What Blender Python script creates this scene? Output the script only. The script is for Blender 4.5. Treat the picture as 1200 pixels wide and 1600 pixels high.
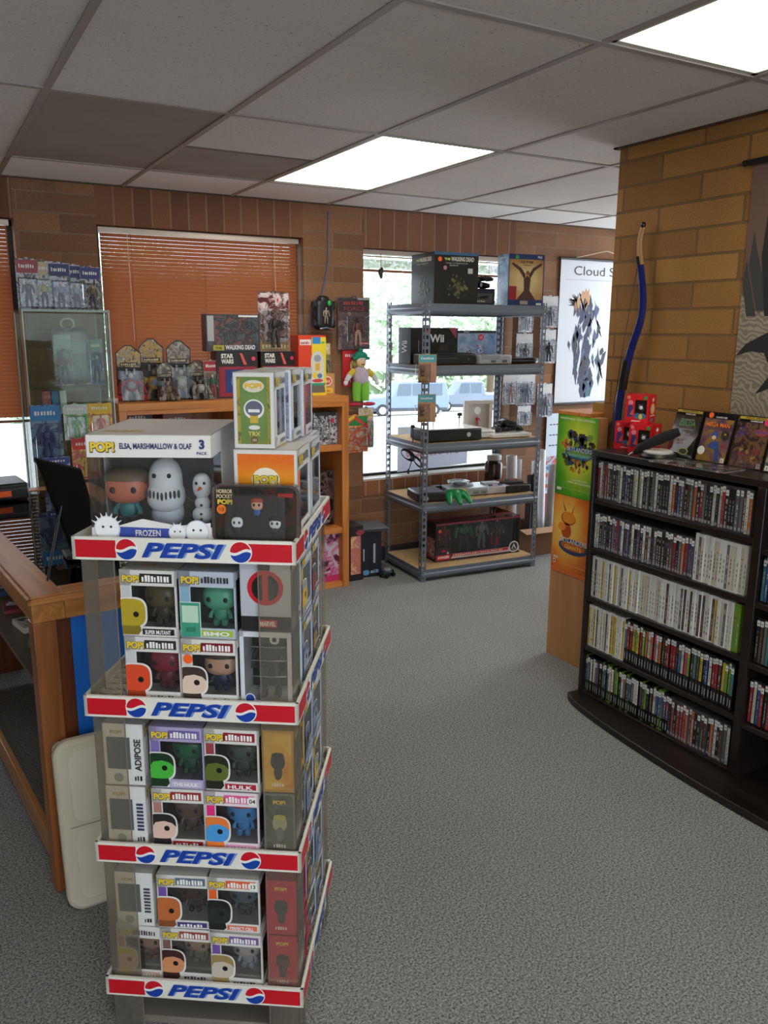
import bpy, bmesh, math, random
from mathutils import Vector, Matrix
R = math.radians
random.seed(7)
for o in list(bpy.data.objects): bpy.data.objects.remove(o)
C = bpy.context.scene.collection
SC = bpy.context.scene

# ------------------------------------------------------------------ camera, world, light, exposure
cam = bpy.data.cameras.new('camera'); camo = bpy.data.objects.new('camera', cam); C.objects.link(camo)
yaw, pitch, roll = 0.512588, -0.217537, 0.006818
fw = Vector((math.sin(yaw)*math.cos(pitch), math.cos(yaw)*math.cos(pitch), math.sin(pitch)))
r0 = Vector((math.cos(yaw), -math.sin(yaw), 0)); u0 = r0.cross(fw)
rr = math.cos(roll)*r0 + math.sin(roll)*u0; uu = -math.sin(roll)*r0 + math.cos(roll)*u0
m = Matrix.Identity(4)
for i in range(3): m[i][0] = rr[i]; m[i][1] = uu[i]; m[i][2] = -fw[i]
m[0][3], m[1][3], m[2][3] = 0, 0, 1.58
camo.matrix_world = m
cam.sensor_fit = 'HORIZONTAL'; cam.sensor_width = 36; cam.lens = 1282.4/1200*36; cam.clip_start = .05; cam.clip_end = 200
SC.camera = camo
SC.view_settings.view_transform = 'Standard'; SC.view_settings.look = 'None'
SC.view_settings.gamma = 1; SC.view_settings.use_curve_mapping = False
SC.view_settings.exposure = 0.0
SC.cycles.transparent_max_bounces = 32
world = bpy.data.worlds.new('world'); SC.world = world; world.use_nodes = True
wb = world.node_tree.nodes['Background']; wb.inputs['Color'].default_value = (.80, .90, 1.0, 1); wb.inputs['Strength'].default_value = 5.0
sun = bpy.data.lights.new('sun', 'SUN'); sun.energy = 8.0; sun.angle = R(2); suno = bpy.data.objects.new('sun', sun); C.objects.link(suno)
suno.rotation_euler = (R(38), 0, R(60))
def area(name, loc, rot, sx, sy, e, col):
    l = bpy.data.lights.new(name, 'AREA'); l.shape = 'RECTANGLE'; l.size = sx; l.size_y = sy; l.energy = e; l.color = col
    o = bpy.data.objects.new(name, l); C.objects.link(o); o.location = loc; o.rotation_euler = rot; return o
# added fill light behind the camera; daylight assumed through the alcove's unseen side entrance
area('added_near_fill', (0.6, -2.95, 1.35), (R(90), 0, R(180)), 4.6, 2.0, 34, (.95, .97, 1.0))
area('entrance_daylight', (6.35, 3.85, 1.2), (R(90), 0, R(90)), 1.7, 2.0, 52, (.85, .93, 1.0))
FIX_E = 7.5

# ------------------------------------------------------------------ materials
_mc = {}
def lin(c):
    return tuple(((x/255)/12.92 if x/255 <= .04045 else ((x/255+.055)/1.055)**2.4) for x in c)
def mat(c, rough=.55, metal=0, spec=.5, emit=0, trans=0):
    """c: 0-255 sRGB"""
    k = ('p', tuple(c), rough, metal, spec, emit, trans)
    if k in _mc: return _mc[k]
    m = bpy.data.materials.new('m_%02x%02x%02x' % tuple(int(v) for v in c)); m.use_nodes = True
    b = m.node_tree.nodes['Principled BSDF']; l = (*lin(c), 1)
    b.inputs['Base Color'].default_value = l; b.inputs['Roughness'].default_value = rough
    b.inputs['Metallic'].default_value = metal; b.inputs['Specular IOR Level'].default_value = spec
    if emit:
        b.inputs['Emission Color'].default_value = l; b.inputs['Emission Strength'].default_value = emit
    _mc[k] = m; return m
def nt(name):
    m = bpy.data.materials.new(name); m.use_nodes = True; t = m.node_tree
    return m, t, t.nodes, t.links, t.nodes['Principled BSDF']
def N(t, kind, **kw):
    n = t.nodes.new(kind)
    for k, v in kw.items():
        if k in n.inputs.keys(): n.inputs[k].default_value = v
        else: setattr(n, k, v)
    return n
def ramp(t, stops, mode='LINEAR'):
    n = t.nodes.new('ShaderNodeValToRGB'); e = n.color_ramp.elements; n.color_ramp.interpolation = mode
    while len(e) > 1: e.remove(e[-1])
    e[0].position = stops[0][0]; e[0].color = (*lin(stops[0][1]), 1)
    for p, c in stops[1:]:
        x = e.new(p); x.color = (*lin(c), 1)
    return n
def art(seed, cols, scale=18, rough=.35):
    """printed picture: blotches of the given colours"""
    k = ('a', seed, tuple(map(tuple, cols)), scale, rough)
    if k in _mc: return _mc[k]
    m, t, n, l, b = nt('printed_art'); tc = N(t, 'ShaderNodeTexCoord'); mp = N(t, 'ShaderNodeMapping')
    mp.inputs['Location'].default_value = (seed*3.17, seed*1.31, seed*2.11); l.new(tc.outputs['Object'], mp.inputs['Vector'])
    no = N(t, 'ShaderNodeTexNoise', Scale=scale, Detail=3.0, Roughness=.6, Distortion=.9); l.new(mp.outputs[0], no.inputs['Vector'])
    k2 = len(cols); r = ramp(t, [(.30+.42*i/k2, c) for i, c in enumerate(cols)], 'EASE'); l.new(no.outputs['Fac'], r.inputs[0])
    l.new(r.outputs[0], b.inputs['Base Color']); b.inputs['Roughness'].default_value = rough
    _mc[k] = m; return m
def clear(tint=(245, 245, 245), haze=0.0, gl=.9, rough=.04, name='clear_plastic'):
    k = ('c', tint, haze, gl, rough)
    if k in _mc: return _mc[k]
    m = bpy.data.materials.new(name); m.use_nodes = True; t = m.node_tree; t.nodes.clear(); l = t.links
    out = N(t, 'ShaderNodeOutputMaterial'); tr = N(t, 'ShaderNodeBsdfTransparent', Color=(*lin(tint), 1))
    g = N(t, 'ShaderNodeBsdfGlossy', Roughness=rough); fr = N(t, 'ShaderNodeFresnel', IOR=1.45)
    mx = N(t, 'ShaderNodeMixShader'); mu = N(t, 'ShaderNodeMath', operation='MULTIPLY'); mu.inputs[1].default_value = gl
    l.new(fr.outputs[0], mu.inputs[0]); l.new(mu.outputs[0], mx.inputs[0])
    last = tr
    if haze:
        d = N(t, 'ShaderNodeBsdfDiffuse', Color=(*lin(tint), 1)); m2 = N(t, 'ShaderNodeMixShader'); m2.inputs[0].default_value = haze
        l.new(tr.outputs[0], m2.inputs[1]); l.new(d.outputs[0], m2.inputs[2]); last = m2
    l.new(last.outputs[0], mx.inputs[1]); l.new(g.outputs[0], mx.inputs[2]); l.new(mx.outputs[0], out.inputs[0])
    _mc[k] = m; return m
def brick_mat(name, axes, c1, c2, mort, bw, rh, off, ph=(0, 0), ms=.007):
    m, t, n, l, b = nt(name); tc = N(t, 'ShaderNodeTexCoord'); sp = N(t, 'ShaderNodeSeparateXYZ'); cb = N(t, 'ShaderNodeCombineXYZ')
    l.new(tc.outputs['Object'], sp.inputs[0])
    for i in (0, 1):
        a = N(t, 'ShaderNodeMath', operation='ADD'); a.inputs[1].default_value = -ph[i]
        l.new(sp.outputs[axes[i]], a.inputs[0]); l.new(a.outputs[0], cb.inputs[i])
    br = N(t, 'ShaderNodeTexBrick', Scale=1.0); br.offset = off; br.squash = 1
    br.inputs['Color1'].default_value = (*lin(c1), 1); br.inputs['Color2'].default_value = (*lin(c2), 1); br.inputs['Mortar'].default_value = (*lin(mort), 1)
    br.inputs['Mortar Size'].default_value = ms; br.inputs['Mortar Smooth'].default_value = .3; br.inputs['Bias'].default_value = 0
    br.inputs['Brick Width'].default_value = bw; br.inputs['Row Height'].default_value = rh
    l.new(cb.outputs[0], br.inputs['Vector'])
    no = N(t, 'ShaderNodeTexNoise', Scale=3.0, Detail=5.0); n2 = N(t, 'ShaderNodeTexNoise', Scale=160.0, Detail=3.0)
    l.new(tc.outputs['Object'], no.inputs['Vector']); l.new(tc.outputs['Object'], n2.inputs['Vector'])
    r1 = N(t, 'ShaderNodeMapRange'); r1.inputs['To Min'].default_value = .72; r1.inputs['To Max'].default_value = 1.25; l.new(no.outputs[0], r1.inputs[0])
    r2 = N(t, 'ShaderNodeMapRange'); r2.inputs['From Min'].default_value = .3; r2.inputs['From Max'].default_value = .7; r2.inputs['To Min'].default_value = .8; r2.inputs['To Max'].default_value = 1.15; l.new(n2.outputs[0], r2.inputs[0])
    mu = N(t, 'ShaderNodeMath', operation='MULTIPLY'); l.new(r1.outputs[0], mu.inputs[0]); l.new(r2.outputs[0], mu.inputs[1])
    vm = N(t, 'ShaderNodeVectorMath', operation='SCALE'); l.new(br.outputs['Color'], vm.inputs[0]); l.new(mu.outputs[0], vm.inputs['Scale'])
    l.new(vm.outputs[0], b.inputs['Base Color']); b.inputs['Roughness'].default_value = .75; b.inputs['Specular IOR Level'].default_value = .3
    bp = N(t, 'ShaderNodeBump', Strength=.6, Distance=.006); bp.invert = True
    ad = N(t, 'ShaderNodeMath', operation='MULTIPLY_ADD'); ad.inputs[1].default_value = -.25; l.new(n2.outputs[0], ad.inputs[0]); l.new(br.outputs['Fac'], ad.inputs[2])
    l.new(ad.outputs[0], bp.inputs['Height']); l.new(bp.outputs[0], b.inputs['Normal'])
    return m
def wood_mat(name, c1, c2, axis='X', scale=3.0, rough=.4):
    m, t, n, l, b = nt(name); tc = N(t, 'ShaderNodeTexCoord'); mp = N(t, 'ShaderNodeMapping'); l.new(tc.outputs['Object'], mp.inputs[0])
    s = {'X': (1, 14, 14), 'Y': (14, 1, 14), 'Z': (14, 14, 1)}[axis]; mp.inputs['Scale'].default_value = s
    no = N(t, 'ShaderNodeTexNoise', Scale=scale, Detail=6.0, Distortion=.6); l.new(mp.outputs[0], no.inputs['Vector'])
    r = ramp(t, [(.3, c1), (.7, c2)]); l.new(no.outputs[0], r.inputs[0]); l.new(r.outputs[0], b.inputs['Base Color'])
    b.inputs['Roughness'].default_value = rough
    bp = N(t, 'ShaderNodeBump', Strength=.08, Distance=.002); l.new(no.outputs[0], bp.inputs['Height']); l.new(bp.outputs[0], b.inputs['Normal'])
    return m
def speckle_mat(name, c1, c2, scale, rough=.9, bump=.4, dist=.004, lo=.38, hi=.62, c3=None, s2=2.0):
    m, t, n, l, b = nt(name); tc = N(t, 'ShaderNodeTexCoord')
    no = N(t, 'ShaderNodeTexNoise', Scale=scale, Detail=4.0, Roughness=.75); l.new(tc.outputs['Object'], no.inputs['Vector'])
    r = ramp(t, [(lo, c1), (hi, c2)]); l.new(no.outputs[0], r.inputs[0])
    n2 = N(t, 'ShaderNodeTexNoise', Scale=s2, Detail=3.0); l.new(tc.outputs['Object'], n2.inputs['Vector'])
    mr = N(t, 'ShaderNodeMapRange'); mr.inputs['To Min'].default_value = .88; mr.inputs['To Max'].default_value = 1.12; l.new(n2.outputs[0], mr.inputs[0])
    vm = N(t, 'ShaderNodeVectorMath', operation='SCALE'); l.new(r.outputs[0], vm.inputs[0]); l.new(mr.outputs[0], vm.inputs['Scale'])
    l.new(vm.outputs[0], b.inputs['Base Color']); b.inputs['Roughness'].default_value = rough; b.inputs['Specular IOR Level'].default_value = .2
    bp = N(t, 'ShaderNodeBump', Strength=bump, Distance=dist); l.new(no.outputs[0], bp.inputs['Height']); l.new(bp.outputs[0], b.inputs['Normal'])
    return m
WHITE = mat((222, 220, 214), .45); BLACK = mat((14, 14, 15), .4); DARK = mat((32, 30, 31), .5); CARD = mat((205, 206, 206), .4)
FILM = clear((246, 247, 248), .008, .7, .04, 'clear_film'); GLASS = clear((236, 243, 238), 0, 1.0, .01, 'glass')
SMOKY = clear((246, 242, 233), .045, .7, .08, 'smoky_clear_plastic'); GREENGLASS = clear((236, 242, 236), .01, .30, .0, 'cabinet_glass')
STEEL = mat((118, 126, 138), .38, .55); STEELD = mat((96, 103, 114), .4, .5)
YEL = mat((226, 196, 60), .4); RED = mat((190, 18, 34), .4); ORG = mat((240, 96, 24), .5); BLUE = mat((18, 62, 158), .4)

# ------------------------------------------------------------------ mesh builder
_tc = {}
def text_geo(s, shear, bold):
    k = (s, shear, bold)
    if k in _tc: return _tc[k]
    cu = bpy.data.curves.new('t', 'FONT'); cu.body = s; cu.shear = shear; cu.offset = bold; cu.size = 1; cu.resolution_u = 3
    cu.align_x = 'LEFT'; o = bpy.data.objects.new('t', cu); me = bpy.data.meshes.new_from_object(o)
    v = [(p.co.x, p.co.y) for p in me.vertices]; f = [tuple(p.vertices) for p in me.polygons]
    bpy.data.objects.remove(o); bpy.data.curves.remove(cu); bpy.data.meshes.remove(me)
    if v:
        x0 = min(p[0] for p in v); x1 = max(p[0] for p in v); y0 = min(p[1] for p in v); y1 = max(p[1] for p in v)
    else: x0 = x1 = y0 = y1 = 0
    _tc[k] = (v, f, x0, x1, y0, y1); return _tc[k]
class Fr:
    """a flat frame on a face: origin, u (right), v (up)"""
    def __init__(s, o, u, v): s.o = Vector(o); s.u = Vector(u).normalized(); s.v = Vector(v).normalized(); s.n = s.u.cross(s.v)
    def p(s, x, y, z=0): return s.o + s.u*x + s.v*y + s.n*z
class MB:
    def __init__(s): s.v = []; s.f = []; s.m = []; s.mats = []; s.T = Matrix.Identity(4); s.k = 0
    def mi(s, m):
        if m not in s.mats: s.mats.append(m)
        return s.mats.index(m)
    def add(s, vs, fs, m):
        b = len(s.v); i = s.mi(m)
        s.v += [s.T @ Vector(p) for p in vs]
        for f in fs: s.f.append(tuple(b+j for j in f)); s.m.append(i)
    def box(s, a, b, m):
        x0, y0, z0 = a; x1, y1, z1 = b
        x0, x1 = min(x0, x1), max(x0, x1); y0, y1 = min(y0, y1), max(y0, y1); z0, z1 = min(z0, z1), max(z0, z1)
        s.add([(x0,y0,z0),(x1,y0,z0),(x1,y1,z0),(x0,y1,z0),(x0,y0,z1),(x1,y0,z1),(x1,y1,z1),(x0,y1,z1)],
              [(0,3,2,1),(4,5,6,7),(0,1,5,4),(1,2,6,5),(2,3,7,6),(3,0,4,7)], m); return s
    def bar(s, p, q, w, h, m, up=(0,0,1)):
        p = Vector(p); q = Vector(q); d = (q-p); L = d.length; d.normalize(); u = Vector(up)
        if abs(d.dot(u)) > .98: u = Vector((1,0,0))
        x = d.cross(u).normalized(); y = x.cross(d)
        vs = [p+x*a*w/2+y*b*h/2+d*c*L for c in (0,1) for a, b in ((-1,-1),(1,-1),(1,1),(-1,1))]
        s.add(vs, [(0,3,2,1),(4,5,6,7),(0,1,5,4),(1,2,6,5),(2,3,7,6),(3,0,4,7)], m); return s
    def tube(s, pts, r, m, n=8, flat=1):
        pts = [Vector(p) for p in pts]; L = len(pts); rs = r if isinstance(r, (list, tuple)) else [r]*L
        ref = Vector((0,0,1)); vs = []
        for i, p in enumerate(pts):
            d = (pts[min(i+1, L-1)]-pts[max(i-1, 0)]).normalized()
            if abs(d.dot(ref)) > .95: ref = Vector((1,0,0)) if abs(d.x) < .9 else Vector((0,1,0))
            x = d.cross(ref).normalized(); y = x.cross(d); ref = y
            vs += [p+(x*math.cos(2*math.pi*k/n)+y*math.sin(2*math.pi*k/n)*flat)*rs[i] for k in range(n)]
        fs = [(i*n+k, i*n+(k+1) % n, (i+1)*n+(k+1) % n, (i+1)*n+k) for i in range(L-1) for k in range(n)]
        fs += [tuple(range(n))[::-1], tuple((L-1)*n+k for k in range(n))]
        s.add(vs, fs, m); return s
    def lathe(s, prof, m, c=(0,0,0), n=24):
        vs = []; c = Vector(c)
        for r, z in prof: vs += [c+Vector((r*math.cos(2*math.pi*k/n), r*math.sin(2*math.pi*k/n), z)) for k in range(n)]
        L = len(prof); fs = [(i*n+k, i*n+(k+1) % n, (i+1)*n+(k+1) % n, (i+1)*n+k) for i in range(L-1) for k in range(n)]
        fs += [tuple(range(n))[::-1], tuple((L-1)*n+k for k in range(n))]
        s.add(vs, fs, m); return s
    def blob(s, c, r, m, e=1.0, nu=16, nv=10, rot=None):
        """super-ellipsoid; e<1 boxy"""
        c = Vector(c); vs = []; rot = rot or Matrix.Identity(3)
        sg = lambda a, p: math.copysign(abs(a)**p, a)
        for j in range(1, nv):
            ph = -math.pi/2+math.pi*j/nv
            for i in range(nu):
                th = 2*math.pi*i/nu
                vs.append(c+rot @ Vector((r[0]*sg(math.cos(ph), e)*sg(math.cos(th), e), r[1]*sg(math.cos(ph), e)*sg(math.sin(th), e), r[2]*sg(math.sin(ph), e))))
        vs += [c+rot @ Vector((0,0,-r[2])), c+rot @ Vector((0,0,r[2]))]; a = len(vs)-2
        fs = [(j*nu+i, j*nu+(i+1) % nu, (j+1)*nu+(i+1) % nu, (j+1)*nu+i) for j in range(nv-2) for i in range(nu)]
        fs += [(a, (i+1) % nu, i) for i in range(nu)] + [(a+1, (nv-2)*nu+i, (nv-2)*nu+(i+1) % nu) for i in range(nu)]
        s.add(vs, fs, m); return s
    def poly(s, fr, pts, m, z=None):
        if z is None: s.k += 1; z = .0004+.00012*(s.k % 12)
        s.add([fr.p(x, y, z) for x, y in pts], [tuple(range(len(pts)))], m); return s
    def rect(s, fr, x0, y0, x1, y1, m, z=None): return s.poly(fr, [(x0,y0),(x1,y0),(x1,y1),(x0,y1)], m, z)
    def disc(s, fr, cx, cy, r, m, z=None, ry=None, a0=0, a1=360, n=28):
        ry = ry or r; full = a1-a0 >= 360
        pts = [(cx+r*math.cos(R(a0+(a1-a0)*k/n)), cy+ry*math.sin(R(a0+(a1-a0)*k/n))) for k in range(n if full else n+1)]
        return s.poly(fr, pts, m, z)
    def prism(s, fr, pts, z0, z1, m):
        n = len(pts); vs = [fr.p(x, y, z0) for x, y in pts]+[fr.p(x, y, z1) for x, y in pts]
        s.add(vs, [tuple(range(n))[::-1], tuple(range(n, 2*n))]+[(i, (i+1) % n, n+(i+1) % n, n+i) for i in range(n)], m); return s
    def text(s, fr, t, x, y, h, m, w=None, z=None, al='l', shear=0, bold=.02, ang=0):
        v, f, x0, x1, y0, y1 = text_geo(t, shear, bold)
        if not v: return s
        if z is None: s.k += 1; z = .0019
        sy = h/max(.01, y1-y0); sx = (w/(x1-x0)) if w else sy; W = (x1-x0)*sx
        ox = {'l': 0, 'c': -W/2, 'r': -W}[al]; ca, sa = math.cos(R(ang)), math.sin(R(ang)); vs = []
        for a, b in v:
            a = (a-x0)*sx+ox; b = (b-y0)*sy; vs.append(fr.p(x+a*ca-b*sa, y+a*sa+b*ca, z))
        s.add(vs, f, m); return s
    def marks(s, fr, x, y, w, h, m, n=8, z=None):
        """unreadable small print: a line of little strokes"""
        st = w/n; rr_ = random.Random(int(x*9999)+n+int(w*5000))
        for i in range(n):
            hh = h*rr_.uniform(.7, 1); s.rect(fr, x+i*st, y, x+i*st+st*rr_.uniform(.45, .8), y+hh, m, .0017)
        return s
    def build(s, name, parent=None, loc=(0,0,0), rot=(0,0,0), bevel=0, smooth=True, link=True):
        me = bpy.data.meshes.new(name); me.from_pydata([tuple(p) for p in s.v], [], s.f); 
        for m_ in s.mats: me.materials.append(m_)
        me.polygons.foreach_set('material_index', s.m); me.update()
        if smooth:
            me.shade_smooth(); me.set_sharp_from_angle(angle=R(32))
        o = bpy.data.objects.new(name, me); C.objects.link(o); o.location = loc; o.rotation_euler = rot
        if parent: o.parent = parent
        if bevel:
            bv = o.modifiers.new('bevel', 'BEVEL'); bv.width = bevel; bv.segments = 2; bv.limit_method = 'ANGLE'; bv.angle_limit = R(50)
        return o
def thing(name, label, cat, loc=(0,0,0), rz=0, group=None, rot=None):
    o = bpy.data.objects.new(name, None); C.objects.link(o); o.location = loc; o.rotation_euler = rot or (0, 0, rz); o.empty_display_size = .05
    o['label'] = label; o['category'] = cat
    if group: o['group'] = group
    return o
def tag(o, label, cat, group=None, kind=None):
    o['label'] = label; o['category'] = cat
    if group: o['group'] = group
    if kind: o['kind'] = kind
    return o
def struct(mb, name, parent=None, **k):
    o = mb.build(name, parent, **k)
    if not parent: o['kind'] = 'structure'
    return o
def faces(w, d, h):
    return dict(F=Fr((-w/2,-d/2,0),(1,0,0),(0,0,1)), Rr=Fr((w/2,-d/2,0),(0,1,0),(0,0,1)), L=Fr((-w/2,d/2,0),(0,-1,0),(0,0,1)),
                B=Fr((w/2,d/2,0),(-1,0,0),(0,0,1)), T=Fr((-w/2,-d/2,h),(1,0,0),(0,1,0)))
# ------------------------------------------------------------------ the setting
ZC = 2.344; YW = 4.87; YO = 5.05
carpet = speckle_mat('grey_carpet', (56, 57, 56), (176, 177, 173), 165, .95, .5, .006, .36, .64)
tileA = speckle_mat('ceiling_tile', (84, 78, 72), (208, 201, 194), 95, .95, .4, .004, .28, .40, s2=1.5)
tileB = speckle_mat('ceiling_tile_dark', (90, 82, 74), (150, 140, 130), 110, .95, .3, .003, .22, .40, s2=5)  # darker tone for one whole tile and one half tile
tileC = speckle_mat('ceiling_tile_daylit', (170, 168, 166), (232, 229, 226), 110, .95, .2, .003, .22, .40)  # lighter copy of the tile; window daylight painted into the row by the wall
brR = brick_mat('column_brick', (1, 2), (160, 114, 60), (132, 92, 48), (112, 86, 54), .405, .1016, .5, (.1, .0465), .006)
brF = brick_mat('window_wall_brick', (0, 2), (146, 104, 72), (120, 84, 58), (136, 108, 84), .405, .1016, .5, (.13, .0465), .006)
brS = brick_mat('soldier_brick', (2, 0), (132, 88, 60), (108, 70, 48), (140, 110, 86), .9, .1045, .0, (1.95, .923), .006)
brS2 = brick_mat('sill_brick', (2, 0), (150, 96, 62), (120, 78, 50), (160, 132, 106), .9, .1045, .0, (0, .923), .006)
ALU = mat((38, 33, 30), .45, .4)

f = MB(); f.box((-2.5, -3, -.06), (6.6, 5.05, 0), carpet); struct(f, 'floor')
# ceiling on a 2 x 4 ft grid
LX = lambda k: 1.70+.6205*k
MY = lambda k: 3.075+1.235*k
c = MB()
lights = [(0, 0), (0, -2), (-3, -3), (5, 0)]
for i in range(-7, 9):
    for j in range(-5, 3):
        if (i, j) in lights: continue
        x0, x1, y0, y1 = LX(i), LX(i+1), MY(j), min(MY(j+1), YO)
        if x0 >= 6.6 or y0 >= YO: continue
        mt = tileA
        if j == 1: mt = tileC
        if (i, j) == (-2, 0): mt = tileB
        if (i, j) == (-1, 0):
            c.box((x0, y0, ZC), (x1, y0+.62, ZC+.015), tileA); c.box((x0, y0+.62, ZC), (x1, y1, ZC+.015), tileB); continue
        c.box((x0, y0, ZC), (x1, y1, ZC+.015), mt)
c.box((-2.7, -3.2, ZC+.08), (6.8, 5.2, ZC+.12), mat((90, 88, 85)))
struct(c, 'ceiling')
gr = MB(); TB = mat((150, 142, 134), .5)
for i in range(-7, 9):
    if -2.5 < LX(i) < 6.6: gr.box((LX(i)-.012, -3, ZC-.004), (LX(i)+.012, YW, ZC+.001), TB)
for j in range(-4, 2): gr.box((-2.5, MY(j)-.012, ZC-.0045), (6.6, MY(j)+.012, ZC+.0005), TB)
gr.box((LX(-1), MY(0)+.61, ZC-.0035), (LX(0), MY(0)+.63, ZC), mat((96, 88, 80), .6))
struct(gr, 'trim_1')
g2 = MB()
for a, b in (((-2.5, YW-.02, ZC-.006), (6.6, YW, ZC)), ((2.68, -3, ZC-.006), (2.70, 2.79, ZC)), ((2.68, 2.77, ZC-.006), (2.92, 2.79, ZC))): g2.box(a, b, mat((70, 52, 38), .6))
struct(g2, 'trim_2')

# far wall with its three window openings
wins = [(-1.15, .515, .575, 2.14), (.93, 2.155, .575, 2.135), (2.575, 3.80, .575, 2.10)]
w = MB(); xs = -2.5
for (a, b, z0, z1) in wins:
    w.box((xs, YW, 0), (a, YO, ZC), brF); xs = b
    w.box((a, YW, 0), (b, YO, z0-.10), brF); w.box((a, YW-.004, z0-.10), (b, YO, z0), brS2)
    w.box((a, YW-.001, z1), (b, YO, ZC), brS)
w.box((xs, YW, 0), (6.6, YO, ZC), brF)
struct(w, 'wall_far', smooth=False)
w = MB(); w.box((2.70, -3, 0), (2.90, 2.77, ZC), brR); struct(w, 'wall_right', smooth=False)
PW = mat((172, 160, 140), .8)
w = MB(); w.box((-2.65, -3, 0), (-2.5, 5.05, ZC), PW); struct(w, 'wall_left')
w = MB(); w.box((2.9, 1.4, 0), (6.6, 1.5, ZC), PW); struct(w, 'wall_alcove')
w = MB(); w.box((6.6, 1.4, 0), (6.7, 2.9, ZC), PW); w.box((6.6, 4.75, 0), (6.7, 5.05, ZC), PW); w.box((6.6, 2.9, 2.15), (6.7, 4.75, ZC), PW); struct(w, 'wall_entrance')
w = MB(); w.box((-2.5, -3.1, 0), (-1.9, -3, ZC), PW); w.box((-1.9, -3.1, 2.25), (2.7, -3, ZC), PW); w.box((-1.9, -3.1, 0), (2.7, -3, .3), PW); struct(w, 'wall_near')  # wide opening added to let sky light in from behind
b = MB(); BB = mat((44, 36, 30), .6); b.box((-2.5, YW-.012, 0), (6.6, YW-.001, .10), BB); struct(b, 'baseboard_far')
b = MB(); b.box((2.688, -3, 0), (2.699, 2.77, .10), BB); struct(b, 'baseboard_right')

for k, (a, b_, z0, z1) in enumerate(wins):
    fr_ = MB(); t = .03
    for p, q in (((a, 4.985, z0), (b_, 5.02, z0+t)), ((a, 4.985, z1-t), (b_, 5.02, z1)), ((a, 4.985, z0), (a+t, 5.02, z1)), ((b_-t, 4.985, z0), (b_, 5.02, z1))): fr_.box(p, q, ALU)
    if k == 0: fr_.box((-.35, 4.985, z0), (-.32, 5.02, z1), ALU)
    wf = struct(fr_, 'window_%d' % (k+1))
    g = MB(); g.box((a+t, 5.0, z0+t), (b_-t, 5.005, z1-t), clear((250, 252, 252), 0, .6, .01, 'window_glass')); g.build('glass', wf)
    s_ = MB(); s_.box((a, YW+.005, z0), (b_, 4.985, z0+.012), mat((196, 190, 180), .5)); s_.build('sill', wf)

# mini blinds
SL = {}
def blind_mat(name, c, tr, q):
    m, t, n, l, b = nt(name); n.remove(b); o = [x for x in n if x.type == 'OUTPUT_MATERIAL'][0]
    d = N(t, 'ShaderNodeBsdfPrincipled', Roughness=.35); d.inputs['Base Color'].default_value = (*lin(c), 1)
    x = N(t, 'ShaderNodeBsdfTranslucent', Color=(*lin(tr), 1)); mx = N(t, 'ShaderNodeMixShader'); mx.inputs[0].default_value = q
    l.new(d.outputs[0], mx.inputs[1]); l.new(x.outputs[0], mx.inputs[2]); l.new(mx.outputs[0], o.inputs[0]); return m
COP = blind_mat('copper_slat', (148, 92, 58), (160, 88, 52), .27)
RAILM = mat((190, 176, 160), .35, .3)
def blinds(label, a, b_, ztop, zbot, gather, y=4.935, cords=(), tilt=58):
    t = thing('mini_blinds', label, 'window blinds', ((a+b_)/2, y, ztop)); W = b_-a-.03; s = MB(); n = int((ztop-.03-zbot)/.0205)
    for i in range(n):
        z = -.04-i*.0205; cy, sz = math.cos(R(tilt))*.0125, math.sin(R(tilt))*.0125
        s.add([(-W/2, -cy, z-sz), (W/2, -cy, z-sz), (W/2, -.001, z+.0008), (-W/2, -.001, z+.0008), (W/2, cy, z+sz), (-W/2, cy, z+sz)], [(0,1,2,3), (3,2,4,5)], COP)
    zb = -.04-n*.0205
    for i in range(gather):
        s.box((-W/2, -.0125, zb-i*.0042), (W/2, .0125, zb-i*.0042+.0012), COP)
    s.build('slats', t)
    zz = zb-gather*.0042
    h = MB(); h.box((-W/2-.01, -.018, -.028), (W/2+.01, .018, 0), RAILM); h.build('head_rail', t)
    r_ = MB(); r_.box((-W/2, -.013, zz-.018), (W/2, .013, zz-.004), COP); r_.build('bottom_rail', t)
    for x in cords:
        q = MB(); q.tube([(x-(a+b_)/2, -.022, -.02), (x-(a+b_)/2+.004, -.024, -.3), (x-(a+b_)/2+.01, -.022, -.62)], .0022, mat((214, 186, 156), .5), 5); q.build('pull_cord', t)
    for x in (-W*.36, 0, W*.36):
        q = MB(); q.box((x-.0012, -.0155, zz), (x+.0012, -.0145, -.02), mat((120, 66, 40), .6)); q.build('ladder_string', t)
    return t
blinds('copper mini blinds lowered almost fully over the window at the left photo edge', -1.14, .50, 2.135, 1.08, 0)
blinds('closed copper mini blinds filling the window above the wooden bookcase', .94, 2.15, 2.13, 1.02, 0, cords=(1.10, 1.98))
bl = blinds('copper mini blinds pulled up near the top of the bright window behind the metal shelving', 2.585, 3.79, 2.095, 2.03, 14, tilt=25)
q = MB()
for k, (x, z) in enumerate(((-.47, -.14), (-.46, -.16), (-.455, -.13), (-.465, -.15))): q.blob((x, -.028, z), (.012, .008, .022), mat((40, 30, 26), .6))
q.tube([(-.462, -.026, -.02), (-.46, -.026, -.13)], .002, mat((60, 48, 40)), 5); q.build('knotted_cord', bl)

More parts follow.
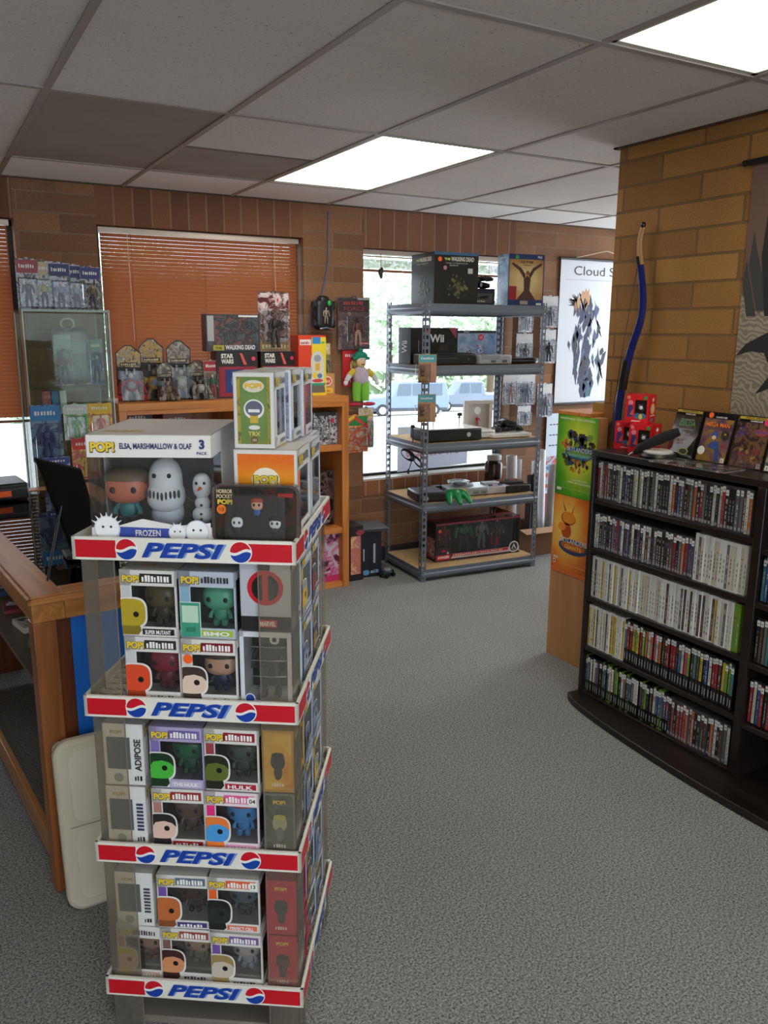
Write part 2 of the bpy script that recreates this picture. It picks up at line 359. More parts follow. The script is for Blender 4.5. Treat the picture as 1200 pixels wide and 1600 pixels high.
# ceiling fixtures
DIFF = mat((255, 250, 240), .5, emit=FIX_E)
for k, (i, j, lab) in enumerate(((0, 0, 'lit fluorescent ceiling panel above the wooden bookcase and metal shelving'), (0, -2, 'lit fluorescent ceiling panel at the top right, above the black game bookcase'),
        (-3, -3, 'added fill ceiling panel, unseen behind the photographer'), (5, 0, 'lit fluorescent ceiling panel in the alcove behind the brick wall'))):  # the panel behind the camera is unseen, added for general light
    x0, x1, y0, y1 = LX(i), LX(i+1), MY(j), MY(j+1)
    t = thing('ceiling_light', lab, 'ceiling light', ((x0+x1)/2, (y0+y1)/2, ZC)); w2, d2 = (x1-x0)/2-.012, (y1-y0)/2-.012
    q = MB()
    for p_, q_ in (((-w2, -d2, 0), (w2, -d2+.02, .012)), ((-w2, d2-.02, 0), (w2, d2, .012)), ((-w2, -d2, 0), (-w2+.02, d2, .012)), ((w2-.02, -d2, 0), (w2, d2, .012)), ((-w2, -d2, .05), (w2, d2, .06))): q.box(p_, q_, mat((196, 194, 186), .4))
    q.build('frame', t); q = MB(); q.box((-w2+.02, -d2+.02, .006), (w2-.02, d2-.02, .010), DIFF if j != -2 else mat((250, 250, 226), .5, emit=FIX_E*.8)); q.build('diffuser', t)

# ------------------------------------------------------------------ outside the window: parking lot, cars, trees
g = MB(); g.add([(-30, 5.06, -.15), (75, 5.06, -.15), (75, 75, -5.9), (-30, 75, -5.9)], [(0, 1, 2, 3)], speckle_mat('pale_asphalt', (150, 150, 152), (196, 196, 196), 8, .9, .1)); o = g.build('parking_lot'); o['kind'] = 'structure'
def car(label, x, y, rz, L, H, body, pickup, name):
    t = thing(name, label, 'car', (x, y, -.15-.0822*(y-5.06)), rz)
    prof = [(-L/2, .45), (-L/2, .95), (-L/2+.1, 1.02), (-L*.22, 1.06), (-L*.12, H-.06), (-L*.08, H), (L*.2, H) if not pickup else (L*.12, H), (L*.23, H-.05) if not pickup else (L*.15, H-.05),
            (L*.3 if not pickup else L*.18, 1.06), (L/2-.05, 1.0), (L/2, .9), (L/2, .42)]
    if not pickup: prof = [(-L/2, .45), (-L/2, .92), (-L/2+.12, 1.0), (-L*.2, 1.1), (-L*.1, H-.06), (-L*.06, H), (L*.42, H), (L*.46, H-.06), (L/2, 1.05), (L/2, .42)]
    hw = .9; b = MB(); fr = Fr((0, hw, 0), (1, 0, 0), (0, 0, 1)); b.prism(fr, [(p[0], p[1]) for p in prof], 0, 2*hw, body); b.box((-L/2+.05, -hw+.02, .28), (L/2-.05, hw-.02, .46), mat((60, 64, 70)))
    b.build('body', t, bevel=.05)
    gl = MB(); GW = mat((84, 96, 110), .25)
    z0, z1 = 1.1, H-.12; xa, xb = (-L*.16, L*.13) if pickup else (-L*.15, L*.42)
    n = 2 if pickup else 3
    for s_ in (-1, 1):
        for i in range(n):
            x0 = xa+(xb-xa)*i/n+.03; x1 = xa+(xb-xa)*(i+1)/n-.03; k = .12 if i == 0 else 0
            y0 = s_*(hw+.004); gl.add([(x0, y0, z0), (x1, y0, z0), (x1, y0, z1), (x0+k, y0, z1)], [(0, 1, 2, 3)], GW)
    gl.build('windows', t)
    for xx in (-L*.31, L*.31):
        for s_ in (-1, 1):
            wl = MB(); wl.tube([(xx, s_*hw-s_*.2, .34), (xx, s_*(hw+.02), .34)], .34, mat((40, 42, 46), .8), 20); wl.tube([(xx, s_*(hw+.0), .34), (xx, s_*(hw+.03), .34)], .2, mat((170, 176, 184), .3, .5), 16); wl.build('wheel', t)
    bm_ = MB(); bm_.box((-L/2-.06, -hw+.05, .42), (-L/2+.05, hw-.05, .6), mat((190, 194, 200), .3, .4)); bm_.box((L/2-.05, -hw+.05, .42), (L/2+.06, hw-.05, .6), mat((190, 194, 200), .3, .4)); bm_.build('bumpers', t)
    for s_ in (-.65, .65):
        h = MB(); h.box((-L/2-.02, s_-.12, .72), (-L/2+.02, s_+.12, .86), mat((220, 224, 228), .2)); h.build('headlight', t)
car('pale grey-blue sport utility vehicle parked outside, left of the pickup', 22.9, 38.6, R(-14), 4.6, 1.85, mat((112, 128, 150), .3, .1), False, 'car')
car('pale grey pickup truck parked outside, right of the sport utility vehicle', 28.5, 40.6, R(-20), 4.9, 1.8, mat((112, 122, 136), .3, .1), True, 'pickup_truck')
rl = random.Random(3)
def tree(label, x, y, h, r, cols, name='tree'):
    t = thing(name, label, 'tree', (x, y, -.15-.0822*(y-5.06))); tk = MB(); tk.tube([(0, 0, 0), (.05, 0, h*.35), (.1, .05, h*.7)], [.3, .24, .12], mat((96, 80, 64), .9), 8); tk.build('trunk', t)
    lv = MB(); ms = [mat(c_, .7) for c_ in cols]
    for i in range(1500):
        a = rl.uniform(0, 6.28); u_ = rl.uniform(-1, 1); q_ = rl.random()**.35; p = Vector((r*q_*math.cos(a)*math.sqrt(1-u_*u_), r*q_*math.sin(a)*math.sqrt(1-u_*u_), h*.62+r*.9*q_*u_))
        d = Vector((rl.uniform(-1, 1), rl.uniform(-1, 1), rl.uniform(-1, 1))).normalized(); e = d.orthogonal().normalized(); s_ = rl.uniform(.25, .45)
        lv.add([p-d*s_, p+e*s_*.6, p+d*s_, p-e*s_*.6], [(0, 1, 2, 3)], ms[i % len(ms)])
    lv.build('foliage', t, smooth=False)
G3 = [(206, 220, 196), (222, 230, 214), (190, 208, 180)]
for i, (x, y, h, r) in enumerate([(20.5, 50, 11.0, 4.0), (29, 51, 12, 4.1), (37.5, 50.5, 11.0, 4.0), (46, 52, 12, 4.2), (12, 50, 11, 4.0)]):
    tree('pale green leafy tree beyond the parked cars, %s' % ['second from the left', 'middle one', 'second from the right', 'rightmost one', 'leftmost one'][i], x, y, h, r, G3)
h = MB()
for i in range(3000):
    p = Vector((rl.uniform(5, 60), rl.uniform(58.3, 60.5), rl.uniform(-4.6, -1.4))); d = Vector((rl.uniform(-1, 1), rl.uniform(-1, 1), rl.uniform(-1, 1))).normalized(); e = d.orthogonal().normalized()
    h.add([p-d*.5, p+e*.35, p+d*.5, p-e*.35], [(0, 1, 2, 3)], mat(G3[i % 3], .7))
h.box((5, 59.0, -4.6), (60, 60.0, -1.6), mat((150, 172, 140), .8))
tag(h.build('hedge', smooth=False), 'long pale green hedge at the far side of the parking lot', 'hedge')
# ------------------------------------------------------------------ the cola display stand (foreground)
SX, SY, SA = .548, 1.744, -.591
def S2W(x, y, z=0): c_, s_ = math.cos(SA), math.sin(SA); return (SX+x*c_-y*s_, SY+x*s_+y*c_, z)
IVORY = mat((226, 224, 212), .4); PRED = mat((196, 14, 34), .35); PBLUE = mat((14, 62, 158), .35); PBL2 = mat((120, 150, 205), .4)
TOPS = [1.178, .839, .497, .157]; TW, TD, TB_ = .45, .46, .047
st = thing('display_stand', 'four-tier square display stand with red and blue PEPSI banners and smoky clear corner panels', 'display stand', (SX, SY, 0), SA)
def globe(q, fr, cx, cy, r):
    q.disc(fr, cx, cy, r*1.1, mat((236, 236, 232), .4), .0006)
    n = 26
    up = []; lo = []
    for k in range(n+1):
        a = math.pi*k/n; up.append((cx+r*math.cos(a), cy+r*math.sin(a)))
    wv = lambda x, d: cy+d+r*.20*math.sin((x-cx)/r*2.6)
    t1 = [(x, max(y, wv(x, r*.14))) for x, y in up]
    xs_ = [cx-r+2*r*k/n for k in range(n+1)]
    q.poly(fr, t1+[(x, wv(x, r*.14)) for x in xs_[1:-1]], PRED, .0012)
    lo = [(cx-r*math.cos(math.pi*k/n), cy-r*math.sin(math.pi*k/n)) for k in range(n+1)]
    q.poly(fr, [(x, min(y, wv(x, -r*.14))) for x, y in lo]+[(x, wv(x, -r*.14)) for x in xs_[::-1][1:-1]], PBLUE, .0012)
def banner(parent, fr, W):
    b = MB(); H_ = TB_; b.prism(fr, [(0, 0), (W, 0), (W, H_), (0, H_)], -.006, 0, IVORY)
    e = .005
    b.rect(fr, e*1.4, e, W*.2, H_-e*1.2, PRED, .0005); b.rect(fr, W*.79, e, W-e*1.4, H_-e*1.2, PRED, .0005)
    globe(b, fr, W*.248, H_/2, H_*.445); globe(b, fr, W*.758, H_/2, H_*.445)
    b.text(fr, 'PEPSI', W*.318, H_*.17, H_*.66, PBL2, W*.380, .0007, shear=.3, bold=.055)
    b.text(fr, 'PEPSI', W*.315, H_*.16, H_*.66, PBLUE, W*.370, .0013, shear=.3, bold=.035)
    b.build('banner', parent)
for ti, zt in enumerate(TOPS):
    for fr, W in ((Fr((-TW/2, -TD/2, zt-TB_), (1,0,0), (0,0,1)), TW), (Fr((TW/2, -TD/2, zt-TB_), (0,1,0), (0,0,1)), TD), (Fr((TW/2, TD/2, zt-TB_), (-1,0,0), (0,0,1)), TW), (Fr((-TW/2, TD/2, zt-TB_), (0,-1,0), (0,0,1)), TD)):
        banner(st, fr, W)
    q = MB(); z1, z0 = zt-.016, zt-.024; n = 16
    for i in range(n+1):
        x = -TW/2+.008+(TW-.016)*i/n; q.box((x-.0035, -TD/2+.005, z0), (x+.0035, TD/2-.005, z1), IVORY)
        y = -TD/2+.008+(TD-.016)*i/n; q.box((-TW/2+.005, y-.0035, z0), (TW/2-.005, y+.0035, z1), IVORY)
    q.box((-TW/2+.005, -TD/2+.005, z0-.004), (TW/2-.005, TD/2-.005, z0-.002), mat((150, 144, 132), .7))
    q.build('tray', st)
for ti in range(4):
    z1 = TOPS[ti]-.02; z0 = TOPS[ti+1]-.02 if ti < 3 else .0
    for sx in (-1, 1):
        for sy in (-1, 1):
            q = MB(); x = sx*(TW/2-.012); y = sy*(TD/2-.012); L = .066
            q.box((x, y-.0012, z0), (x-sx*L, y+.0012, z1), SMOKY); q.box((x-.0012, y-sy*.001, z0), (x+.0012, y-sy*L, z1), SMOKY)
            q.box((x-sx*L, y-.0016, z0), (x-sx*(L+.0015), y+.0016, z1), mat((120, 112, 102), .3)); q.box((x-.0016, y-sy*L, z0), (x+.0016, y-sy*(L+.0015), z1), mat((120, 112, 102), .3))
            q.build('corner_panel', st)
q = MB(); q.tube([(0, 0, .0), (0, 0, 1.15)], .016, mat((190, 186, 176), .4, .4), 14); q.build('centre_pole', st)
q = MB(); q.box((-.19, -.19, .0), (.19, .19, .02), mat((120, 114, 104), .5)); q.build('base', st, bevel=.004)

# ------------------------------------------------------------------ wooden glass-topped counter (left)
OAK = wood_mat('oak', (150, 94, 44), (196, 136, 74), 'Y', 2.2, .3); OAKX = wood_mat('oak_cross', (150, 94, 44), (196, 136, 74), 'X', 2.2, .3); OAKZ = wood_mat('oak_upright', (118, 68, 32), (168, 104, 54), 'Z', 2.2, .35)
CHER = wood_mat('dark_oak_panel', (78, 38, 20), (112, 58, 30), 'Z', 2.0, .35)
ct = thing('display_counter', 'oak framed glass-topped display counter with blue poster on its end, at the left edge', 'counter', (.2, 2.25, 0), R(6))
CW, CL, CH = .62, 1.62, .887
def part(name, par, boxes, m, bevel=0):
    q = MB()
    for a, b_ in boxes: q.box(a, b_, m)
    return q.build(name, par, bevel=bevel)
part('top_rail', ct, [((0, 0, CH-.075), (.085, CL, CH))], OAK, .003)
part('top_rail', ct, [((CW-.085, 0, CH-.075), (CW, CL, CH))], OAK, .003)
part('top_rail', ct, [((.085, 0, CH-.075), (CW-.085, .07, CH))], OAKX, .003)
part('top_rail', ct, [((.085, CL-.07, CH-.075), (CW-.085, CL, CH))], OAKX, .003)
part('edge_lip', ct, [((-.012, -.012, CH-.02), (0, CL, CH-.004)), ((-.012, -.012, CH-.02), (CW+.01, 0, CH-.004))], OAKX, .002)
for x, y in ((0, 0), (CW-.06, 0), (0, CL-.06), (CW-.06, CL-.06)): part('post', ct, [((x, y, 0), (x+.06, y+.06, CH-.075))], OAKZ, .003)
part('end_panel', ct, [((.06, .02, .06), (CW-.06, .032, CH-.075))], CHER)
part('end_panel', ct, [((.06, CL-.032, .06), (CW-.06, CL-.02, CH-.075))], CHER)
part('bottom_rail', ct, [((.01, .06, .05), (.03, CL-.06, .13))], OAK, .002)
part('bottom_rail', ct, [((CW-.03, .06, .0), (CW-.01, CL-.06, .13))], OAK, .002)
part('side_panel', ct, [((CW-.02, .06, .13), (CW-.012, CL-.06, CH-.075))], CHER)
part('shelf', ct, [((.03, .04, .56), (CW-.03, CL-.04, .575))], mat((92, 78, 62), .5))
part('glass_top', ct, [((.07, .06, CH-.012), (CW-.07, CL-.06, CH-.004))], GLASS)
def C2W(x, y, z): a = R(6); return (.2+x*math.cos(a)-y*math.sin(a), 2.25+x*math.sin(a)+y*math.cos(a), z)
# blue poster taped on the counter's end
po = thing('poster', 'bright blue poster taped on the dark end panel of the counter', 'poster', C2W(.10, .018, .34), R(6))
q = MB(); fr = Fr((0, 0, 0), (1,0,0), (0,0,1)); q.prism(fr, [(0, 0), (.40, 0), (.40, .50), (0, .50)], 0, .0012, mat((20, 104, 200), .4))
for cx, cy, r, cc in ((.10, .21, .05, (170, 172, 196)), (.17, .20, .045, (120, 110, 170)), (.26, .16, .06, (196, 190, 170)), (.06, .06, .045, (220, 90, 50)), (.20, .05, .05, (30, 60, 140))): q.disc(fr, cx, cy, r, mat(cc, .4), .0016, r*.8)
q.build('sheet', po)
# display stacks under the counter glass: small boxed cartridges
ri = random.Random(11)
base = None
for k in range(22):
    i, j = k % 4, k//4; w_, d_ = .095, .12
    q = MB(); hh = ri.choice((.012, .02, .028)); cc = ri.choice([(196, 196, 200), (120, 140, 180), (210, 206, 190), (60, 80, 120), (150, 60, 60), (90, 130, 100)])
    q.box((-w_/2, -d_/2, 0), (w_/2, d_/2, hh), mat(cc, .35)); F_ = faces(w_, d_, hh)['T']; q.rect(F_, .01, .045, w_-.01, d_-.01, art(k % 5, [cc, (230, 230, 230), (40, 50, 80)], 40), .0004); q.marks(F_, .012, .015, w_-.024, .012, mat((30, 30, 40)), 7)
    o = q.build('cartridge_box', loc=C2W(.13+i*.115, .20+j*.235+ri.uniform(-.01, .01), .576), rot=(0, 0, R(6)+ri.uniform(-.15, .15)))
    tag(o, 'boxed cartridge under the counter glass, %s of four in %s row from near end' % (('first', 'second', 'third', 'fourth')[i], ('first', 'second', 'third', 'fourth', 'fifth', 'sixth')[j]), 'game box', 'small boxed cartridges under the counter glass')

# tablet leaning on a wire easel, seen from behind
tb = thing('tablet', 'black tablet leaning back on a thin wire leg on the counter end', 'tablet', (.40, 2.60, .889), 0)
q = MB(); P = [Vector(p) for p in ((-.135, -.16, .335), (-.005, -.085, .285), (.055, .055, .085), (-.035, -.005, .012))]
nrm = (P[1]-P[0]).cross(P[3]-P[0]).normalized(); Q_ = [p+nrm*.020 for p in P]
q.add(P+Q_, [(0,1,2,3), (7,6,5,4), (0,4,5,1), (1,5,6,2), (2,6,7,3), (3,7,4,0)], mat((6, 6, 6), .8, 0, .2)); q.build('case', tb, bevel=.005)
q = MB(); c0 = sum(P, Vector())/4-nrm*.0005; q.tube([c0+Vector((-.04, -.02, .0)), (-.14, -.215, .0)], .0035, BLACK, 6); q.build('easel_leg', tb)
q = MB(); q.box((-.06, -.03, -.001), (.08, .07, .012), BLACK); q.build('foot', tb, bevel=.003)

# black consoles at the far end of the counter
cs = thing('game_console', 'black game console with an orange sticker at the far left of the counter', 'game console', C2W(.10, 1.47, CH), R(6)); Wc, Dc = .40, .22
q = MB(); q.box((-Wc/2, -Dc/2, 0), (Wc/2, Dc/2, .07), mat((20, 20, 21), .35)); q.build('body', cs, bevel=.01)
q = MB(); q.box((-Wc/2+.01, -Dc/2-.0015, .045), (Wc/2-.01, -Dc/2, .050), mat((70, 70, 74), .3)); q.build('seam', cs)
q = MB(); q.box((.06, -Dc/2-.0025, .018), (.13, -Dc/2-.0003, .042), ORG); q.build('price_sticker', cs)
c2 = thing('wrapped_console', 'grey console wrapped in clear plastic lying on top of the stickered black console', 'game console', C2W(.03, 1.47, CH+.0705), R(6))
q = MB(); q.box((-.14, -.09, 0), (.10, .09, .085), mat((96, 98, 100), .4)); q.build('body', c2, bevel=.012)
q = MB(); q.blob((-.02, 0, .056), (.16, .11, .055), FILM, .5, 20, 10); q.build('plastic_wrap', c2)

# ------------------------------------------------------------------ glass cabinet
tw = thing('glass_cabinet', 'tall narrow glass cabinet before the brick pier, packs of toys on its top', 'glass cabinet', (.60, 4.10, 0))
GW, GD, GT = .36, .32, 1.652; ED = mat((150, 168, 156), .15)
part('base', tw, [((-GW/2, -GD/2, 0), (GW/2, GD/2, .12))], mat((70, 60, 48), .5), .004)
part('back_pane', tw, [((-GW/2, GD/2-.006, .12), (GW/2, GD/2, GT))], GREENGLASS); part('side_pane', tw, [((-GW/2, -GD/2, .12), (-GW/2+.006, GD/2, GT))], GREENGLASS)
part('side_pane', tw, [((GW/2-.006, -GD/2, .12), (GW/2, GD/2, GT))], GREENGLASS); part('door_pane', tw, [((-GW/2+.008, -GD/2-.006, .12), (GW/2-.008, -GD/2, GT-.008))], GREENGLASS)
part('top_pane', tw, [((-GW/2-.003, -GD/2-.008, GT), (GW/2+.003, GD/2+.003, GT+.008))], GREENGLASS)
for x in (-1, 1):
    for y in (-1, 1): part('corner_strip', tw, [((x*(GW/2-.002), y*(GD/2-.002), .12), (x*(GW/2+.003), y*(GD/2+.003), GT))], ED)
for z in (.5, .9, 1.31): part('glass_shelf', tw, [((-GW/2+.008, -GD/2+.01, z), (GW/2-.008, GD/2-.01, z+.007))], GREENGLASS)
part('edge_trim', tw, [((-GW/2-.004, -GD/2-.010, GT-.001), (GW/2+.004, -GD/2-.008, GT+.009))], mat((92, 122, 104), .2))

# ------------------------------------------------------------------ wooden bookcase against the window wall
HON = wood_mat('honey_wood', (176, 104, 42), (214, 138, 66), 'X', 1.6, .38); HONZ = wood_mat('honey_wood_upright', (176, 104, 42), (214, 138, 66), 'Z', 1.6, .38)
bk = thing('wooden_bookcase', 'low honey-coloured wooden bookcase with toys on top, under the copper blinds', 'bookcase', (.90, 4.44, 0))
BW, BD, BH = 1.35, .40, 1.195
part('top', bk, [((0, 0, BH-.04), (BW, BD, BH)), ((.04, .0, BH-.062), (BW-.04, .02, BH-.04))], HON, .002)
part('side_panel', bk, [((0, 0, 0), (.04, BD, BH-.04))], HONZ, .002); part('side_panel', bk, [((BW-.045, 0, 0), (BW, BD, BH-.04))], HONZ, .002)
part('divider', bk, [((BW/2-.05, 0, .05), (BW/2-.01, BD-.01, BH-.062))], HONZ)
part('back_panel', bk, [((.04, BD-.012, .05), (BW-.045, BD-.002, BH-.04))], wood_mat('back_board', (140, 84, 40), (168, 104, 52), 'Z', 1.6, .5))
for z in (.385, .9): part('shelf', bk, [((.04, .004, z-.035), (BW-.045, BD-.012, z))], HON, .002)
part('bottom_shelf', bk, [((.04, .004, .0), (BW-.045, BD-.012, .035))], HON, .002)

# ------------------------------------------------------------------ grey steel shelving
LEV = [1.742, 1.372, .893, .512, .078]
ms = thing('metal_shelving', 'grey steel boltless shelving unit with five particle-board shelves in front of the bright window', 'shelving unit', (2.69, 4.29, 0), R(-3))
MW, MD, MHt = .895, .52, 1.76
def slotted(x, y, sx, sy, name):
    q = MB(); L = .036; t = .002; pitch = .042
    q.box((x, y, 0), (x+sx*.008, y+sy*t, MHt), STEEL); q.box((x+sx*(L-.011), y, 0), (x+sx*L, y+sy*t, MHt), STEEL)
    q.box((x, y, 0), (x+sx*t, y+sy*.008, MHt), STEEL); q.box((x, y+sy*(L-.011), 0), (x+sx*t, y+sy*L, MHt), STEEL)
    n = int(MHt/pitch)
    for i in range(n+1):
        z0 = i*pitch; z1 = min(z0+.019, MHt)
        q.box((x+sx*.008, y, z0), (x+sx*(L-.011), y+sy*t, z1), STEEL); q.box((x, y+sy*.008, z0), (x+sx*t, y+sy*(L-.011), z1), STEEL)
    q.build(name, ms)
for x, sx in ((0, 1), (MW, -1)):
    for y, sy in ((0, 1), (MD, -1)): slotted(x, y, sx, sy, 'slotted_post')
RIV = mat((200, 204, 210), .25, .8)
PB = speckle_mat('particle_board', (168, 136, 92), (206, 176, 130), 90, .8, .1)
for z in LEV:
    def beam(p, q_):
        b = MB(); p = Vector(p); q_ = Vector(q_); d = (q_-p).normalized(); s_ = Vector((0, 0, 1)).cross(d)
        prof = [(.0, 0), (.0, -.022), (-.006, -.030), (-.006, -.046), (.004, -.060), (.014, -.066), (.02, -.066), (.02, -.062), (.006, -.052), (.003, 0)]
        vs = [p+s_*a+Vector((0, 0, c_)) for a, c_ in prof]+[q_+s_*a+Vector((0, 0, c_)) for a, c_ in prof]; n = len(prof)
        b.add(vs, [(i, (i+1) % n, n+(i+1) % n, n+i) for i in range(n)]+[tuple(range(n))[::-1], tuple(range(n, 2*n))], STEEL)
        for e, g_ in ((p, 1), (q_, -1)):
            for zz in (-.016, -.05): b.tube([e+d*g_*.018-s_*.006+Vector((0, 0, zz)), e+d*g_*.018-s_*.011+Vector((0, 0, zz))], .005, RIV, 8)
        b.build('beam', ms)
    beam((.003, -.001+.003, z), (MW-.003, .002, z)); beam((MW-.003, MD-.002, z), (.003, MD-.002, z)); beam((.002, MD-.003, z), (.002, .003, z)); beam((MW-.002, .003, z), (MW-.002, MD-.003, z))
    part('shelf_board', ms, [((.008, .010, z-.014), (MW-.008, MD-.010, z-.001))], PB)
def M2W(x, y, z): a = R(-3); return (2.69+x*math.cos(a)-y*math.sin(a), 4.29+x*math.sin(a)+y*math.cos(a), z)

# ------------------------------------------------------------------ black game bookcase along the brick wall
BLKW = wood_mat('black_brown_wood', (20, 15, 14), (34, 26, 24), 'Y', 2.0, .32)
gb = thing('game_bookcase', 'long black-brown bookcase filled with video game cases along the brick wall, bowed base', 'bookcase', (2.40, 2.512, 0))
# local: +x into wall, -y towards the camera
SHZ = [.903, .690, .478, .255, .043]; GD2 = .27
part('top', gb, [((0, -1.72, 1.080), (GD2, 0, 1.106))], BLKW, .003)
part('side_panel', gb, [((.0, -.018, .03), (GD2, 0, 1.08))], BLKW, .002)
part('divider', gb, [((.0, -.815, .03), (GD2, -.782, 1.08))], BLKW, .002)
part('side_panel', gb, [((.0, -1.72, .03), (GD2, -1.70, 1.08))], BLKW, .002)
part('back_panel', gb, [((GD2-.01, -1.70, .03), (GD2-.002, -.018, 1.08))], mat((12, 10, 10), .6))
for z in SHZ: part('shelf', gb, [((.004, -.782, z-.02), (GD2-.01, -.018, z))], BLKW, .0015)
for z in (.875, .688, .469, .244): part('shelf', gb, [((.004, -1.70, z-.02), (GD2-.01, -.815, z))], BLKW, .0015)
q = MB(); fr = Fr((0, 0, 0), (1, 0, 0), (0, 1, 0)); n = 30
pts = [(GD2, .02)]+[(-.04-.105*math.sin(math.pi*k/n)**.55, .02-1.76*k/n) for k in range(n+1)]+[(GD2, -1.74)]
q.prism(fr, pts[::-1], .0, .030, BLKW); q.build('bowed_base', gb, bevel=.003)

# ------------------------------------------------------------------ wooden kiosk with posters, at the wall's end
ks = thing('wooden_kiosk', 'plain light wood panel cabinet with game posters on its side, behind the black game bookcase', 'cabinet', (2.63, 2.725, 0))
part('body', ks, [((0, 0, 0), (.06, .27, 1.203)), ((.0601, .055, 0), (.34, .27, 1.203))], wood_mat('plain_veneer', (176, 126, 78), (200, 150, 98), 'Z', 1.2, .45), .002)
part('top_board', ks, [((-.004, .052, 1.2032), (.345, .275, 1.218))], HON)
def kposter(name, label, z0, z1, bg, deco):
    t = thing(name, label, 'poster', (2.629, 2.988, z0)); fr = Fr((0, 0, 0), (0, -1, 0), (0, 0, 1)); q = MB(); q.prism(fr, [(0, 0), (.262, 0), (.262, z1-z0), (0, z1-z0)], 0, .001, bg); deco(q, fr, .262, z1-z0); q.build('sheet', t)
def radial(name, c0_, c1_, c2_, cen, sc):
    m, t, n, l, b = nt(name); tc = N(t, 'ShaderNodeTexCoord'); mp = N(t, 'ShaderNodeMapping'); mp.inputs['Location'].default_value = tuple(-c_*s_ for c_, s_ in zip(cen, sc)); mp.inputs['Scale'].default_value = sc
    g_ = N(t, 'ShaderNodeTexGradient', gradient_type='SPHERICAL'); no = N(t, 'ShaderNodeTexNoise', Scale=14.0, Detail=3.0); ad = N(t, 'ShaderNodeMath', operation='MULTIPLY_ADD'); ad.inputs[1].default_value = .35
    l.new(tc.outputs['Object'], mp.inputs[0]); l.new(mp.outputs[0], g_.inputs[0]); l.new(tc.outputs['Object'], no.inputs['Vector']); l.new(no.outputs[0], ad.inputs[0]); l.new(g_.outputs['Fac'], ad.inputs[2])
    r = ramp(t, [(.15, c0_), (.5, c1_), (.9, c2_)]); l.new(ad.outputs[0], r.inputs[0]); l.new(r.outputs[0], b.inputs['Base Color']); b.inputs['Roughness'].default_value = .35; return m
GRN = radial('green_glow_print', (18, 112, 30), (84, 170, 30), (206, 220, 60), (0, -.15, .22), (1, 5, 3.2))
ORP = radial('orange_glow_print', (176, 56, 20), (232, 130, 36), (246, 206, 96), (0, -.10, .22), (1, 5, 3.6))
def burst(q, fr, cx, cy, r, cols, seed, n=26):
    rb = random.Random(seed)
    for k in range(n):
        a = rb.uniform(0, 6.28); d = rb.uniform(.1, 1)*r; s_ = rb.uniform(.10, .26)*r; x, y = cx+d*math.cos(a)*1.0, cy+d*math.sin(a)*.8
        pts = [(x+s_*rb.uniform(.4, 1)*math.cos(a+t_*1.05), y+s_*rb.uniform(.4, 1)*math.sin(a+t_*1.05)) for t_ in range(6)]
        q.poly(fr, pts, mat(rb.choice(cols), .4), .0013+.0002*(k % 4))
def deco1(q, fr, W, H):
    q.text(fr, 'SWAPPABLE. UNSTOPPABLE.', W*.5, H*.945, H*.024, mat((226, 232, 190)), W*.9, .0022, 'c', bold=.03)
    burst(q, fr, W*.52, H*.62, W*.42, [(40, 60, 110), (60, 84, 40), (90, 56, 30), (200, 96, 40), (40, 50, 60), (120, 150, 60)], 4, 100)
    burst(q, fr, W*.55, H*.42, W*.26, [(196, 120, 40), (150, 84, 30), (220, 160, 60), (60, 60, 110)], 5, 50)
    q.disc(fr, W*.58, H*.545, W*.36, mat((38, 92, 150), .35), .0021, H*.075); q.disc(fr, W*.58, H*.535, W*.31, mat((110, 160, 60), .35), .0022, H*.04)
    q.text(fr, 'SKYLANDERS', W*.58+.002, H*.560, H*.058, mat((30, 50, 80)), W*.66, .0023, 'c', bold=.03); q.text(fr, 'SKYLANDERS', W*.58, H*.564, H*.054, mat((206, 220, 226)), W*.64, .0027, 'c', bold=.01)
    q.text(fr, 'SWAP FORCE', W*.58, H*.505, H*.03, mat((120, 200, 230)), W*.5, .0027, 'c', bold=.02)
    q.text(fr, 'CREATE 250+', W*.62, H*.205, H*.024, mat((226, 236, 190)), W*.42, .0022, 'c', bold=.03); q.text(fr, 'NEW SKYLANDERS', W*.62, H*.168, H*.024, mat((226, 236, 190)), W*.58, .0022, 'c', bold=.03)
    q.rect(fr, W*.05, H*.055, W*.17, H*.09, mat((220, 226, 200)), .0016); q.marks(fr, W*.2, H*.09, W*.7, H*.008, mat((200, 220, 160)), 22)
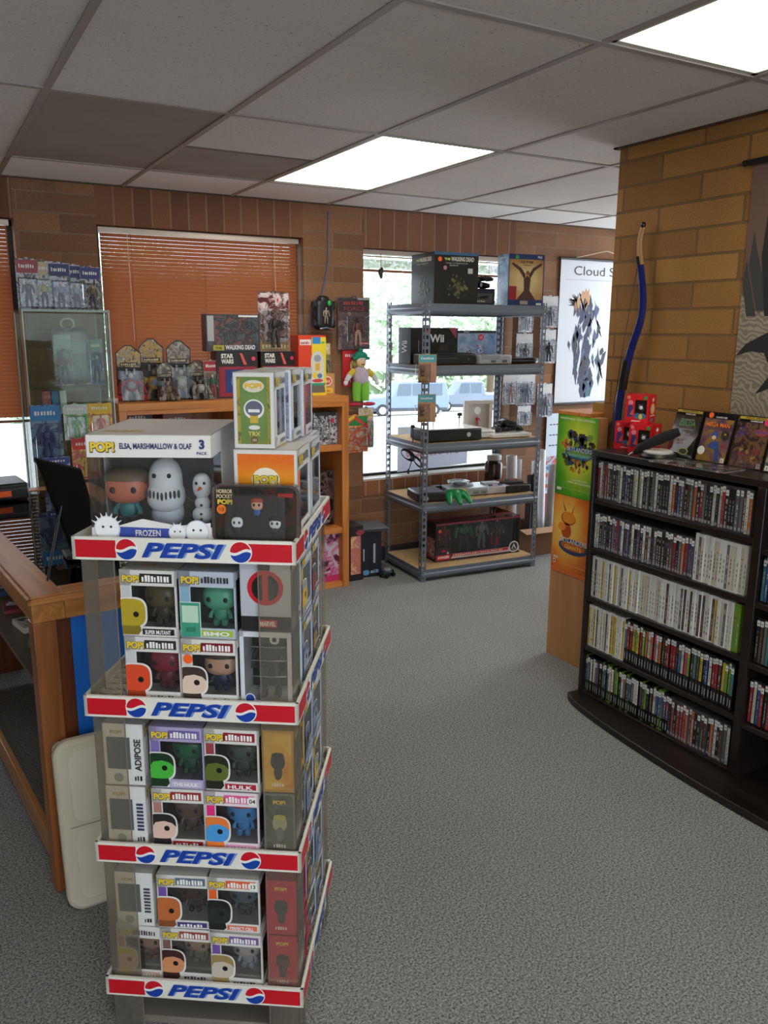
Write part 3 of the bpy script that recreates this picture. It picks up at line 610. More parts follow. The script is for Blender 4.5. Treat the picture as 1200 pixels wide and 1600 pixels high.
def deco2(q, fr, W, H):
    c1 = mat((236, 150, 50), .35); c2 = mat((190, 84, 30), .35)
    q.disc(fr, W*.40, H*.72, W*.19, c2, .0014, H*.085); q.disc(fr, W*.41, H*.73, W*.17, c1, .0016, H*.075); q.disc(fr, W*.36, H*.56, W*.13, c2, .0014, H*.10)
    q.disc(fr, W*.24, H*.60, W*.10, c1, .0016, H*.05); q.poly(fr, [(W*.30, H*.8), (W*.22, H*.94), (W*.34, H*.82)], c2, .0017); q.poly(fr, [(W*.48, H*.8), (W*.56, H*.93), (W*.5, H*.79)], c2, .0017)
    q.disc(fr, W*.56, H*.37, W*.38, mat((44, 72, 116), .35), .0020, H*.10); q.disc(fr, W*.56, H*.375, W*.32, mat((196, 96, 30), .35), .0021, H*.055)
    q.text(fr, 'SKYLANDERS', W*.56, H*.41, H*.065, mat((214, 218, 214)), W*.70, .0025, 'c', bold=.02); q.text(fr, 'GIANTS', W*.56, H*.335, H*.055, mat((240, 190, 80)), W*.44, .0025, 'c', bold=.03)
    q.rect(fr, W*.05, H*.17, W*.18, H*.20, mat((220, 200, 180)), .0016); q.rect(fr, W*.05, H*.105, W*.11, H*.155, mat((230, 230, 230)), .0016); q.disc(fr, W*.08, H*.13, W*.02, BLACK, .0018)
    q.rect(fr, W*.0, H*.0, W, H*.055, mat((226, 116, 50), .4), .0015); q.marks(fr, W*.3, H*.125, W*.6, H*.008, mat((246, 210, 170)), 20)
kposter('poster', 'green SWAPPABLE. UNSTOPPABLE. game poster on the upper half of the wooden kiosk', .822, 1.202, GRN, deco1)
kposter('poster', 'orange GIANTS game poster just below the green poster on the wooden kiosk', .440, .820, ORP, deco2)
# ------------------------------------------------------------------ vinyl figure boxes
SKIN = (226, 172, 138)
def figure(parent, x, y, z, h, head, body, hair=None, legs=None, eyes=True):
    """plain big-headed vinyl figure, h tall"""
    q = MB(); HM, BM = mat(head, .35), mat(body, .4); LM = mat(legs, .4) if legs else BM; k = h
    q.blob((x, y, z+k*.66), (k*.36, k*.27, k*.29), HM, .72, 18, 12)
    q.blob((x, y, z+k*.28), (k*.15, k*.11, k*.17), BM, .8, 12, 8)
    for s in (-1, 1):
        q.blob((x+s*k*.09, y-k*.02, z+k*.07), (k*.075, k*.10, k*.085), LM, .7, 10, 6)
        q.tube([(x+s*k*.14, y, z+k*.36), (x+s*k*.21, y-k*.03, z+k*.26), (x+s*k*.22, y-k*.07, z+k*.18)], [k*.045, k*.045, k*.05], BM, 8)
    if eyes:
        for s in (-1, 1): q.blob((x+s*k*.18, y-k*.255, z+k*.64), (k*.052, k*.02, k*.058), BLACK, 1, 10, 6)
    o = q.build('figure', parent)
    if hair:
        q = MB(); q.blob((x, y+k*.03, z+k*.80), (k*.385, k*.29, k*.19), mat(hair, .5), .8, 18, 10); q.blob((x, y+k*.12, z+k*.62), (k*.37, k*.2, k*.26), mat(hair, .5), .8, 14, 8); q.build('hair', o)
def head_pic(q, fr, x, y, r, skin, hair, z=.0026):
    """flat printed cut-out figure bust on the box corner"""
    sg = lambda a, p: math.copysign(abs(a)**p, a)
    def sq(cx, cy, rx, ry, m, zz, e=.62, a0=0, a1=360): q.poly(fr, [(max(-.001+fr_x0, cx+rx*sg(math.cos(R(a)), e)), cy+ry*sg(math.sin(R(a)), e)) for a in range(a0, a1, 12)], m, zz)
    fr_x0 = .0015; x = r*.62
    W_ = mat((222, 220, 214), .4); sq(x, y, r*1.10, r*1.02, W_, z); q.poly(fr, [(fr_x0, y), (x+r*.78, y), (x+r*.62, .004), (fr_x0, .004)], W_, z-.0001)
    q.poly(fr, [(fr_x0, y-r*.5), (x+r*.5, y-r*.5), (x+r*.66, y-r*1.2), (x+r*.45, .005), (fr_x0, .005)], mat(tuple(int(c_*.72) for c_ in skin) if hair is None else hair, .45), z+.0002)
    sq(x, y, r*.98, r*.90, mat(skin, .4), z+.0004)
    if hair: q.poly(fr, [(max(fr_x0, x+r*sg(math.cos(R(a)), .62)), y+r*.93*sg(math.sin(R(a)), .62)) for a in range(0, 181, 12)]+[(x-r*.4, y+r*.30), (x+r*.2, y+r*.42), (x+r*.72, y+r*.28)], mat(hair, .45), z+.0006)
    q.disc(fr, x+r*.36, y-r*.12, r*.19, BLACK, z+.0008)
def pop_logo(q, fr, x, y, h, z=.002):
    q.text(fr, 'POP!', x-h*.06, y-h*.1, h*1.12, mat((60, 44, 20)), h*2.5, z, shear=0, bold=.09); q.text(fr, 'POP!', x, y, h, YEL, h*2.35, z+.0005, bold=.05)
def pop_box(label, lx, ly, z, rz=0, w=.117, d=.088, h=.142, base=(214, 213, 208), band=(190, 190, 192), strip=None, title='', name='', num='', pic=None, fig=None, inner=(26, 24, 26),
            side=None, group='vinyl figure boxes in the display stand', tband=None, nband=None, tcol=(240, 240, 236), world=None, sticker=None, sidefn=None):
    loc = world if world else S2W(lx, ly, z)
    t = thing('vinyl_figure_box', label, 'toy box', loc, (SA if not world else 0)+rz, group)
    B = mat(base, .42); q = MB(); hb, lw, bb = h*.235, w*.20, h*.155; th = .0012; I = mat(inner, .6)
    q.box((-w/2, d/2-th, 0), (w/2, d/2, h), B); q.box((-w/2, -d/2, 0), (-w/2+th, d/2, h), B); q.box((-w/2, -d/2, 0), (w/2, d/2, th), B); q.box((-w/2, -d/2, h-th), (w/2, d/2, h), B)
    q.box((-w/2, -d/2, h-hb), (w/2, -d/2+th, h), B); q.box((-w/2, -d/2, 0), (-w/2+lw, -d/2+th, h), B); q.box((-w/2, -d/2, 0), (w/2, -d/2+th, bb), B); q.box((w/2-.004, -d/2, 0), (w/2, -d/2+th, h), B)
    q.box((w/2-th, -d/2, h-hb*.55), (w/2, d/2, h), B); q.box((w/2-th, -d/2, 0), (w/2, d/2, bb*.6), B); q.box((w/2-th, d/2-.012, 0), (w/2, d/2, h), B); q.box((w/2-th, -d/2, 0), (w/2, -d/2+.004, h), B)
    q.box((-w/2+.002, d/2-.004, .002), (w/2-.002, d/2-.002, h-.002), I)
    q.box((-w/2+.0015, -d/2+.004, .002), (-w/2+.003, d/2-.002, h-.002), I)
    F = faces(w, d, h); f_, l_ = F['F'], F['L']
    if strip: q.rect(f_, w*.03, h*.02, lw*.9, h-hb, mat(strip, .4), .0004)
    if tband: q.rect(f_, w*.36, h-hb*.80, w*.93, h-hb*.22, mat(tband, .4), .0005)
    pop_logo(q, f_, w*.05, h-hb*.78, hb*.46)
    if title: q.text(f_, title, w*.40, h-hb*.70, hb*.36, mat(tcol if tband else (50, 48, 60), .4), w*.50, .002, bold=.03)
    else: q.marks(f_, w*.40, h-hb*.72, w*.5, hb*.42, mat(tcol if tband else (50, 48, 60), .4), 9)
    if nband: q.rect(f_, w*.36, bb*.22, w*.93, bb*.8, mat(nband, .4), .0005)
    if name: q.text(f_, name, w*.64, bb*.30, bb*.40, mat((236, 236, 236) if nband else (50, 48, 60), .4), w*.46, .002, 'c', bold=.03)
    else: q.marks(f_, w*.42, bb*.3, w*.45, bb*.36, mat((236, 236, 236) if nband else (50, 48, 60), .4), 7)
    if num: q.rect(f_, w*.82, h-hb*.82, w*.95, h-hb*.25, mat((236, 234, 228), .4), .0021); q.text(f_, num, w*.885, h-hb*.7, hb*.30, BLACK, None, .0026, 'c')
    if pic: head_pic(q, f_, w*.17, h*.37, w*.275, pic[0], pic[1])
    if sidefn: sidefn(q, l_, d, h)
    elif side:
        q.rect(l_, d*.07, h*.04, d*.93, h*.96, side[0], .0004); q.text(l_, 'POP!', d*.5, h*.82, h*.07, YEL, d*.4, .002, 'c', bold=.06)
        for cc, (cx, cy, rx, ry) in zip(side[1], ((.5, .50, .23, .14), (.5, .32, .13, .12), (.5, .60, .2, .05))): q.disc(l_, d*cx, h*cy, d*rx, mat(cc, .4), None, h*ry)
        q.marks(l_, d*.3, h*.10, d*.4, h*.06, mat((230, 230, 226)), 5)
    q.marks(F['T'], w*.3, d*.3, w*.4, d*.16, YEL, 4)
    q.build('carton', t, bevel=0, smooth=False)
    q = MB(); q.box((-w/2+lw, -d/2+.0013, bb), (w/2-.004, -d/2+.0017, h-hb), FILM); q.box((w/2-.0017, -d/2+.004, bb*.6), (w/2-.0013, d/2-.012, h-hb*.55), FILM); q.build('window', t, smooth=False)
    if fig: figure(t, w*.10, d*.06, bb*.55, (h-hb-bb)*1.12, *fig)
    if sticker:
        q = MB(); q.disc(f_, w*.13, h*.70, w*.085, mat(sticker), .0032); q.build('price_sticker', t)
    return t
T1, T2, T3 = .823, .4815, .1415
FR = -.168
GRP = 'vinyl figure boxes in the display stand'
def pb(label, x, z, tier, **k): return pop_box(label, x, FR+random.uniform(-.004, .004), z, random.uniform(-.02, .02), **k)
pb('boxed vinyl figure reading SUPER MUTANT, yellow-green head on its corner', -.080, T1+.1425, 1, strip=(196, 198, 200), tband=(40, 40, 42), name='SUPER MUTANT', nband=(28, 28, 28), pic=((176, 156, 40), None), fig=((96, 84, 50), (60, 54, 36), None), inner=(14, 13, 10))
pb('boxed vinyl figure reading BMO, pale green square figure, upper middle of the first tier', .041, T1+.1425, 1, base=(178, 188, 200), strip=(130, 170, 196), name='BMO', nband=(160, 190, 50), fig=((96, 190, 150), (70, 160, 126), None), inner=(40, 60, 54))
pb('boxed vinyl figure, red head picture, dark red figure inside, lower left of first tier', -.079, T1, 1, strip=(196, 198, 200), tband=(40, 40, 42), pic=((214, 74, 38), None), fig=((150, 30, 50), (110, 20, 40), None, None, True), inner=(22, 8, 8))
pb('boxed vinyl figure with orange price sticker and dark red title, lower middle of first tier', .040, T1, 1, tband=(120, 16, 30), pic=((220, 196, 176), (60, 44, 38)), fig=(SKIN, (34, 44, 74), (66, 44, 32)), sticker=(240, 96, 24), inner=(30, 22, 20))
# pale green plain block printed on the corner of the BMO box
def corner_block(parent):
    q = MB(); w, d, h = .117, .088, .142; fr = faces(w, d, h)['F']
    q.rect(fr, .001, .004, .044, .078, mat((196, 214, 204), .4), .0028); q.rect(fr, .002, .004, .042, .076, mat((58, 150, 122), .4), .0031); q.rect(fr, .005, .034, .039, .070, mat((182, 214, 190), .4), .0034)
    q.rect(fr, .012, .014, .032, .024, mat((40, 120, 96), .4), .0034)
    o = q.build('corner_picture', parent)
corner_block([o for o in C.objects if o.get('label', '').startswith('boxed vinyl figure reading BMO')][0])
def disc_side(q, fr, W, H):
    q.rect(fr, 0, H*.22, W, H, mat((176, 180, 190), .4), .0004); q.rect(fr, 0, 0, W, H*.2, mat((30, 26, 28), .4), .0004); q.rect(fr, W*.36, H*.84, W*.60, H, mat((34, 32, 34), .4), .0008)
    cx, cy, r = W*.5, H*.60, W*.36
    q.disc(fr, cx, cy, r, mat((186, 22, 36), .35), .0010); q.disc(fr, cx, cy, r*.76, mat((18, 15, 16), .35), .0014); q.rect(fr, cx-r*.17, cy-r*.80, cx+r*.17, cy+r*.80, mat((186, 22, 36), .35), .0018)
    q.rect(fr, W*.36, H*.05, W*.72, H*.155, mat((190, 20, 34), .4), .0016); q.text(fr, 'MARVEL', W*.54, H*.065, H*.07, WHITE, W*.32, .0020, 'c', bold=.04)
pop_box('grey box side with red round emblem and MARVEL below, upper right of first tier', .159, -.155, T1+.164, R(90), w=.112, d=.102, h=.150, sidefn=disc_side, base=(176, 180, 188), fig=((170, 24, 34), (120, 16, 24)))
t = thing('action_figure_box', 'white-framed window box with a dark articulated figure, below the red round emblem', 'toy box', S2W(.156, -.160, T1), SA-.02, GRP)
q = MB(); w, d, h = .108, .096, .160; B = mat((206, 208, 216), .4)
for a, b_ in (((-w/2, d/2-.001, 0), (w/2, d/2, h)), ((-w/2, -d/2, 0), (-w/2+.001, d/2, h)), ((-w/2, -d/2, 0), (w/2, d/2, .001)), ((-w/2, -d/2, h-.001), (w/2, d/2, h)), ((-w/2, -d/2, h-.012), (w/2, -d/2+.001, h)), ((-w/2, -d/2, 0), (-w/2+.009, -d/2+.001, h)), ((w/2-.009, -d/2, 0), (w/2, -d/2+.001, h)), ((-w/2, -d/2, 0), (w/2, -d/2+.001, .010))): q.box(a, b_, B)
q.box((-w/2+.002, d/2-.004, .002), (w/2-.002, d/2-.002, h-.002), mat((22, 24, 30), .5)); F = faces(w, d, h)['F']
q.disc(F, .020, .014, .011, mat((220, 222, 226)), .0012); q.disc(F, .020, .014, .009, mat((20, 60, 150)), .0016); q.disc(F, w*.68, h-.016, .010, mat((196, 198, 206)), .0012); q.disc(F, w*.68, h-.016, .005, BLACK, .0016)
q.build('carton', t, smooth=False); q = MB(); q.box((-w/2+.009, -d/2+.0012, .010), (w/2-.009, -d/2+.0016, h-.012), FILM)
q.build('window', t, smooth=False)
q = MB(); DK = mat((40, 44, 58), .3, .3); 
q.blob((0, 0, .128), (.011, .011, .014), DK); q.blob((0, 0, .098), (.022, .013, .022), DK, .8); q.blob((0, 0, .074), (.015, .011, .013), DK, .8)
for s in (-1, 1):
    q.tube([(s*.024, 0, .110), (s*.034, -.004, .088), (s*.034, -.014, .066)], [.008, .007, .006], DK); q.tube([(s*.009, 0, .070), (s*.013, -.006, .042), (s*.015, 0, .008)], [.010, .008, .007], DK); q.blob((s*.015, -.008, .006), (.008, .014, .006), DK, .7)
q.build('figure', t)
for z in (.05, .085, .115):
    q = MB(); q.tube([(-.04, -.018, z), (0, -.024, z+.002), (.035, -.016, z)], .0012, mat((230, 230, 236), .1, .6), 5); q.build('twist_tie', t)
# side panels facing the front
def vtext(txt, cc=(40, 40, 46)):
    def fn(q, fr, W, H):
        q.rect(fr, W*.70, H*.02, W*.97, H*.98, mat((216, 216, 214), .4), .0006); [q.rect(fr, W*.75, H*(.26+.06*k), W*.92, H*(.30+.06*k), mat(cc, .4), .0012) for k in range(8)] if not txt else q.text(fr, txt, W*.93, H*.24, W*.17, mat(cc, .4), H*.52, .0020, bold=.03, ang=90); q.marks(fr, W*.74, H*.08, W*.2, H*.08, BLACK, 3)
        q.rect(fr, W*.08, H*.26, W*.66, H*.78, mat((92, 98, 100), .15), .0006); q.text(fr, 'POP!', W*.34, H*.84, H*.06, mat((180, 160, 110)), W*.3, .0020, 'c', bold=.06); q.disc(fr, W*.34, H*.12, W*.12, mat((150, 152, 156), .4), .0010)
    return fn
pop_box('white box turned sideways, spelling ADIPOSE up its edge, upper left of the second tier', -.155, -.152, T2+.1445, R(90), sidefn=vtext('ADIPOSE'), d=.088, fig=((220, 220, 214), (220, 220, 214)))
pb('boxed vinyl figure reading THE HULK, bright green head picture with dark hair', -.038, T2+.1445, 2, base=(168, 158, 196), strip=(120, 104, 170), tband=(110, 92, 160), name='THE HULK', nband=(190, 184, 206), pic=((70, 178, 60), (16, 50, 26)), fig=((30, 110, 74), (24, 90, 60), (10, 40, 26)), inner=(6, 22, 14))
pb('boxed vinyl figure with dark red HULK label and olive green head picture', .080, T2+.1445, 2, tband=(140, 24, 40), name='HULK', nband=(170, 24, 44), strip=(150, 60, 70), pic=((92, 104, 40), (30, 32, 20)), fig=((84, 92, 84), (70, 78, 70), (50, 56, 52)), inner=(24, 22, 20))
pop_box('white box turned sideways with a dark-haired figure, lower left of the second tier', -.157, -.153, T2, R(90), sidefn=vtext('', (50, 60, 90)), d=.088, fig=(SKIN, (30, 30, 34), (40, 28, 24)))
pb('boxed vinyl figure with black-haired head picture, brown figure inside, lower middle of second tier', -.042, T2, 2, tband=(150, 40, 44), strip=(170, 120, 110), nband=(150, 30, 40), pic=((222, 188, 172), (34, 30, 32)), fig=((110, 84, 74), (90, 70, 64), None), inner=(30, 24, 22))
pb('boxed vinyl figure with pink title and number 04, blue toy inside', .076, T2, 2, base=(222, 214, 218), tband=(224, 90, 150), num='04', strip=(220, 40, 120), nband=(230, 160, 196), pic=((70, 150, 214), (226, 120, 50)), fig=((70, 150, 210), (70, 150, 210), (200, 70, 60)), inner=(30, 30, 34))
YG = art(31, [(196, 110, 16), (222, 168, 30), (226, 190, 60)], 9); GG = art(32, [(60, 72, 60), (96, 104, 92), (50, 56, 48)], 14); RG = mat((196, 26, 66), .4); BG = art(33, [(92, 104, 130), (140, 150, 176), (60, 66, 84)], 16); GY = art(34, [(120, 122, 130), (170, 172, 180), (70, 72, 80)], 18)
def sd(bg, *cc): return (bg, cc)
pop_box('yellow box side with a small black caped silhouette, upper right of the second tier', .176, -.152, T2+.1445, R(90), d=.068, side=sd(YG, (16, 14, 14), (20, 18, 18), (16, 14, 14)), base=(196, 150, 40), fig=((20, 20, 22), (20, 20, 22)))
pop_box('grey-green box side with small pale blond figure picture, lower right of second tier', .177, -.152, T2, R(90), d=.068, side=sd(GG, (176, 178, 150), (120, 122, 120), (190, 190, 100)), base=(120, 124, 118), fig=(SKIN, (120, 120, 120), (210, 190, 90)))
pop_box('grey box turned sideways, upper left of the third tier', -.153, -.152, T3+.137, R(90), h=.135, sidefn=vtext('', (70, 70, 80)), d=.086, fig=((200, 200, 196), (180, 180, 176)))
pb('boxed vinyl figure with orange long-eared head picture, upper middle of the third tier', -.043, T3+.137, 3, h=.135, strip=(110, 80, 160), tband=(96, 110, 130), nband=(70, 60, 120), pic=((186, 104, 54), None), fig=((74, 48, 38), (60, 42, 36), None), inner=(34, 26, 24))
pb('boxed vinyl figure with orange title and PERFECT CELL label, upper right of third tier', .071, T3+.137, 3, h=.135, strip=(226, 96, 36), tband=(226, 96, 40), num='13', name='PERFECT CELL', nband=(226, 110, 80), pic=((40, 44, 44), (26, 28, 28)), fig=((96, 106, 110), (70, 78, 78), (60, 66, 70)), inner=(28, 26, 24))
pb('boxed vinyl figure with blond head picture, lower left of the third tier', -.150, T3, 3, h=.135, w=.104, strip=(190, 150, 100), nband=(200, 170, 150), pic=((226, 178, 146), (206, 190, 50)), fig=(SKIN, (150, 70, 60), (150, 60, 50)), inner=(40, 32, 28))
pb('boxed vinyl figure with brown curly-haired head picture, lower middle of the third tier', -.040, T3, 3, h=.135, strip=(120, 90, 80), tband=(150, 70, 60), pic=((206, 140, 96), (60, 30, 30)), fig=((196, 150, 110), (150, 140, 110), (140, 110, 60)), inner=(40, 32, 26))
pb('boxed vinyl figure, purple title, pale sandy-haired head picture, lower right of third tier', .075, T3, 3, h=.135, strip=(110, 80, 160), tband=(120, 90, 150), pic=((196, 186, 170), (150, 130, 80)), fig=((206, 190, 180), (180, 180, 190), (150, 120, 90)), inner=(44, 36, 36))
pop_box('crimson box side with a small dark green figure picture, upper right of the third tier', .176, -.152, T3+.137, R(90), d=.068, h=.135, side=sd(RG, (44, 50, 34), (60, 66, 44), (36, 40, 28)), base=(196, 40, 70), fig=((60, 66, 44), (50, 54, 40)))
pop_box('crimson box side with a small brown figure picture, lower right of the third tier', .177, -.153, T3, R(90), d=.068, h=.135, side=sd(RG, (90, 44, 26), (60, 34, 30), (44, 24, 20)), base=(196, 40, 70), fig=((120, 70, 44), (60, 40, 34)))
# boxes seen through the right-hand side of the stand, their fronts to the right
RS = [((96, 110, 140), (140, 150, 170)), ((60, 70, 92), (170, 130, 60)), ((130, 136, 150), (90, 110, 160)), ((150, 150, 156), (210, 170, 60)), ((80, 84, 96), (150, 60, 60)), ((110, 130, 160), (60, 60, 70))]
for tn, (tz, hh) in enumerate(((T1, .142), (T2, .142), (T3, .135))):
    for row in range(2):
        for j in range(2):
            cc = RS[(tn*2+row*3+j) % 6]
            pop_box('boxed figure facing the right side of %s tier, %s row, %s' % (('first', 'second', 'third')[tn], ('lower', 'upper')[row], ('mid-side', 'by far corner')[j]),
                    .166, -.030+j*.120, tz+row*(hh+.002)+.0005, R(90)+random.uniform(-.04, .04), h=hh, base=(176, 186, 204), strip=cc[1], tband=cc[0], nband=cc[0], pic=(cc[1], cc[0]), fig=(cc[1], cc[0], (40, 40, 44)), inner=(40, 44, 54))
pop_box('plain white box back in the left part of the first tier', -.17, -.02, T1+.0, R(180), h=.142, d=.07, w=.07, inner=(60, 60, 60))
pop_box('plain white box resting on the other at the left of the first tier', -.165, -.015, T1+.1425, R(180), h=.10, d=.07, w=.07, inner=(60, 60, 60))

# ---- on the top tray
ZT = 1.163
t = thing('figure_set_box', 'large white window box reading ELSA, MARSHMALLOW & OLAF 3 PACK on top of the stand', 'toy box', S2W(-.080, -.058, ZT), SA+R(5))
w, d, h = .245, .29, .216; B = mat((226, 224, 220), .4); q = MB(); F = faces(w, d, h); f_ = F['F']
for a, b_ in (((-w/2, d/2-.0015, 0), (w/2, d/2, h)), ((-w/2, -d/2, 0), (w/2, d/2, .0015)), ((-w/2, -d/2, h-.0015), (w/2, d/2, h)), ((-w/2, -d/2, h-.045), (w/2, -d/2+.0015, h)), ((-w/2, -d/2, 0), (w/2, -d/2+.0015, .030)),
              ((w/2-.0015, -d/2+.10, 0), (w/2, d/2, h)), ((-w/2, -d/2+.10, 0), (-w/2+.0015, d/2, h)), ((w/2-.0015, -d/2, h-.045), (w/2, d/2, h)), ((-w/2, -d/2, h-.045), (-w/2+.0015, d/2, h)), ((w/2-.0015, -d/2, 0), (w/2, d/2, .03)), ((-w/2, -d/2, 0), (-w/2+.0015, d/2, .03))): q.box(a, b_, B)
q.box((-w/2+.012, d/2-.185, .002), (w/2-.002, d/2-.180, h-.003), mat((34, 32, 36), .6)); q.box((-w/2+.002, -d/2+.004, .002), (w/2-.002, d/2-.16, .02), mat((50, 48, 56), .6))
pop_logo(q, f_, .009, h-.034, .020); q.text(f_, 'ELSA, MARSHMALLOW & OLAF', .066, h-.030, .0135, mat((44, 50, 100)), w*.575, .002, bold=.03); q.text(f_, '3', w*.925, h-.028, .019, mat((44, 50, 110)), None, .002, 'c', bold=.05); q.text(f_, 'PACK', w*.925, h-.039, .006, mat((44, 50, 110)), None, .002, 'c')
q.poly(f_, [(.055, .008), (w*.97, .004), (w*.97, .040), (w*.70, .034), (w*.42, .048), (.055, .034)], B, .0009); q.poly(f_, [(.055, .010), (w*.78, .006), (w*.78, .027), (.055, .032)], mat((54, 74, 160), .4), .0012); q.text(f_, 'FROZEN', w*.46, .0125, .013, WHITE, .05, .0020, 'c', bold=.02)
for cx, cy, r, e in ((.032, .028, .026, 7), (w*.70, .020, .018, 4), (w*.86, .022, .024, 0)):
    q.disc(f_, cx, cy, r, mat((200, 206, 216), .4), .0024, r*1.0); q.disc(f_, cx, cy, r*.9, mat((236, 238, 240), .4), .0027, r*.92)
    for k in range(e): a = R(30+120*k/max(1, e-1)); q.poly(f_, [(cx+r*.8*math.cos(a-.15), cy+r*.8*math.sin(a-.15)), (cx+r*1.35*math.cos(a), cy+r*1.35*math.sin(a)), (cx+r*.8*math.cos(a+.15), cy+r*.8*math.sin(a+.15))], mat((222, 228, 236), .4), .0026)
    for s in (-1, 1): q.disc(f_, cx+s*r*.3, cy+r*.15, r*.1, mat((40, 44, 70)), .0030)
q.text(F['T'], 'POP!', .02, .03, .03, YEL, None, .002)
q.build('carton', t, smooth=False)
q = MB(); q.box((-w/2, -d/2+.0004, .030), (w/2, -d/2+.0009, h-.045), FILM)
for s in (-1, 1): q.box((s*(w/2-.0006)-.0002, -d/2, .030), (s*(w/2-.0006)+.0002, -d/2+.10, h-.045), FILM)
q.build('window', t, smooth=False)
figure(t, -.068, -.075, .022, .118, (200, 112, 86), (36, 120, 120), (96, 80, 60), (40, 44, 60))
q = MB(); W_ = mat((226, 228, 228), .4); q.blob((.012, -.075, .112), (.034, .034, .050), W_, .9, 20, 14); q.blob((.012, -.077, .082), (.038, .036, .034), W_, .8, 20, 12); q.blob((.012, -.070, .045), (.034, .028, .032), mat((196, 204, 214), .4), .9)
for k in range(9): q.blob((.012+(k-4)*.0082, -.1125+abs(k-4)*.0017, .086+abs(k-4)*.0012), (.0030, .003, .009), mat((24, 34, 40), .4), 1, 8, 6)
for s in (-1, 1): q.blob((.012+s*.015, -.107, .128), (.0045, .004, .005), BLACK, 1, 10, 6)
q.build('white_figure', t)
q = MB(); q.blob((.088, -.085, .104), (.019, .017, .027), W_, .9); q.blob((.088, -.085, .068), (.016, .014, .017), W_); q.blob((.088, -.085, .044), (.022, .019, .019), W_); q.tube([(.088, -.100, .102), (.086, -.122, .100)], [.004, .001], ORG, 8)
for s in (-1, 1): q.blob((.088+s*.008, -.101, .112), (.003, .002, .0035), BLACK, 1, 8, 6); q.tube([(.088+s*.016, -.085, .070), (.088+s*.034, -.085, .084)], .0016, mat((90, 60, 40)), 5)
for z in (.066, .048, .038): q.blob((.088, -.1025 if z < .06 else -.099, z), (.003, .002, .003), BLACK, 1, 8, 6)
q.build('snow_figure', t)

def tall_side(q, fr, W, H):
    q.rect(fr, W*.09, H*.06, W*.90, H*.94, radial('green_ochre_print', (150, 128, 40), (100, 132, 70), (130, 150, 90), (0, 0, .075), (9, 9, 8)), .0005); q.rect(fr, W*.82, H*.06, W*.90, H*.94, art(8, [(60, 70, 40), (150, 140, 60)], 60), .0008); q.rect(fr, W*.09, H*.06, W*.17, H*.94, art(9, [(70, 80, 44), (170, 150, 60)], 60), .0008)
    q.disc(fr, W*.5, H*.82, W*.26, mat((214, 208, 190)), .0008, H*.08); q.text(fr, 'POP!', W*.5, H*.79, H*.07, mat((226, 180, 50)), W*.42, .0020, 'c', bold=.06)
    q.disc(fr, W*.5, H*.52, W*.25, mat((226, 226, 222)), .0009, H*.13); q.disc(fr, W*.5, H*.53, W*.21, mat((96, 100, 118)), .0012, H*.10); q.rect(fr, W*.36, H*.48, W*.64, H*.52, mat((226, 226, 222)), .0016); q.rect(fr, W*.40, H*.34, W*.60, H*.44, mat((196, 170, 60)), .0012); q.disc(fr, W*.5, H*.28, W*.14, mat((220, 220, 216)), .0012, H*.03)
    q.text(fr, 'TRX', W*.5, H*.17, H*.055, mat((226, 200, 110)), W*.30, .0020, 'c', bold=.02); q.disc(fr, W*.5, H*.115, W*.09, mat((120, 90, 40)), .0010); q.text(fr, '121', W*.5, H*.10, H*.03, WHITE, None, .0020, 'c')
def orange_side(q, fr, W, H):
    q.rect(fr, W*.06, H*.04, W*.95, H*.95, radial('orange_yellow_print', (222, 104, 24), (232, 150, 30), (240, 190, 50), (0, 0, .06), (6, 6, 9)), .0005)
    q.disc(fr, W*.5, H*.66, W*.22, mat((236, 228, 206)), .0009, H*.14); q.poly(fr, [(W*.38, H*.56), (W*.5, H*.40), (W*.55, H*.56)], mat((236, 228, 206)), .0009); q.text(fr, 'POP!', W*.5, H*.61, H*.11, mat((60, 40, 20)), W*.40, .0018, 'c', bold=.1); q.text(fr, 'POP!', W*.5, H*.615, H*.10, YEL, W*.37, .0024, 'c', bold=.05); q.rect(fr, W*.38, H*.52, W*.62, H*.57, mat((196, 30, 40)), .0020)
TG = 'vinyl figure boxes stacked on top of the display stand'
OY = [-.075, .065]
pop_box('orange and yellow sided box with large POP! logo behind the dark tin', .150, OY[0], ZT, R(90), w=.135, d=.130, h=.182, sidefn=orange_side, base=(216, 214, 208), strip=(226, 110, 40), fig=((200, 150, 60), (160, 80, 40)), inner=(60, 70, 90), group=TG)
pop_box('box behind the orange sided box on the top tray, nearer the far corner', .152, OY[1]+.0, ZT, R(90), w=.135, d=.130, h=.178, side=sd(BG, (200, 200, 210), (60, 70, 100), (60, 70, 100)), base=(196, 200, 210), fig=((160, 170, 190), (80, 90, 120)), inner=(50, 60, 90), group=TG)
pop_box('green and ochre sided box reading TRX 121, topmost and nearest on the stand', .128, -.080, ZT+.183, R(90), w=.112, d=.083, h=.152, sidefn=tall_side, base=(214, 214, 210), fig=((120, 126, 150), (196, 170, 60)), inner=(50, 60, 90), group=TG)
pop_box('middle box of the three standing on the orange sided box', .140, .036, ZT+.183, R(90), w=.112, d=.083, h=.152, side=sd(BG, (200, 200, 210), (60, 70, 100), (60, 70, 100)), base=(206, 208, 214), fig=((160, 170, 190), (80, 90, 120)), inner=(50, 60, 90), group=TG)
pop_box('farthest box of the three standing on the orange sided box', .146, .152, ZT+.179, R(90), w=.112, d=.083, h=.152, side=sd(GY, (160, 40, 60), (60, 70, 100), (60, 70, 100)), base=(206, 208, 214), strip=(190, 60, 70), fig=((190, 60, 70), (80, 90, 120)), inner=(70, 40, 50), group=TG)
pop_box('lower box at the far corner of the top tray, behind the others', .15, .186, ZT, R(90), w=.10, d=.10, h=.178, base=(190, 196, 210), fig=((160, 150, 140), (80, 90, 120)), inner=(50, 60, 90), group=TG)

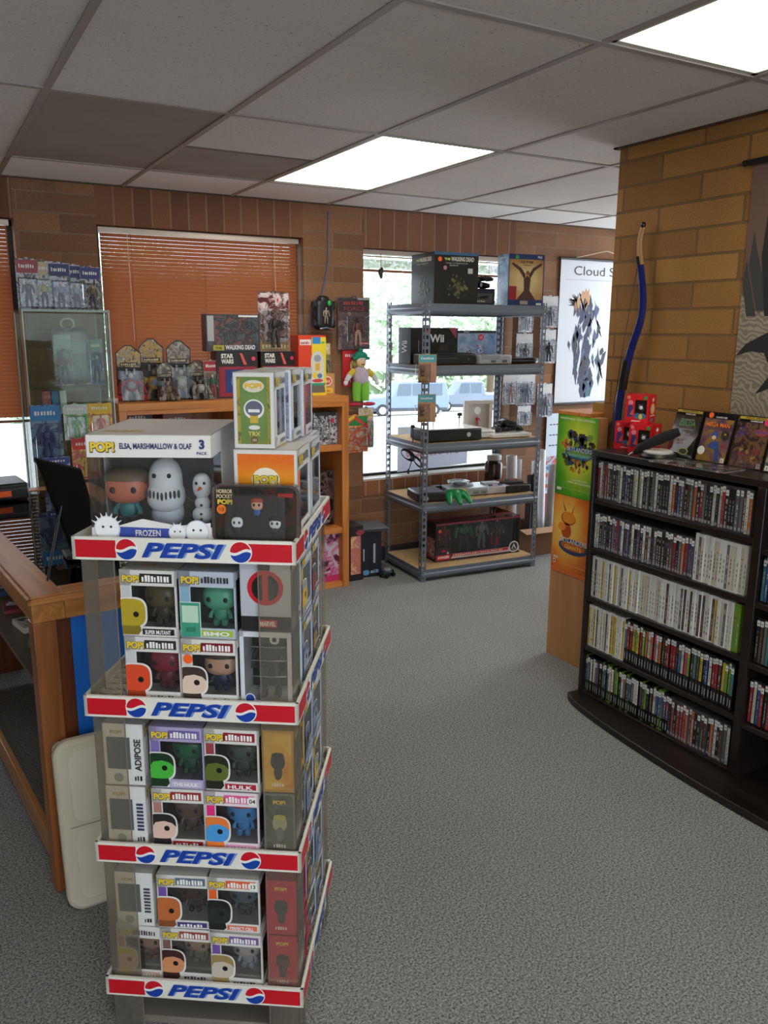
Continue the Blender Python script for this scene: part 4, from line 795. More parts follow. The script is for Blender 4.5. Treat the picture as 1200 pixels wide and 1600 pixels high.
# tin with three tiny figures
t = thing('figure_tin', 'dark tin with a window showing three tiny figures, leaning before the orange box', 'tin', S2W(.139, -.185, ZT+.002), 0)
t.rotation_euler = (R(-5), 0, SA)
w, d, h, rr_ = .172, .034, .116, .016
def rrect(w, h, r, n=5):
    p = []
    for cx, cy, a0 in ((w/2-r, r, -90), (w/2-r, h-r, 0), (-w/2+r, h-r, 90), (-w/2+r, r, 180)):
        p += [(cx+r*math.cos(R(a0+90*k/n)), cy+r*math.sin(R(a0+90*k/n))) for k in range(n+1)]
    return p
q = MB(); fr = Fr((0, 0, 0), (1, 0, 0), (0, 0, 1)); TM = art(55, [(30, 20, 20), (70, 24, 24), (40, 40, 34), (26, 22, 24)], 22, .25)
q.prism(fr, rrect(w, h, rr_), -d/2, d/2-.008, mat((92, 84, 84), .25, .7)); q.prism(fr, [(x*1.0, y) for x, y in rrect(w+.004, h, rr_+.001)], d/2-.010, d/2-.004, mat((110, 100, 100), .2, .8))
f2 = Fr((0, -d/2+.004, 0), (1, 0, 0), (0, 0, 1)); q.poly(f2, rrect(w-.008, h-.004, rr_), TM, .0003)
q.poly(f2, [(x+.002, y+.007) for x, y in rrect(w*.66, h*.74, .008)], mat((36, 32, 33), .4), .0012)
for s in ((-.060, .092),): q.text(f2, 'HORROR', s[0]-.018, s[1]+.006, .008, mat((206, 190, 150)), .032, .0018, bold=.03); q.text(f2, 'POCKET', s[0]-.018, s[1]-.004, .008, mat((206, 190, 150)), .032, .0018, bold=.03); q.text(f2, 'POP!', s[0]-.016, s[1]-.016, .010, YEL, .030, .0018, bold=.06)
q.rect(f2, .045, .092, .075, .100, mat((150, 20, 30)), .0012); q.build('tin_body', t)
q = MB(); q.disc(f2, -.068, .066, .0095, mat((236, 120, 30)), .0022); q.text(f2, '1/3', -.068, .0625, .007, mat((60, 30, 10)), None, .0026, 'c'); q.build('price_sticker', t)
for i, (x, z, hd, bd, hr) in enumerate(((.004, .058, (226, 170, 140), (60, 96, 160), (170, 60, 34)), (-.036, .022, (236, 236, 232), (24, 24, 26), None), (.040, .022, (226, 226, 222), (30, 30, 32), (30, 28, 28)))):
    q = MB(); k = .034; q.blob((x, -.017, z+k*.55), (k*.34, k*.12, k*.32), mat(hd, .35), .8, 14, 8); q.blob((x, -.017, z+k*.12), (k*.2, k*.1, k*.2), mat(bd), .8, 10, 6)
    for s in (-1, 1): q.blob((x+s*k*.15, -.0215, z+k*.55), (k*.07, .0008, k*.09), BLACK, 1, 8, 6)
    if hr: q.blob((x, -.0165, z+k*.76), (k*.38, k*.13, k*.2), mat(hr), .8, 12, 8)
    q.build('tiny_figure', t)
q = MB(); q.box((-.058, -.0245, .008), (.062, -.0240, .098), FILM); q.build('window', t)
# ------------------------------------------------------------------ generic printed cartons and carded toys
def carton(name, label, cat, loc, rz, w, d, h, base, deco=None, group=None, bevel=.001, extra=None, rot=None):
    t = thing(name, label, cat, loc, rz, group, rot); q = MB(); q.box((-w/2, -d/2, 0), (w/2, d/2, h), base)
    if deco: deco(q, faces(w, d, h), w, d, h)
    q.build('carton', t, smooth=False)
    if extra: extra(t, w, d, h)
    return t
def mini_fig(parent, x, y, z, h, c1, c2=None, c3=None, wide=1.0, name='figure', pose=.4):
    """slim jointed toy figure"""
    q = MB(); A = mat(c1, .4); B2 = mat(c2 or c1, .4); H3 = mat(c3 or c1, .4); k = h
    q.blob((x, y, z+k*.91), (k*.055, k*.055, k*.075), H3, 1, 10, 8); q.blob((x, y, z+k*.70), (k*.12*wide, k*.07*wide, k*.14), A, .8, 12, 8); q.blob((x, y, z+k*.52), (k*.085*wide, k*.06*wide, k*.08), B2, .9, 10, 6)
    for s in (-1, 1):
        q.tube([(x+s*k*.13*wide, y, z+k*.80), (x+s*k*(.17+.05*pose)*wide, y-.01*k, z+k*.64), (x+s*k*(.16+.1*pose)*wide, y-k*.06, z+k*.50)], [k*.045*wide, k*.04*wide, k*.03*wide], A, 8); q.blob((x+s*k*(.16+.1*pose)*wide, y-k*.07, z+k*.47), (k*.028, k*.028, k*.035), H3, 1, 8, 6)
        q.tube([(x+s*k*.055*wide, y, z+k*.50), (x+s*k*.085*wide, y-k*.015, z+k*.27), (x+s*k*.09*wide, y, z+k*.05)], [k*.06*wide, k*.05*wide, k*.035*wide], B2, 8); q.blob((x+s*k*.09*wide, y-k*.03, z+k*.03), (k*.04, k*.07, k*.03), B2, .8, 8, 6)
    return q.build(name, parent)
def blister(label, loc, rz, w, h, card, top, fig, cat='carded toy', group=None, hook=True, rot=None, bub=(.12, .05, .88, .68), hangers=None, name='carded_toy', depth=.035, tex=None):
    t = thing(name, label, cat, loc, rz, group, rot); q = MB(); fr = Fr((-w/2, 0, 0), (1, 0, 0), (0, 0, 1)); pts = [(0, 0), (w, 0), (w, h), (w*.6, h), (w*.56, h*1.03), (w*.44, h*1.03), (w*.4, h), (0, h)]
    q.prism(fr, pts, -.0015, 0, card); q.rect(fr, w*.03, h*.72, w*.97, h*.98, top, .0006)
    if tex: tex(q, fr, w, h)
    else: q.marks(fr, w*.15, h*.82, w*.7, h*.08, mat((226, 222, 214)), 7)
    q.build('card', t, smooth=False)
    a, b_, c_, d_ = bub[0]*w-w/2, bub[1]*h, bub[2]*w-w/2, bub[3]*h; q = MB(); q.box((a, -depth, b_), (c_, -.001, d_), FILM); q.build('blister', t, bevel=.006)
    if fig: mini_fig(t, (a+c_)/2, -depth/2, b_+.004, (d_-b_)*.92, *fig)
    if hook: q = MB(); q.tube([(0, .012, h*.985), (0, -.006, h*.985), (0, -.014, h*.995)], .0018, mat((180, 184, 190), .3, .7), 5); q.build('peg', t)
    return t

# ------------------------------------------------------------------ on the steel shelving
Z1, Z2, Z3, Z4, Z5 = LEV
LIME = mat((196, 206, 90), .5); PALE = mat((214, 212, 200), .5)
def dead(q, F, w, d, h):
    for k, W in (('F', w), ('L', d)):
        fr = F[k]; q.rect(fr, 0, h*.945, W, h, mat((54, 96, 130), .4), .0004) if k == 'F' else None
        q.text(fr, 'THE', W*.22, h*.845, h*.045, LIME, W*.13, .002, bold=.05); q.text(fr, 'WALKING DEAD', W*.37, h*.83, h*.085, PALE, W*.52, .002, bold=.03); q.text(fr, 'THE COMPLETE', W*.5, h*.775, h*.03, mat((150, 150, 144)), W*.5, .002, 'c'); 
        burst(q, fr, W*.52, h*.30, W*.24, [(70, 66, 44), (110, 106, 70), (40, 40, 30), (90, 96, 50)], 9 if k == 'F' else 12, 60); burst(q, fr, W*.50, h*.52, W*.12, [(70, 64, 50), (120, 110, 84)], 3, 10)
    q.text(F['F'], 'SEASON SET', w*.44, h*.735, h*.025, mat((180, 180, 170)), w*.2, .002, 'c'); q.rect(F['F'], w*.76, h*.60, w*.87, h*.70, mat((190, 190, 196)), .0012); q.disc(F['F'], w*.12, h*.86, w*.045, ORG, .0024); q.disc(F['F'], w*.24, h*.70, w*.04, mat((180, 120, 120)), .0020)
carton('toy_set_box', 'large black THE WALKING DEAD box on top of the metal shelving, left end', 'toy box', M2W(.245, .205, Z1), R(-4), .31, .30, .305, mat((20, 18, 15), .4), dead)
def ps3(q, F, w, d, h):
    f_, l_ = F['F'], F['L']; q.rect(f_, 0, 0, w, h, mat((30, 52, 104), .4), .0003); q.rect(f_, w*.02, h*.12, w*.97, h*.90, radial('tan_print', (110, 66, 30), (176, 130, 70), (222, 196, 140), (0, -.05, .16), (4, 4, 5)), .0006)
    q.text(f_, 'PS3', w*.86, h*.925, h*.045, WHITE, w*.12, .002, 'c', bold=.03); q.text(f_, 'GOD OF WAR', w*.5, h*.82, h*.055, mat((70, 44, 24)), w*.36, .002, 'c', bold=.02); q.text(f_, 'ASCENSION', w*.5, h*.78, h*.022, mat((90, 60, 34)), w*.22, .002, 'c')
    br_ = mat((74, 36, 24), .5); q.poly(f_, [(w*.24, h*.12), (w*.44, h*.30), (w*.43, h*.52), (w*.52, h*.60), (w*.62, h*.52), (w*.60, h*.30), (w*.78, h*.12)], br_, .0012); q.disc(f_, w*.53, h*.64, w*.05, mat((130, 70, 44)), .0016)
    q.poly(f_, [(w*.44, h*.52), (w*.30, h*.68), (w*.08, h*.80), (w*.10, h*.84), (w*.34, h*.74), (w*.48, h*.60)], br_, .0014); q.poly(f_, [(w*.60, h*.52), (w*.72, h*.68), (w*.93, h*.80), (w*.91, h*.84), (w*.68, h*.74), (w*.56, h*.60)], br_, .0014)
    q.rect(f_, w*.02, h*.12, w*.23, h*.38, mat((150, 26, 44), .4), .0018); q.rect(f_, w*.34, h*.03, w*.56, h*.10, mat((170, 160, 140)), .0018); q.rect(f_, w*.80, h*.02, w*.95, h*.06, mat((214, 214, 210)), .0018); q.disc(f_, w*.22, h*.94, w*.05, mat((40, 160, 60)), .0022)
    q.rect(l_, 0, 0, d, h, art(21, [(24, 50, 90), (60, 110, 150), (120, 160, 180)], 10), .0004); q.text(l_, 'PS3', d*.5, h*.92, h*.035, WHITE, d*.4, .002, 'c')
carton('console_box', 'PS3 console box with a tan cover on top of the metal shelving, right end', 'console box', M2W(.80, .17, Z1), R(-9), .26, .15, .322, mat((30, 52, 104), .4), ps3)
def smallb(q, F, w, d, h):
    f_ = F['F']; q.rect(f_, w*.18, h*.16, w*.92, h*.72, mat((84, 86, 90), .4), .0006); q.poly(f_, [(w*.3, h*.45), (w*.5, h*.56), (w*.78, h*.60), (w*.7, h*.42), (w*.4, h*.40)], mat((16, 16, 18)), .0012); q.marks(f_, w*.24, h*.2, w*.4, h*.1, WHITE, 6); q.rect(F['L'], 0, 0, d, h, mat((110, 130, 176)), .0004)
carton('accessory_box', 'small dark blue accessory box between the two large boxes on top of the metal shelving', 'box', M2W(.515, .24, Z1), R(-4), .19, .12, .105, mat((26, 32, 58), .4), smallb)
def gamepad(parent, c, col, s=1.0, rz=0, grips=2, tip=None):
    q = MB(); M_ = mat(col, .35); T0 = Matrix.Translation(c) @ Matrix.Rotation(rz, 4, 'Z'); q.T = T0
    q.blob((0, 0, .022*s), (.062*s, .036*s, .020*s), M_, .75, 18, 10)
    for x in (-1, 1): q.tube([(x*.042*s, -.005*s, .022*s), (x*.060*s, -.035*s, .020*s), (x*.066*s, -.065*s, .018*s)], [.024*s, .020*s, .013*s], M_, 10)
    o = q.build('shell', parent); q = MB(); q.T = T0
    for x, y in ((-.022, -.012), (.022, -.012)): q.lathe([(.009*s, 0), (.006*s, .008*s), (.010*s, .012*s), (.008*s, .015*s)], mat((60, 60, 64), .5), (x*s, y*s, .036*s), 12)
    q.box((-.050*s, .000, .038*s), (-.034*s, .006*s, .043*s), mat((60, 60, 64))); q.box((-.045*s, -.006*s, .038*s), (-.039*s, .012*s, .043*s), mat((60, 60, 64)))
    for a in range(4): q.lathe([(.004*s, 0), (.004*s, .005*s)], mat([(90, 160, 90), (200, 60, 60), (90, 120, 200), (200, 180, 70)][a], .3), ((.042+.009*math.cos(R(90*a)))*s, (.008+.009*math.sin(R(90*a)))*s, .037*s), 8)
    q.build('buttons', parent); return o
t = thing('game_controller', 'black game controller lying on the small accessory box on top of the metal shelving', 'game controller', M2W(.505, .24, Z1+.106), R(30)); gamepad(t, (0, 0, .002), (16, 16, 17), 1.0)
t = thing('game_controller', 'black controller propped against the PS3 box above the accessory box', 'game controller', M2W(.55, .245, Z1+.152), R(100)); gamepad(t, (0, 0, 0), (24, 24, 26), .75)

def wii(q, F, w, d, h):
    f_, l_ = F['F'], F['L']; q.text(f_, 'Wii', w*.40, h*.60, h*.22, mat((226, 228, 232)), w*.30, .002, bold=.03); q.rect(f_, w*.16, h*.10, w*.175, h*.66, mat((120, 124, 130)), .001); q.blob  # slim console picture
    q.poly(f_, [(w*.56, h*.1), (w*.52, h*.3), (w*.62, h*.52), (w*.74, h*.56), (w*.84, h*.40), (w*.92, h*.12)], mat((34, 34, 38), .2), .0010); q.poly(f_, [(w*.80, h), (w*.97, h), (w*.97, h*.70)], mat((170, 60, 90)), .0012); q.disc(f_, w*.34, h*.90, w*.03, mat((200, 60, 90)), .0016)
    q.text(l_, 'Wii', d*.72, h*.30, d*.42, mat((200, 204, 210)), h*.34, .002, ang=90); 
    for k in range(6): q.disc(l_, d*.25, h*(.12+.14*k), d*.12, mat((50, 56, 56), .3), .0008)
carton('console_box', 'black Wii console box on the second shelf, left end', 'console box', M2W(.19, .30, Z2), R(-4), .34, .17, .228, mat((15, 16, 18), .3), wii)
def ocean(q, F, w, d, h):
    f_ = F['F']; q.rect(f_, 0, 0, w, h, art(17, [(60, 110, 170), (120, 150, 190), (170, 190, 210)], 7), .0004); q.rect(f_, 0, h*.92, w, h, mat((26, 28, 34)), .0007); q.text(f_, 'PS3', w*.2, h*.935, h*.045, WHITE, w*.12, .002)
    burst(q, f_, w*.30, h*.26, w*.15, [(190, 40, 40), (220, 190, 160), (60, 90, 160)], 21, 16); burst(q, f_, w*.58, h*.40, w*.15, [(60, 110, 190), (220, 226, 232), (190, 40, 44)], 22, 18); burst(q, f_, w*.8, h*.26, w*.10, [(120, 110, 130), (200, 150, 110)], 23, 10)
    q.disc(f_, w*.62, h*.80, w*.07, mat((220, 50, 90)), .0020); q.text(f_, 'L3', w*.62, h*.76, h*.07, WHITE, None, .0024, 'c'); q.rect(F['L'], 0, 0, d, h, mat((190, 206, 230)), .0005)
carton('game_set_box', 'blue PS3 game set box with red and white figures, middle of the second shelf', 'game box', M2W(.545, .33, Z2), R(-4), .31, .09, .212, mat((90, 130, 180), .4), ocean)
def console(label, loc, rz, w, d, h, col, parts=(), bevel=.008, name='game_console', rough=.35):
    t = thing(name, label, 'game console', loc, rz); q = MB(); q.box((-w/2, -d/2, .004), (w/2, d/2, h), mat(col, rough)); q.build('body', t, bevel=bevel)
    q = MB()
    for x in (-1, 1):
        for y in (-1, 1): q.tube([(x*(w/2-.02), y*(d/2-.02), 0), (x*(w/2-.02), y*(d/2-.02), .005)], .006, BLACK, 8)
    q.build('feet', t)
    return t
def bx(name, par, a, b_, m_, bevel=0): q = MB(); q.box(a, b_, m_); return q.build(name, par, bevel=bevel)
def cyl(name, par, c, r, h, m_, n=20, r2=None): q = MB(); q.lathe([(r, 0), (r2 or r, h)], m_, c, n); return q.build(name, par)
t = console('wide black console in front of the Wii box on the second shelf', M2W(.21, .12, Z2), R(-2), .37, .16, .070, (18, 18, 19)); bx('disc_slot', t, (-.12, -.0815, .040), (.06, -.0800, .044), mat((60, 60, 62))); bx('power_button', t, (.12, -.082, .03), (.135, -.080, .042), mat((90, 92, 96), .3, .5)); bx('top_ridge', t, (-.17, -.05, .070), (.17, .06, .074), mat((26, 26, 28)))
t = console('grey front-loading console before the blue PS3 box on the second shelf', M2W(.53, .10, Z2), R(-2), .245, .16, .062, (150, 152, 154)); bx('cartridge_flap', t, (-.115, -.081, .034), (.03, -.0795, .058), mat((128, 130, 132)))
for x in (-.02, .065): bx('controller_port', t, (x-.018, -.0815, .014), (x+.018, -.0795, .030), mat((70, 72, 74)))
t = thing('slim_console', 'flat black curved console at the right end of the second shelf', 'game console', M2W(.775, .17, Z2), R(-4)); q = MB(); q.blob((0, 0, .022), (.155, .105, .021), mat((15, 15, 17), .2), .45, 28, 8); q.build('body', t); q = MB(); q.box((-.10, -.107, .02), (.12, -.1045, .023), mat((110, 112, 118), .3)); q.build('seam', t); bx('stand_plate', t, (-.12, -.07, 0), (.12, .07, .006), BLACK)

t = console('black console with a white top on the third shelf, left', M2W(.25, .15, Z3), R(-4), .40, .24, .078, (20, 21, 23)); bx('top_cover', t, (-.195, -.115, .078), (.195, .115, .084), mat((232, 232, 232), .3), .003)
q = MB(); q.disc(Fr((-.21, -.1205, 0), (1, 0, 0), (0, 0, 1)), .31, .042, .015, mat((196, 200, 204), .3, .5), .001); q.build('power_button', t)
t2 = thing('thumb_light', 'small black knob-topped aerial clipped at the left edge of the third shelf', 'aerial', M2W(-.0, .10, Z3+.001), 0); q = MB(); q.tube([(-.02, 0, 0), (-.022, 0, .095)], .004, BLACK, 8); q.blob((-.022, 0, .10), (.013, .013, .011), BLACK, .7); q.build('aerial', t2)
t = console('white slim console in the middle of the third shelf', M2W(.50, .20, Z3), R(-5), .19, .22, .055, (226, 226, 224)); bx('disc_slot', t, (-.075, -.1115, .038), (.075, -.1095, .041), mat((90, 90, 92)))
for i, (x, s_) in enumerate(((.24, 1.0), (.44, .85))):
    t = thing('suction_hook', ('larger left' if i == 0 else 'smaller right')+' black knob above the white topped consoles on the third shelf', 'knob', M2W(x, .30, Z3), 0); q = MB(); q.tube([(0, 0, 0), (0, 0, .135)], .004, mat((196, 196, 200)), 8); q.blob((0, -.004, .142), (.020*s_, .018*s_, .014*s_), BLACK, .7); q.lathe([(.012*s_, .118), (.004, .130)], BLACK); q.build('knob', t)
t = thing('picture_frame', 'white shadow frame with a red figure inside, at the back of the third shelf', 'picture frame', M2W(.625, .36, Z3), R(-6)); W_, H_ = .22, .225; q = MB()
for a, b_ in (((-W_/2, -.012, 0), (-W_/2+.026, .012, H_)), ((W_/2-.026, -.012, 0), (W_/2, .012, H_)), ((-W_/2+.026, -.012, 0), (W_/2-.026, .012, .026)), ((-W_/2+.026, -.012, H_-.026), (W_/2-.026, .012, H_))): q.box(a, b_, mat((206, 198, 188), .5))
q.build('frame', t, bevel=.002); q = MB(); q.box((-W_/2+.02, .004, .02), (W_/2-.02, .010, H_-.02), mat((190, 184, 176), .6)); q.disc(Fr((0, .004, 0), (1, 0, 0), (0, 0, 1)), 0, .155, .026, mat((240, 240, 240)), .001); q.build('backing', t); mini_fig(t, .0, .000, .045, .075, (190, 30, 50), (190, 30, 50), (220, 160, 130))
t = console('flat white console under the black controllers on the third shelf', M2W(.70, .15, Z3), R(-5), .30, .22, .028, (222, 222, 220), bevel=.004)
for i, (dx, dy, dz, a) in enumerate(((-.045, .02, .029, 20), (.055, .01, .029, -30), (.005, .03, .066, 80))):
    t = thing('game_controller', ('left', 'right', 'topmost')[i]+' black and silver game controller in the heap on the third shelf', 'game controller', M2W(.72+dx, .16+dy, Z3+dz), R(a), 'game controllers heaped on the third shelf'); gamepad(t, (0, 0, .001), (22, 22, 24), .92)
    q = MB(); q.blob((0, 0, .040), (.03, .012, .004), mat((170, 172, 178), .25, .6), .8); q.build('silver_band', t)
t = thing('coiled_cable', 'black coiled cable hanging below the third shelf at the left side of the shelving', 'cable', M2W(.012, .17, .70), R(-75)); q = MB()
for k in range(5):
    c_ = .036+.004*k; q.tube([(-.045+c_*1.2*math.cos(2*math.pi*j/20)+.003*k, -.006+.0015*k, .10+c_*.65*math.sin(2*math.pi*j/20)-.3*c_*math.cos(2*math.pi*j/20)) for j in range(21)], .0028, BLACK, 6)
for k in range(4): q.tube([(.055+.040*math.cos(2*math.pi*j/16), -.005+.0015*k, .065+(.018+.003*k)*math.sin(2*math.pi*j/16)-.5*.04*math.cos(2*math.pi*j/16)) for j in range(17)], .0028, BLACK, 6)
q.tube([(.005, 0, .08), (-.01, 0, .04), (-.025, 0, .0)], .003, BLACK, 6); q.blob((-.028, 0, -.008), (.008, .006, .017), BLACK, .8); q.tube([(-.02, 0, .12), (-.01, .004, .17), (.0, .006, .186)], .0028, BLACK, 6); q.build('cable', t)

t = console('small black console at the left of the fourth shelf', M2W(.11, .14, Z4), R(-12), .20, .22, .062, (34, 34, 38), bevel=.012); bx('button', t, (-.03, -.02, .062), (-.015, -.005, .070), mat((200, 200, 204))); bx('front_port', t, (-.07, -.1115, .015), (-.03, -.1095, .035), mat((190, 192, 196))); bx('lid_line', t, (-.08, -.112, .045), (.09, -.1095, .048), BLACK)
t = thing('power_adapter', 'small black box behind the green controller on the fourth shelf', 'adapter', M2W(.27, .30, Z4), R(5)); bx('body', t, (-.035, -.025, 0), (.035, .025, .05), BLACK, .004); bx('prong', t, (-.01, -.03, .03), (.01, -.025, .04), mat((150, 150, 150), .3, .7))
t = thing('green_controller', 'green three-pronged game controller hanging over the front of the fourth shelf', 'game controller', M2W(.262, .030, Z4+.022), 0, rot=(R(24), 0, R(-10))); q = MB(); GM = mat((10, 128, 70), .3)
q.blob((0, .01, .020), (.080, .040, .020), GM, .7, 22, 10)
for x, L_ in ((-.058, .078), (0, .088), (.058, .078)): q.tube([(x*.9, .0, .020), (x*1.1, -.04, .018), (x*1.2, -L_, .010)], [.027, .021, .014], GM, 12); q.blob((x*1.2, -L_, .010), (.014, .012, .013), GM)
q.build('shell', t); q = MB(); q.lathe([(.012, 0), (.012, .004), (.005, .006), (.005, .014), (.009, .016), (.008, .019)], mat((176, 178, 178), .5), (0, -.012, .036), 14)
q.box((-.066, .010, .036), (-.048, .016, .042), mat((70, 74, 74))); q.box((-.060, .004, .036), (-.054, .022, .042), mat((70, 74, 74)))
for x, y, cc in ((.048, .006, (40, 110, 60)), (.060, .018, (226, 190, 40)), (.048, .026, (226, 190, 40)), (0, .024, (200, 40, 40)), (.066, .004, (226, 190, 40))): q.lathe([(.005, 0), (.005, .005)], mat(cc, .3), (x, y, .037), 10)
q.build('buttons', t)
t = console('grey disc console with a silver disc on top, middle of the fourth shelf', M2W(.43, .19, Z4), R(-8), .27, .19, .055, (158, 160, 164), bevel=.01); cyl('disc_lid', t, (0, .02, .055), .066, .008, mat((146, 148, 152)))
for x in (.035, .095): bx('controller_port', t, (x-.024, -.0965, .012), (x+.024, -.0945, .036), mat((128, 130, 134))); bx('memory_slot', t, (x-.012, -.0975, .020), (x+.012, -.0960, .024), BLACK)
t = thing('silver_disc', 'clear-wrapped silver disc lying on the grey disc console', 'disc', M2W(.40, .22, Z4+.064), 0); q = MB(); q.lathe([(.010, .003), (.055, .003), (.060, .012), (.050, .018), (.012, .018)], mat((196, 206, 216), .12, .7), (0, 0, 0), 28); q.build('disc', t); q = MB(); q.blob((0, 0, .016), (.075, .072, .015), FILM, .8, 20, 8); q.build('wrapping', t)
t = console('pale grey cartridge console right of the grey disc console on the fourth shelf', M2W(.635, .19, Z4), R(-5), .19, .20, .052, (186, 186, 190), bevel=.006); bx('cartridge_slot', t, (-.06, -.02, .052), (.06, .04, .066), mat((196, 196, 200)), .004); bx('purple_switch', t, (-.05, -.07, .052), (-.025, -.055, .060), mat((90, 84, 140))); bx('purple_switch', t, (.025, -.07, .052), (.05, -.055, .060), mat((90, 84, 140)))
t = console('long black console with a row of orange buttons at the right of the fourth shelf', M2W(.79, .17, Z4), R(-5), .19, .20, .050, (22, 21, 22), bevel=.004); bx('panel', t, (-.09, -.02, .050), (.09, .085, .064), mat((40, 38, 38)), .003)
for k in range(6): cyl('button', t, (-.075+.028*k, .03, .064), .008, .006, mat((214, 110, 50) if k != 2 else (90, 120, 130), .4), 12)
t = thing('dark_jar', 'dark brown lidded canister standing behind the shelving at its right end', 'canister', (3.62, 4.60, .53), 0); q = MB(); q.lathe([(.062, 0), (.065, .01), (.065, .15), (.055, .17), (.045, .178)], mat((40, 22, 18), .25), (0, 0, 0), 24); q.build('body', t); q = MB(); q.lathe([(.050, .178), (.052, .182), (.052, .212), (.046, .216)], mat((190, 190, 194), .3), (0, 0, 0), 24); q.build('lid', t)
t['label'] = 'dark brown canister with a pale lid at the back right of the fourth shelf'; t.location = M2W(.80, .40, Z4)

# large figure set on the bottom shelf
t = thing('figure_set_box', 'long window box with four large action figures on the bottom shelf of the metal shelving', 'toy box', M2W(.51, .185, Z5), R(-4)); w, d, h = .665, .13, .262; q = MB(); DB = mat((26, 20, 24), .4); F = faces(w, d, h); f_ = F['F']
for a, b_, m_ in (((-w/2, d/2-.003, 0), (w/2, d/2, h), DB), ((-w/2, -d/2, 0), (w/2, d/2, .004), DB), ((-w/2, -d/2, h-.004), (w/2, d/2, h), mat((120, 50, 66), .4)), ((-w/2, -d/2, 0), (-w/2+.003, d/2, h), DB), ((w/2-.003, -d/2, 0), (w/2, d/2, h), mat((60, 56, 60))), ((-w/2, -d/2, 0), (w/2, -d/2+.003, .045), mat((196, 186, 186), .4)), ((-w/2, -d/2, h-.014), (w/2, -d/2+.003, h), mat((150, 60, 76), .4))): q.box(a, b_, m_)
q.box((-w/2+.004, d/2-.006, .004), (w/2-.004, d/2-.003, h-.005), mat((30, 34, 38), .5))
q.rect(f_, w*.17, .026, w*.86, .044, mat((190, 26, 50)), .0006); q.marks(f_, w*.2, .031, w*.6, .008, WHITE, 24); q.rect(f_, 0, 0, w, .014, mat((40, 34, 38)), .0006)
q.poly(f_, [(0, .0), (w*.17, .0), (w*.20, .05), (w*.16, .095), (w*.05, .10), (0, .07)], mat((56, 30, 40)), .0010); burst(q, f_, w*.10, .068, w*.06, [(40, 90, 60), (60, 70, 140), (190, 40, 50), (200, 200, 206)], 41, 14); q.rect(f_, w*.01, .010, w*.17, .044, mat((190, 24, 46)), .0017); q.text(f_, 'AVENGERS', w*.09, .020, .018, mat((240, 220, 220)), w*.13, .0024, 'c', bold=.03)
q.disc(f_, w*.93, .045, .040, mat((200, 204, 208)), .0012); q.disc(f_, w*.93, .045, .031, mat((40, 42, 46)), .0016); q.poly(f_, [(w*.93-.02, .03), (w*.93, .07), (w*.93+.02, .03), (w*.93+.010, .03), (w*.93, .052), (w*.93-.010, .03)], mat((200, 204, 208)), .0020); q.text(f_, 'XL', w*.93, .018, .010, mat((200, 204, 208)), None, .0020, 'c')
q.disc(f_, w*.045, h*.80, .012, ORG, .0030); q.rect(F['L'], d*.1, h*.08, d*.9, h*.6, art(42, [(40, 20, 26), (150, 40, 50), (170, 160, 160)], 30), .0006)
q.build('carton', t, smooth=False); q = MB(); q.box((-w/2+.003, -d/2+.0012, .045), (w/2-.003, -d/2+.0018, h-.014), FILM); q.box((-w/2, -d/2, h+.0002), (w/2-.01, 0, h+.0006), FILM); q.build('window', t, smooth=False)
mini_fig(t, -.235, 0, .046, .19, (120, 20, 34), (90, 16, 30), (150, 100, 40), 1.1); mini_fig(t, -.085, 0, .040, .21, (44, 110, 60), (40, 34, 60), (44, 110, 60), 1.55); mini_fig(t, .06, 0, .046, .20, (120, 124, 130), (110, 114, 120), (150, 154, 160), 1.15); fg = mini_fig(t, .185, 0, .046, .20, (34, 34, 42), (28, 26, 30), (190, 150, 110), 1.25)
q = MB(); q.add([(.15, .012, .20), (.22, .012, .20), (.235, .022, .052), (.150, .022, .052)], [(0, 1, 2, 3)], mat((190, 20, 50))); q.box((.165, -.006, .05), (.205, .010, .12), mat((190, 20, 50), .6)); q.build('cape', fg)
for k in range(6): q = MB(); q.blob((.185+(.013 if k % 2 else -.013), -.026, .145+.018*(k//2)), (.005, .003, .005), mat((196, 200, 206), .2, .7), 1, 8, 6); q.build('armour_disc', fg)

# carded cardboard toys hung on the front left post
for i, z in enumerate((1.272, 1.032)):
    blister('small carded brown toy hung on the front post of the shelving, '+('upper' if i == 0 else 'lower')+' of the two', (2.70, 4.272, z), R(-14), .115, .17, mat((176, 128, 96), .6), mat((70, 156, 160), .5), None, group='two carded toys on the shelving post', bub=(-.18, .04, .62, .66), hook=True)
    t = C.objects[[o.name for o in C.objects if o.get('label', '').endswith(('upper' if i == 0 else 'lower')+' of the two')][0]]
    q = MB(); q.blob((-.035, -.018, .085), (.020, .014, .020), mat((110, 76, 66), .5), .9); q.blob((-.035, -.016, .055), (.013, .010, .014), mat((96, 66, 56), .5)); q.blob((-.030, -.018, .022), (.034, .012, .016), mat((150, 116, 60), .5), .6); q.build('figure', t)

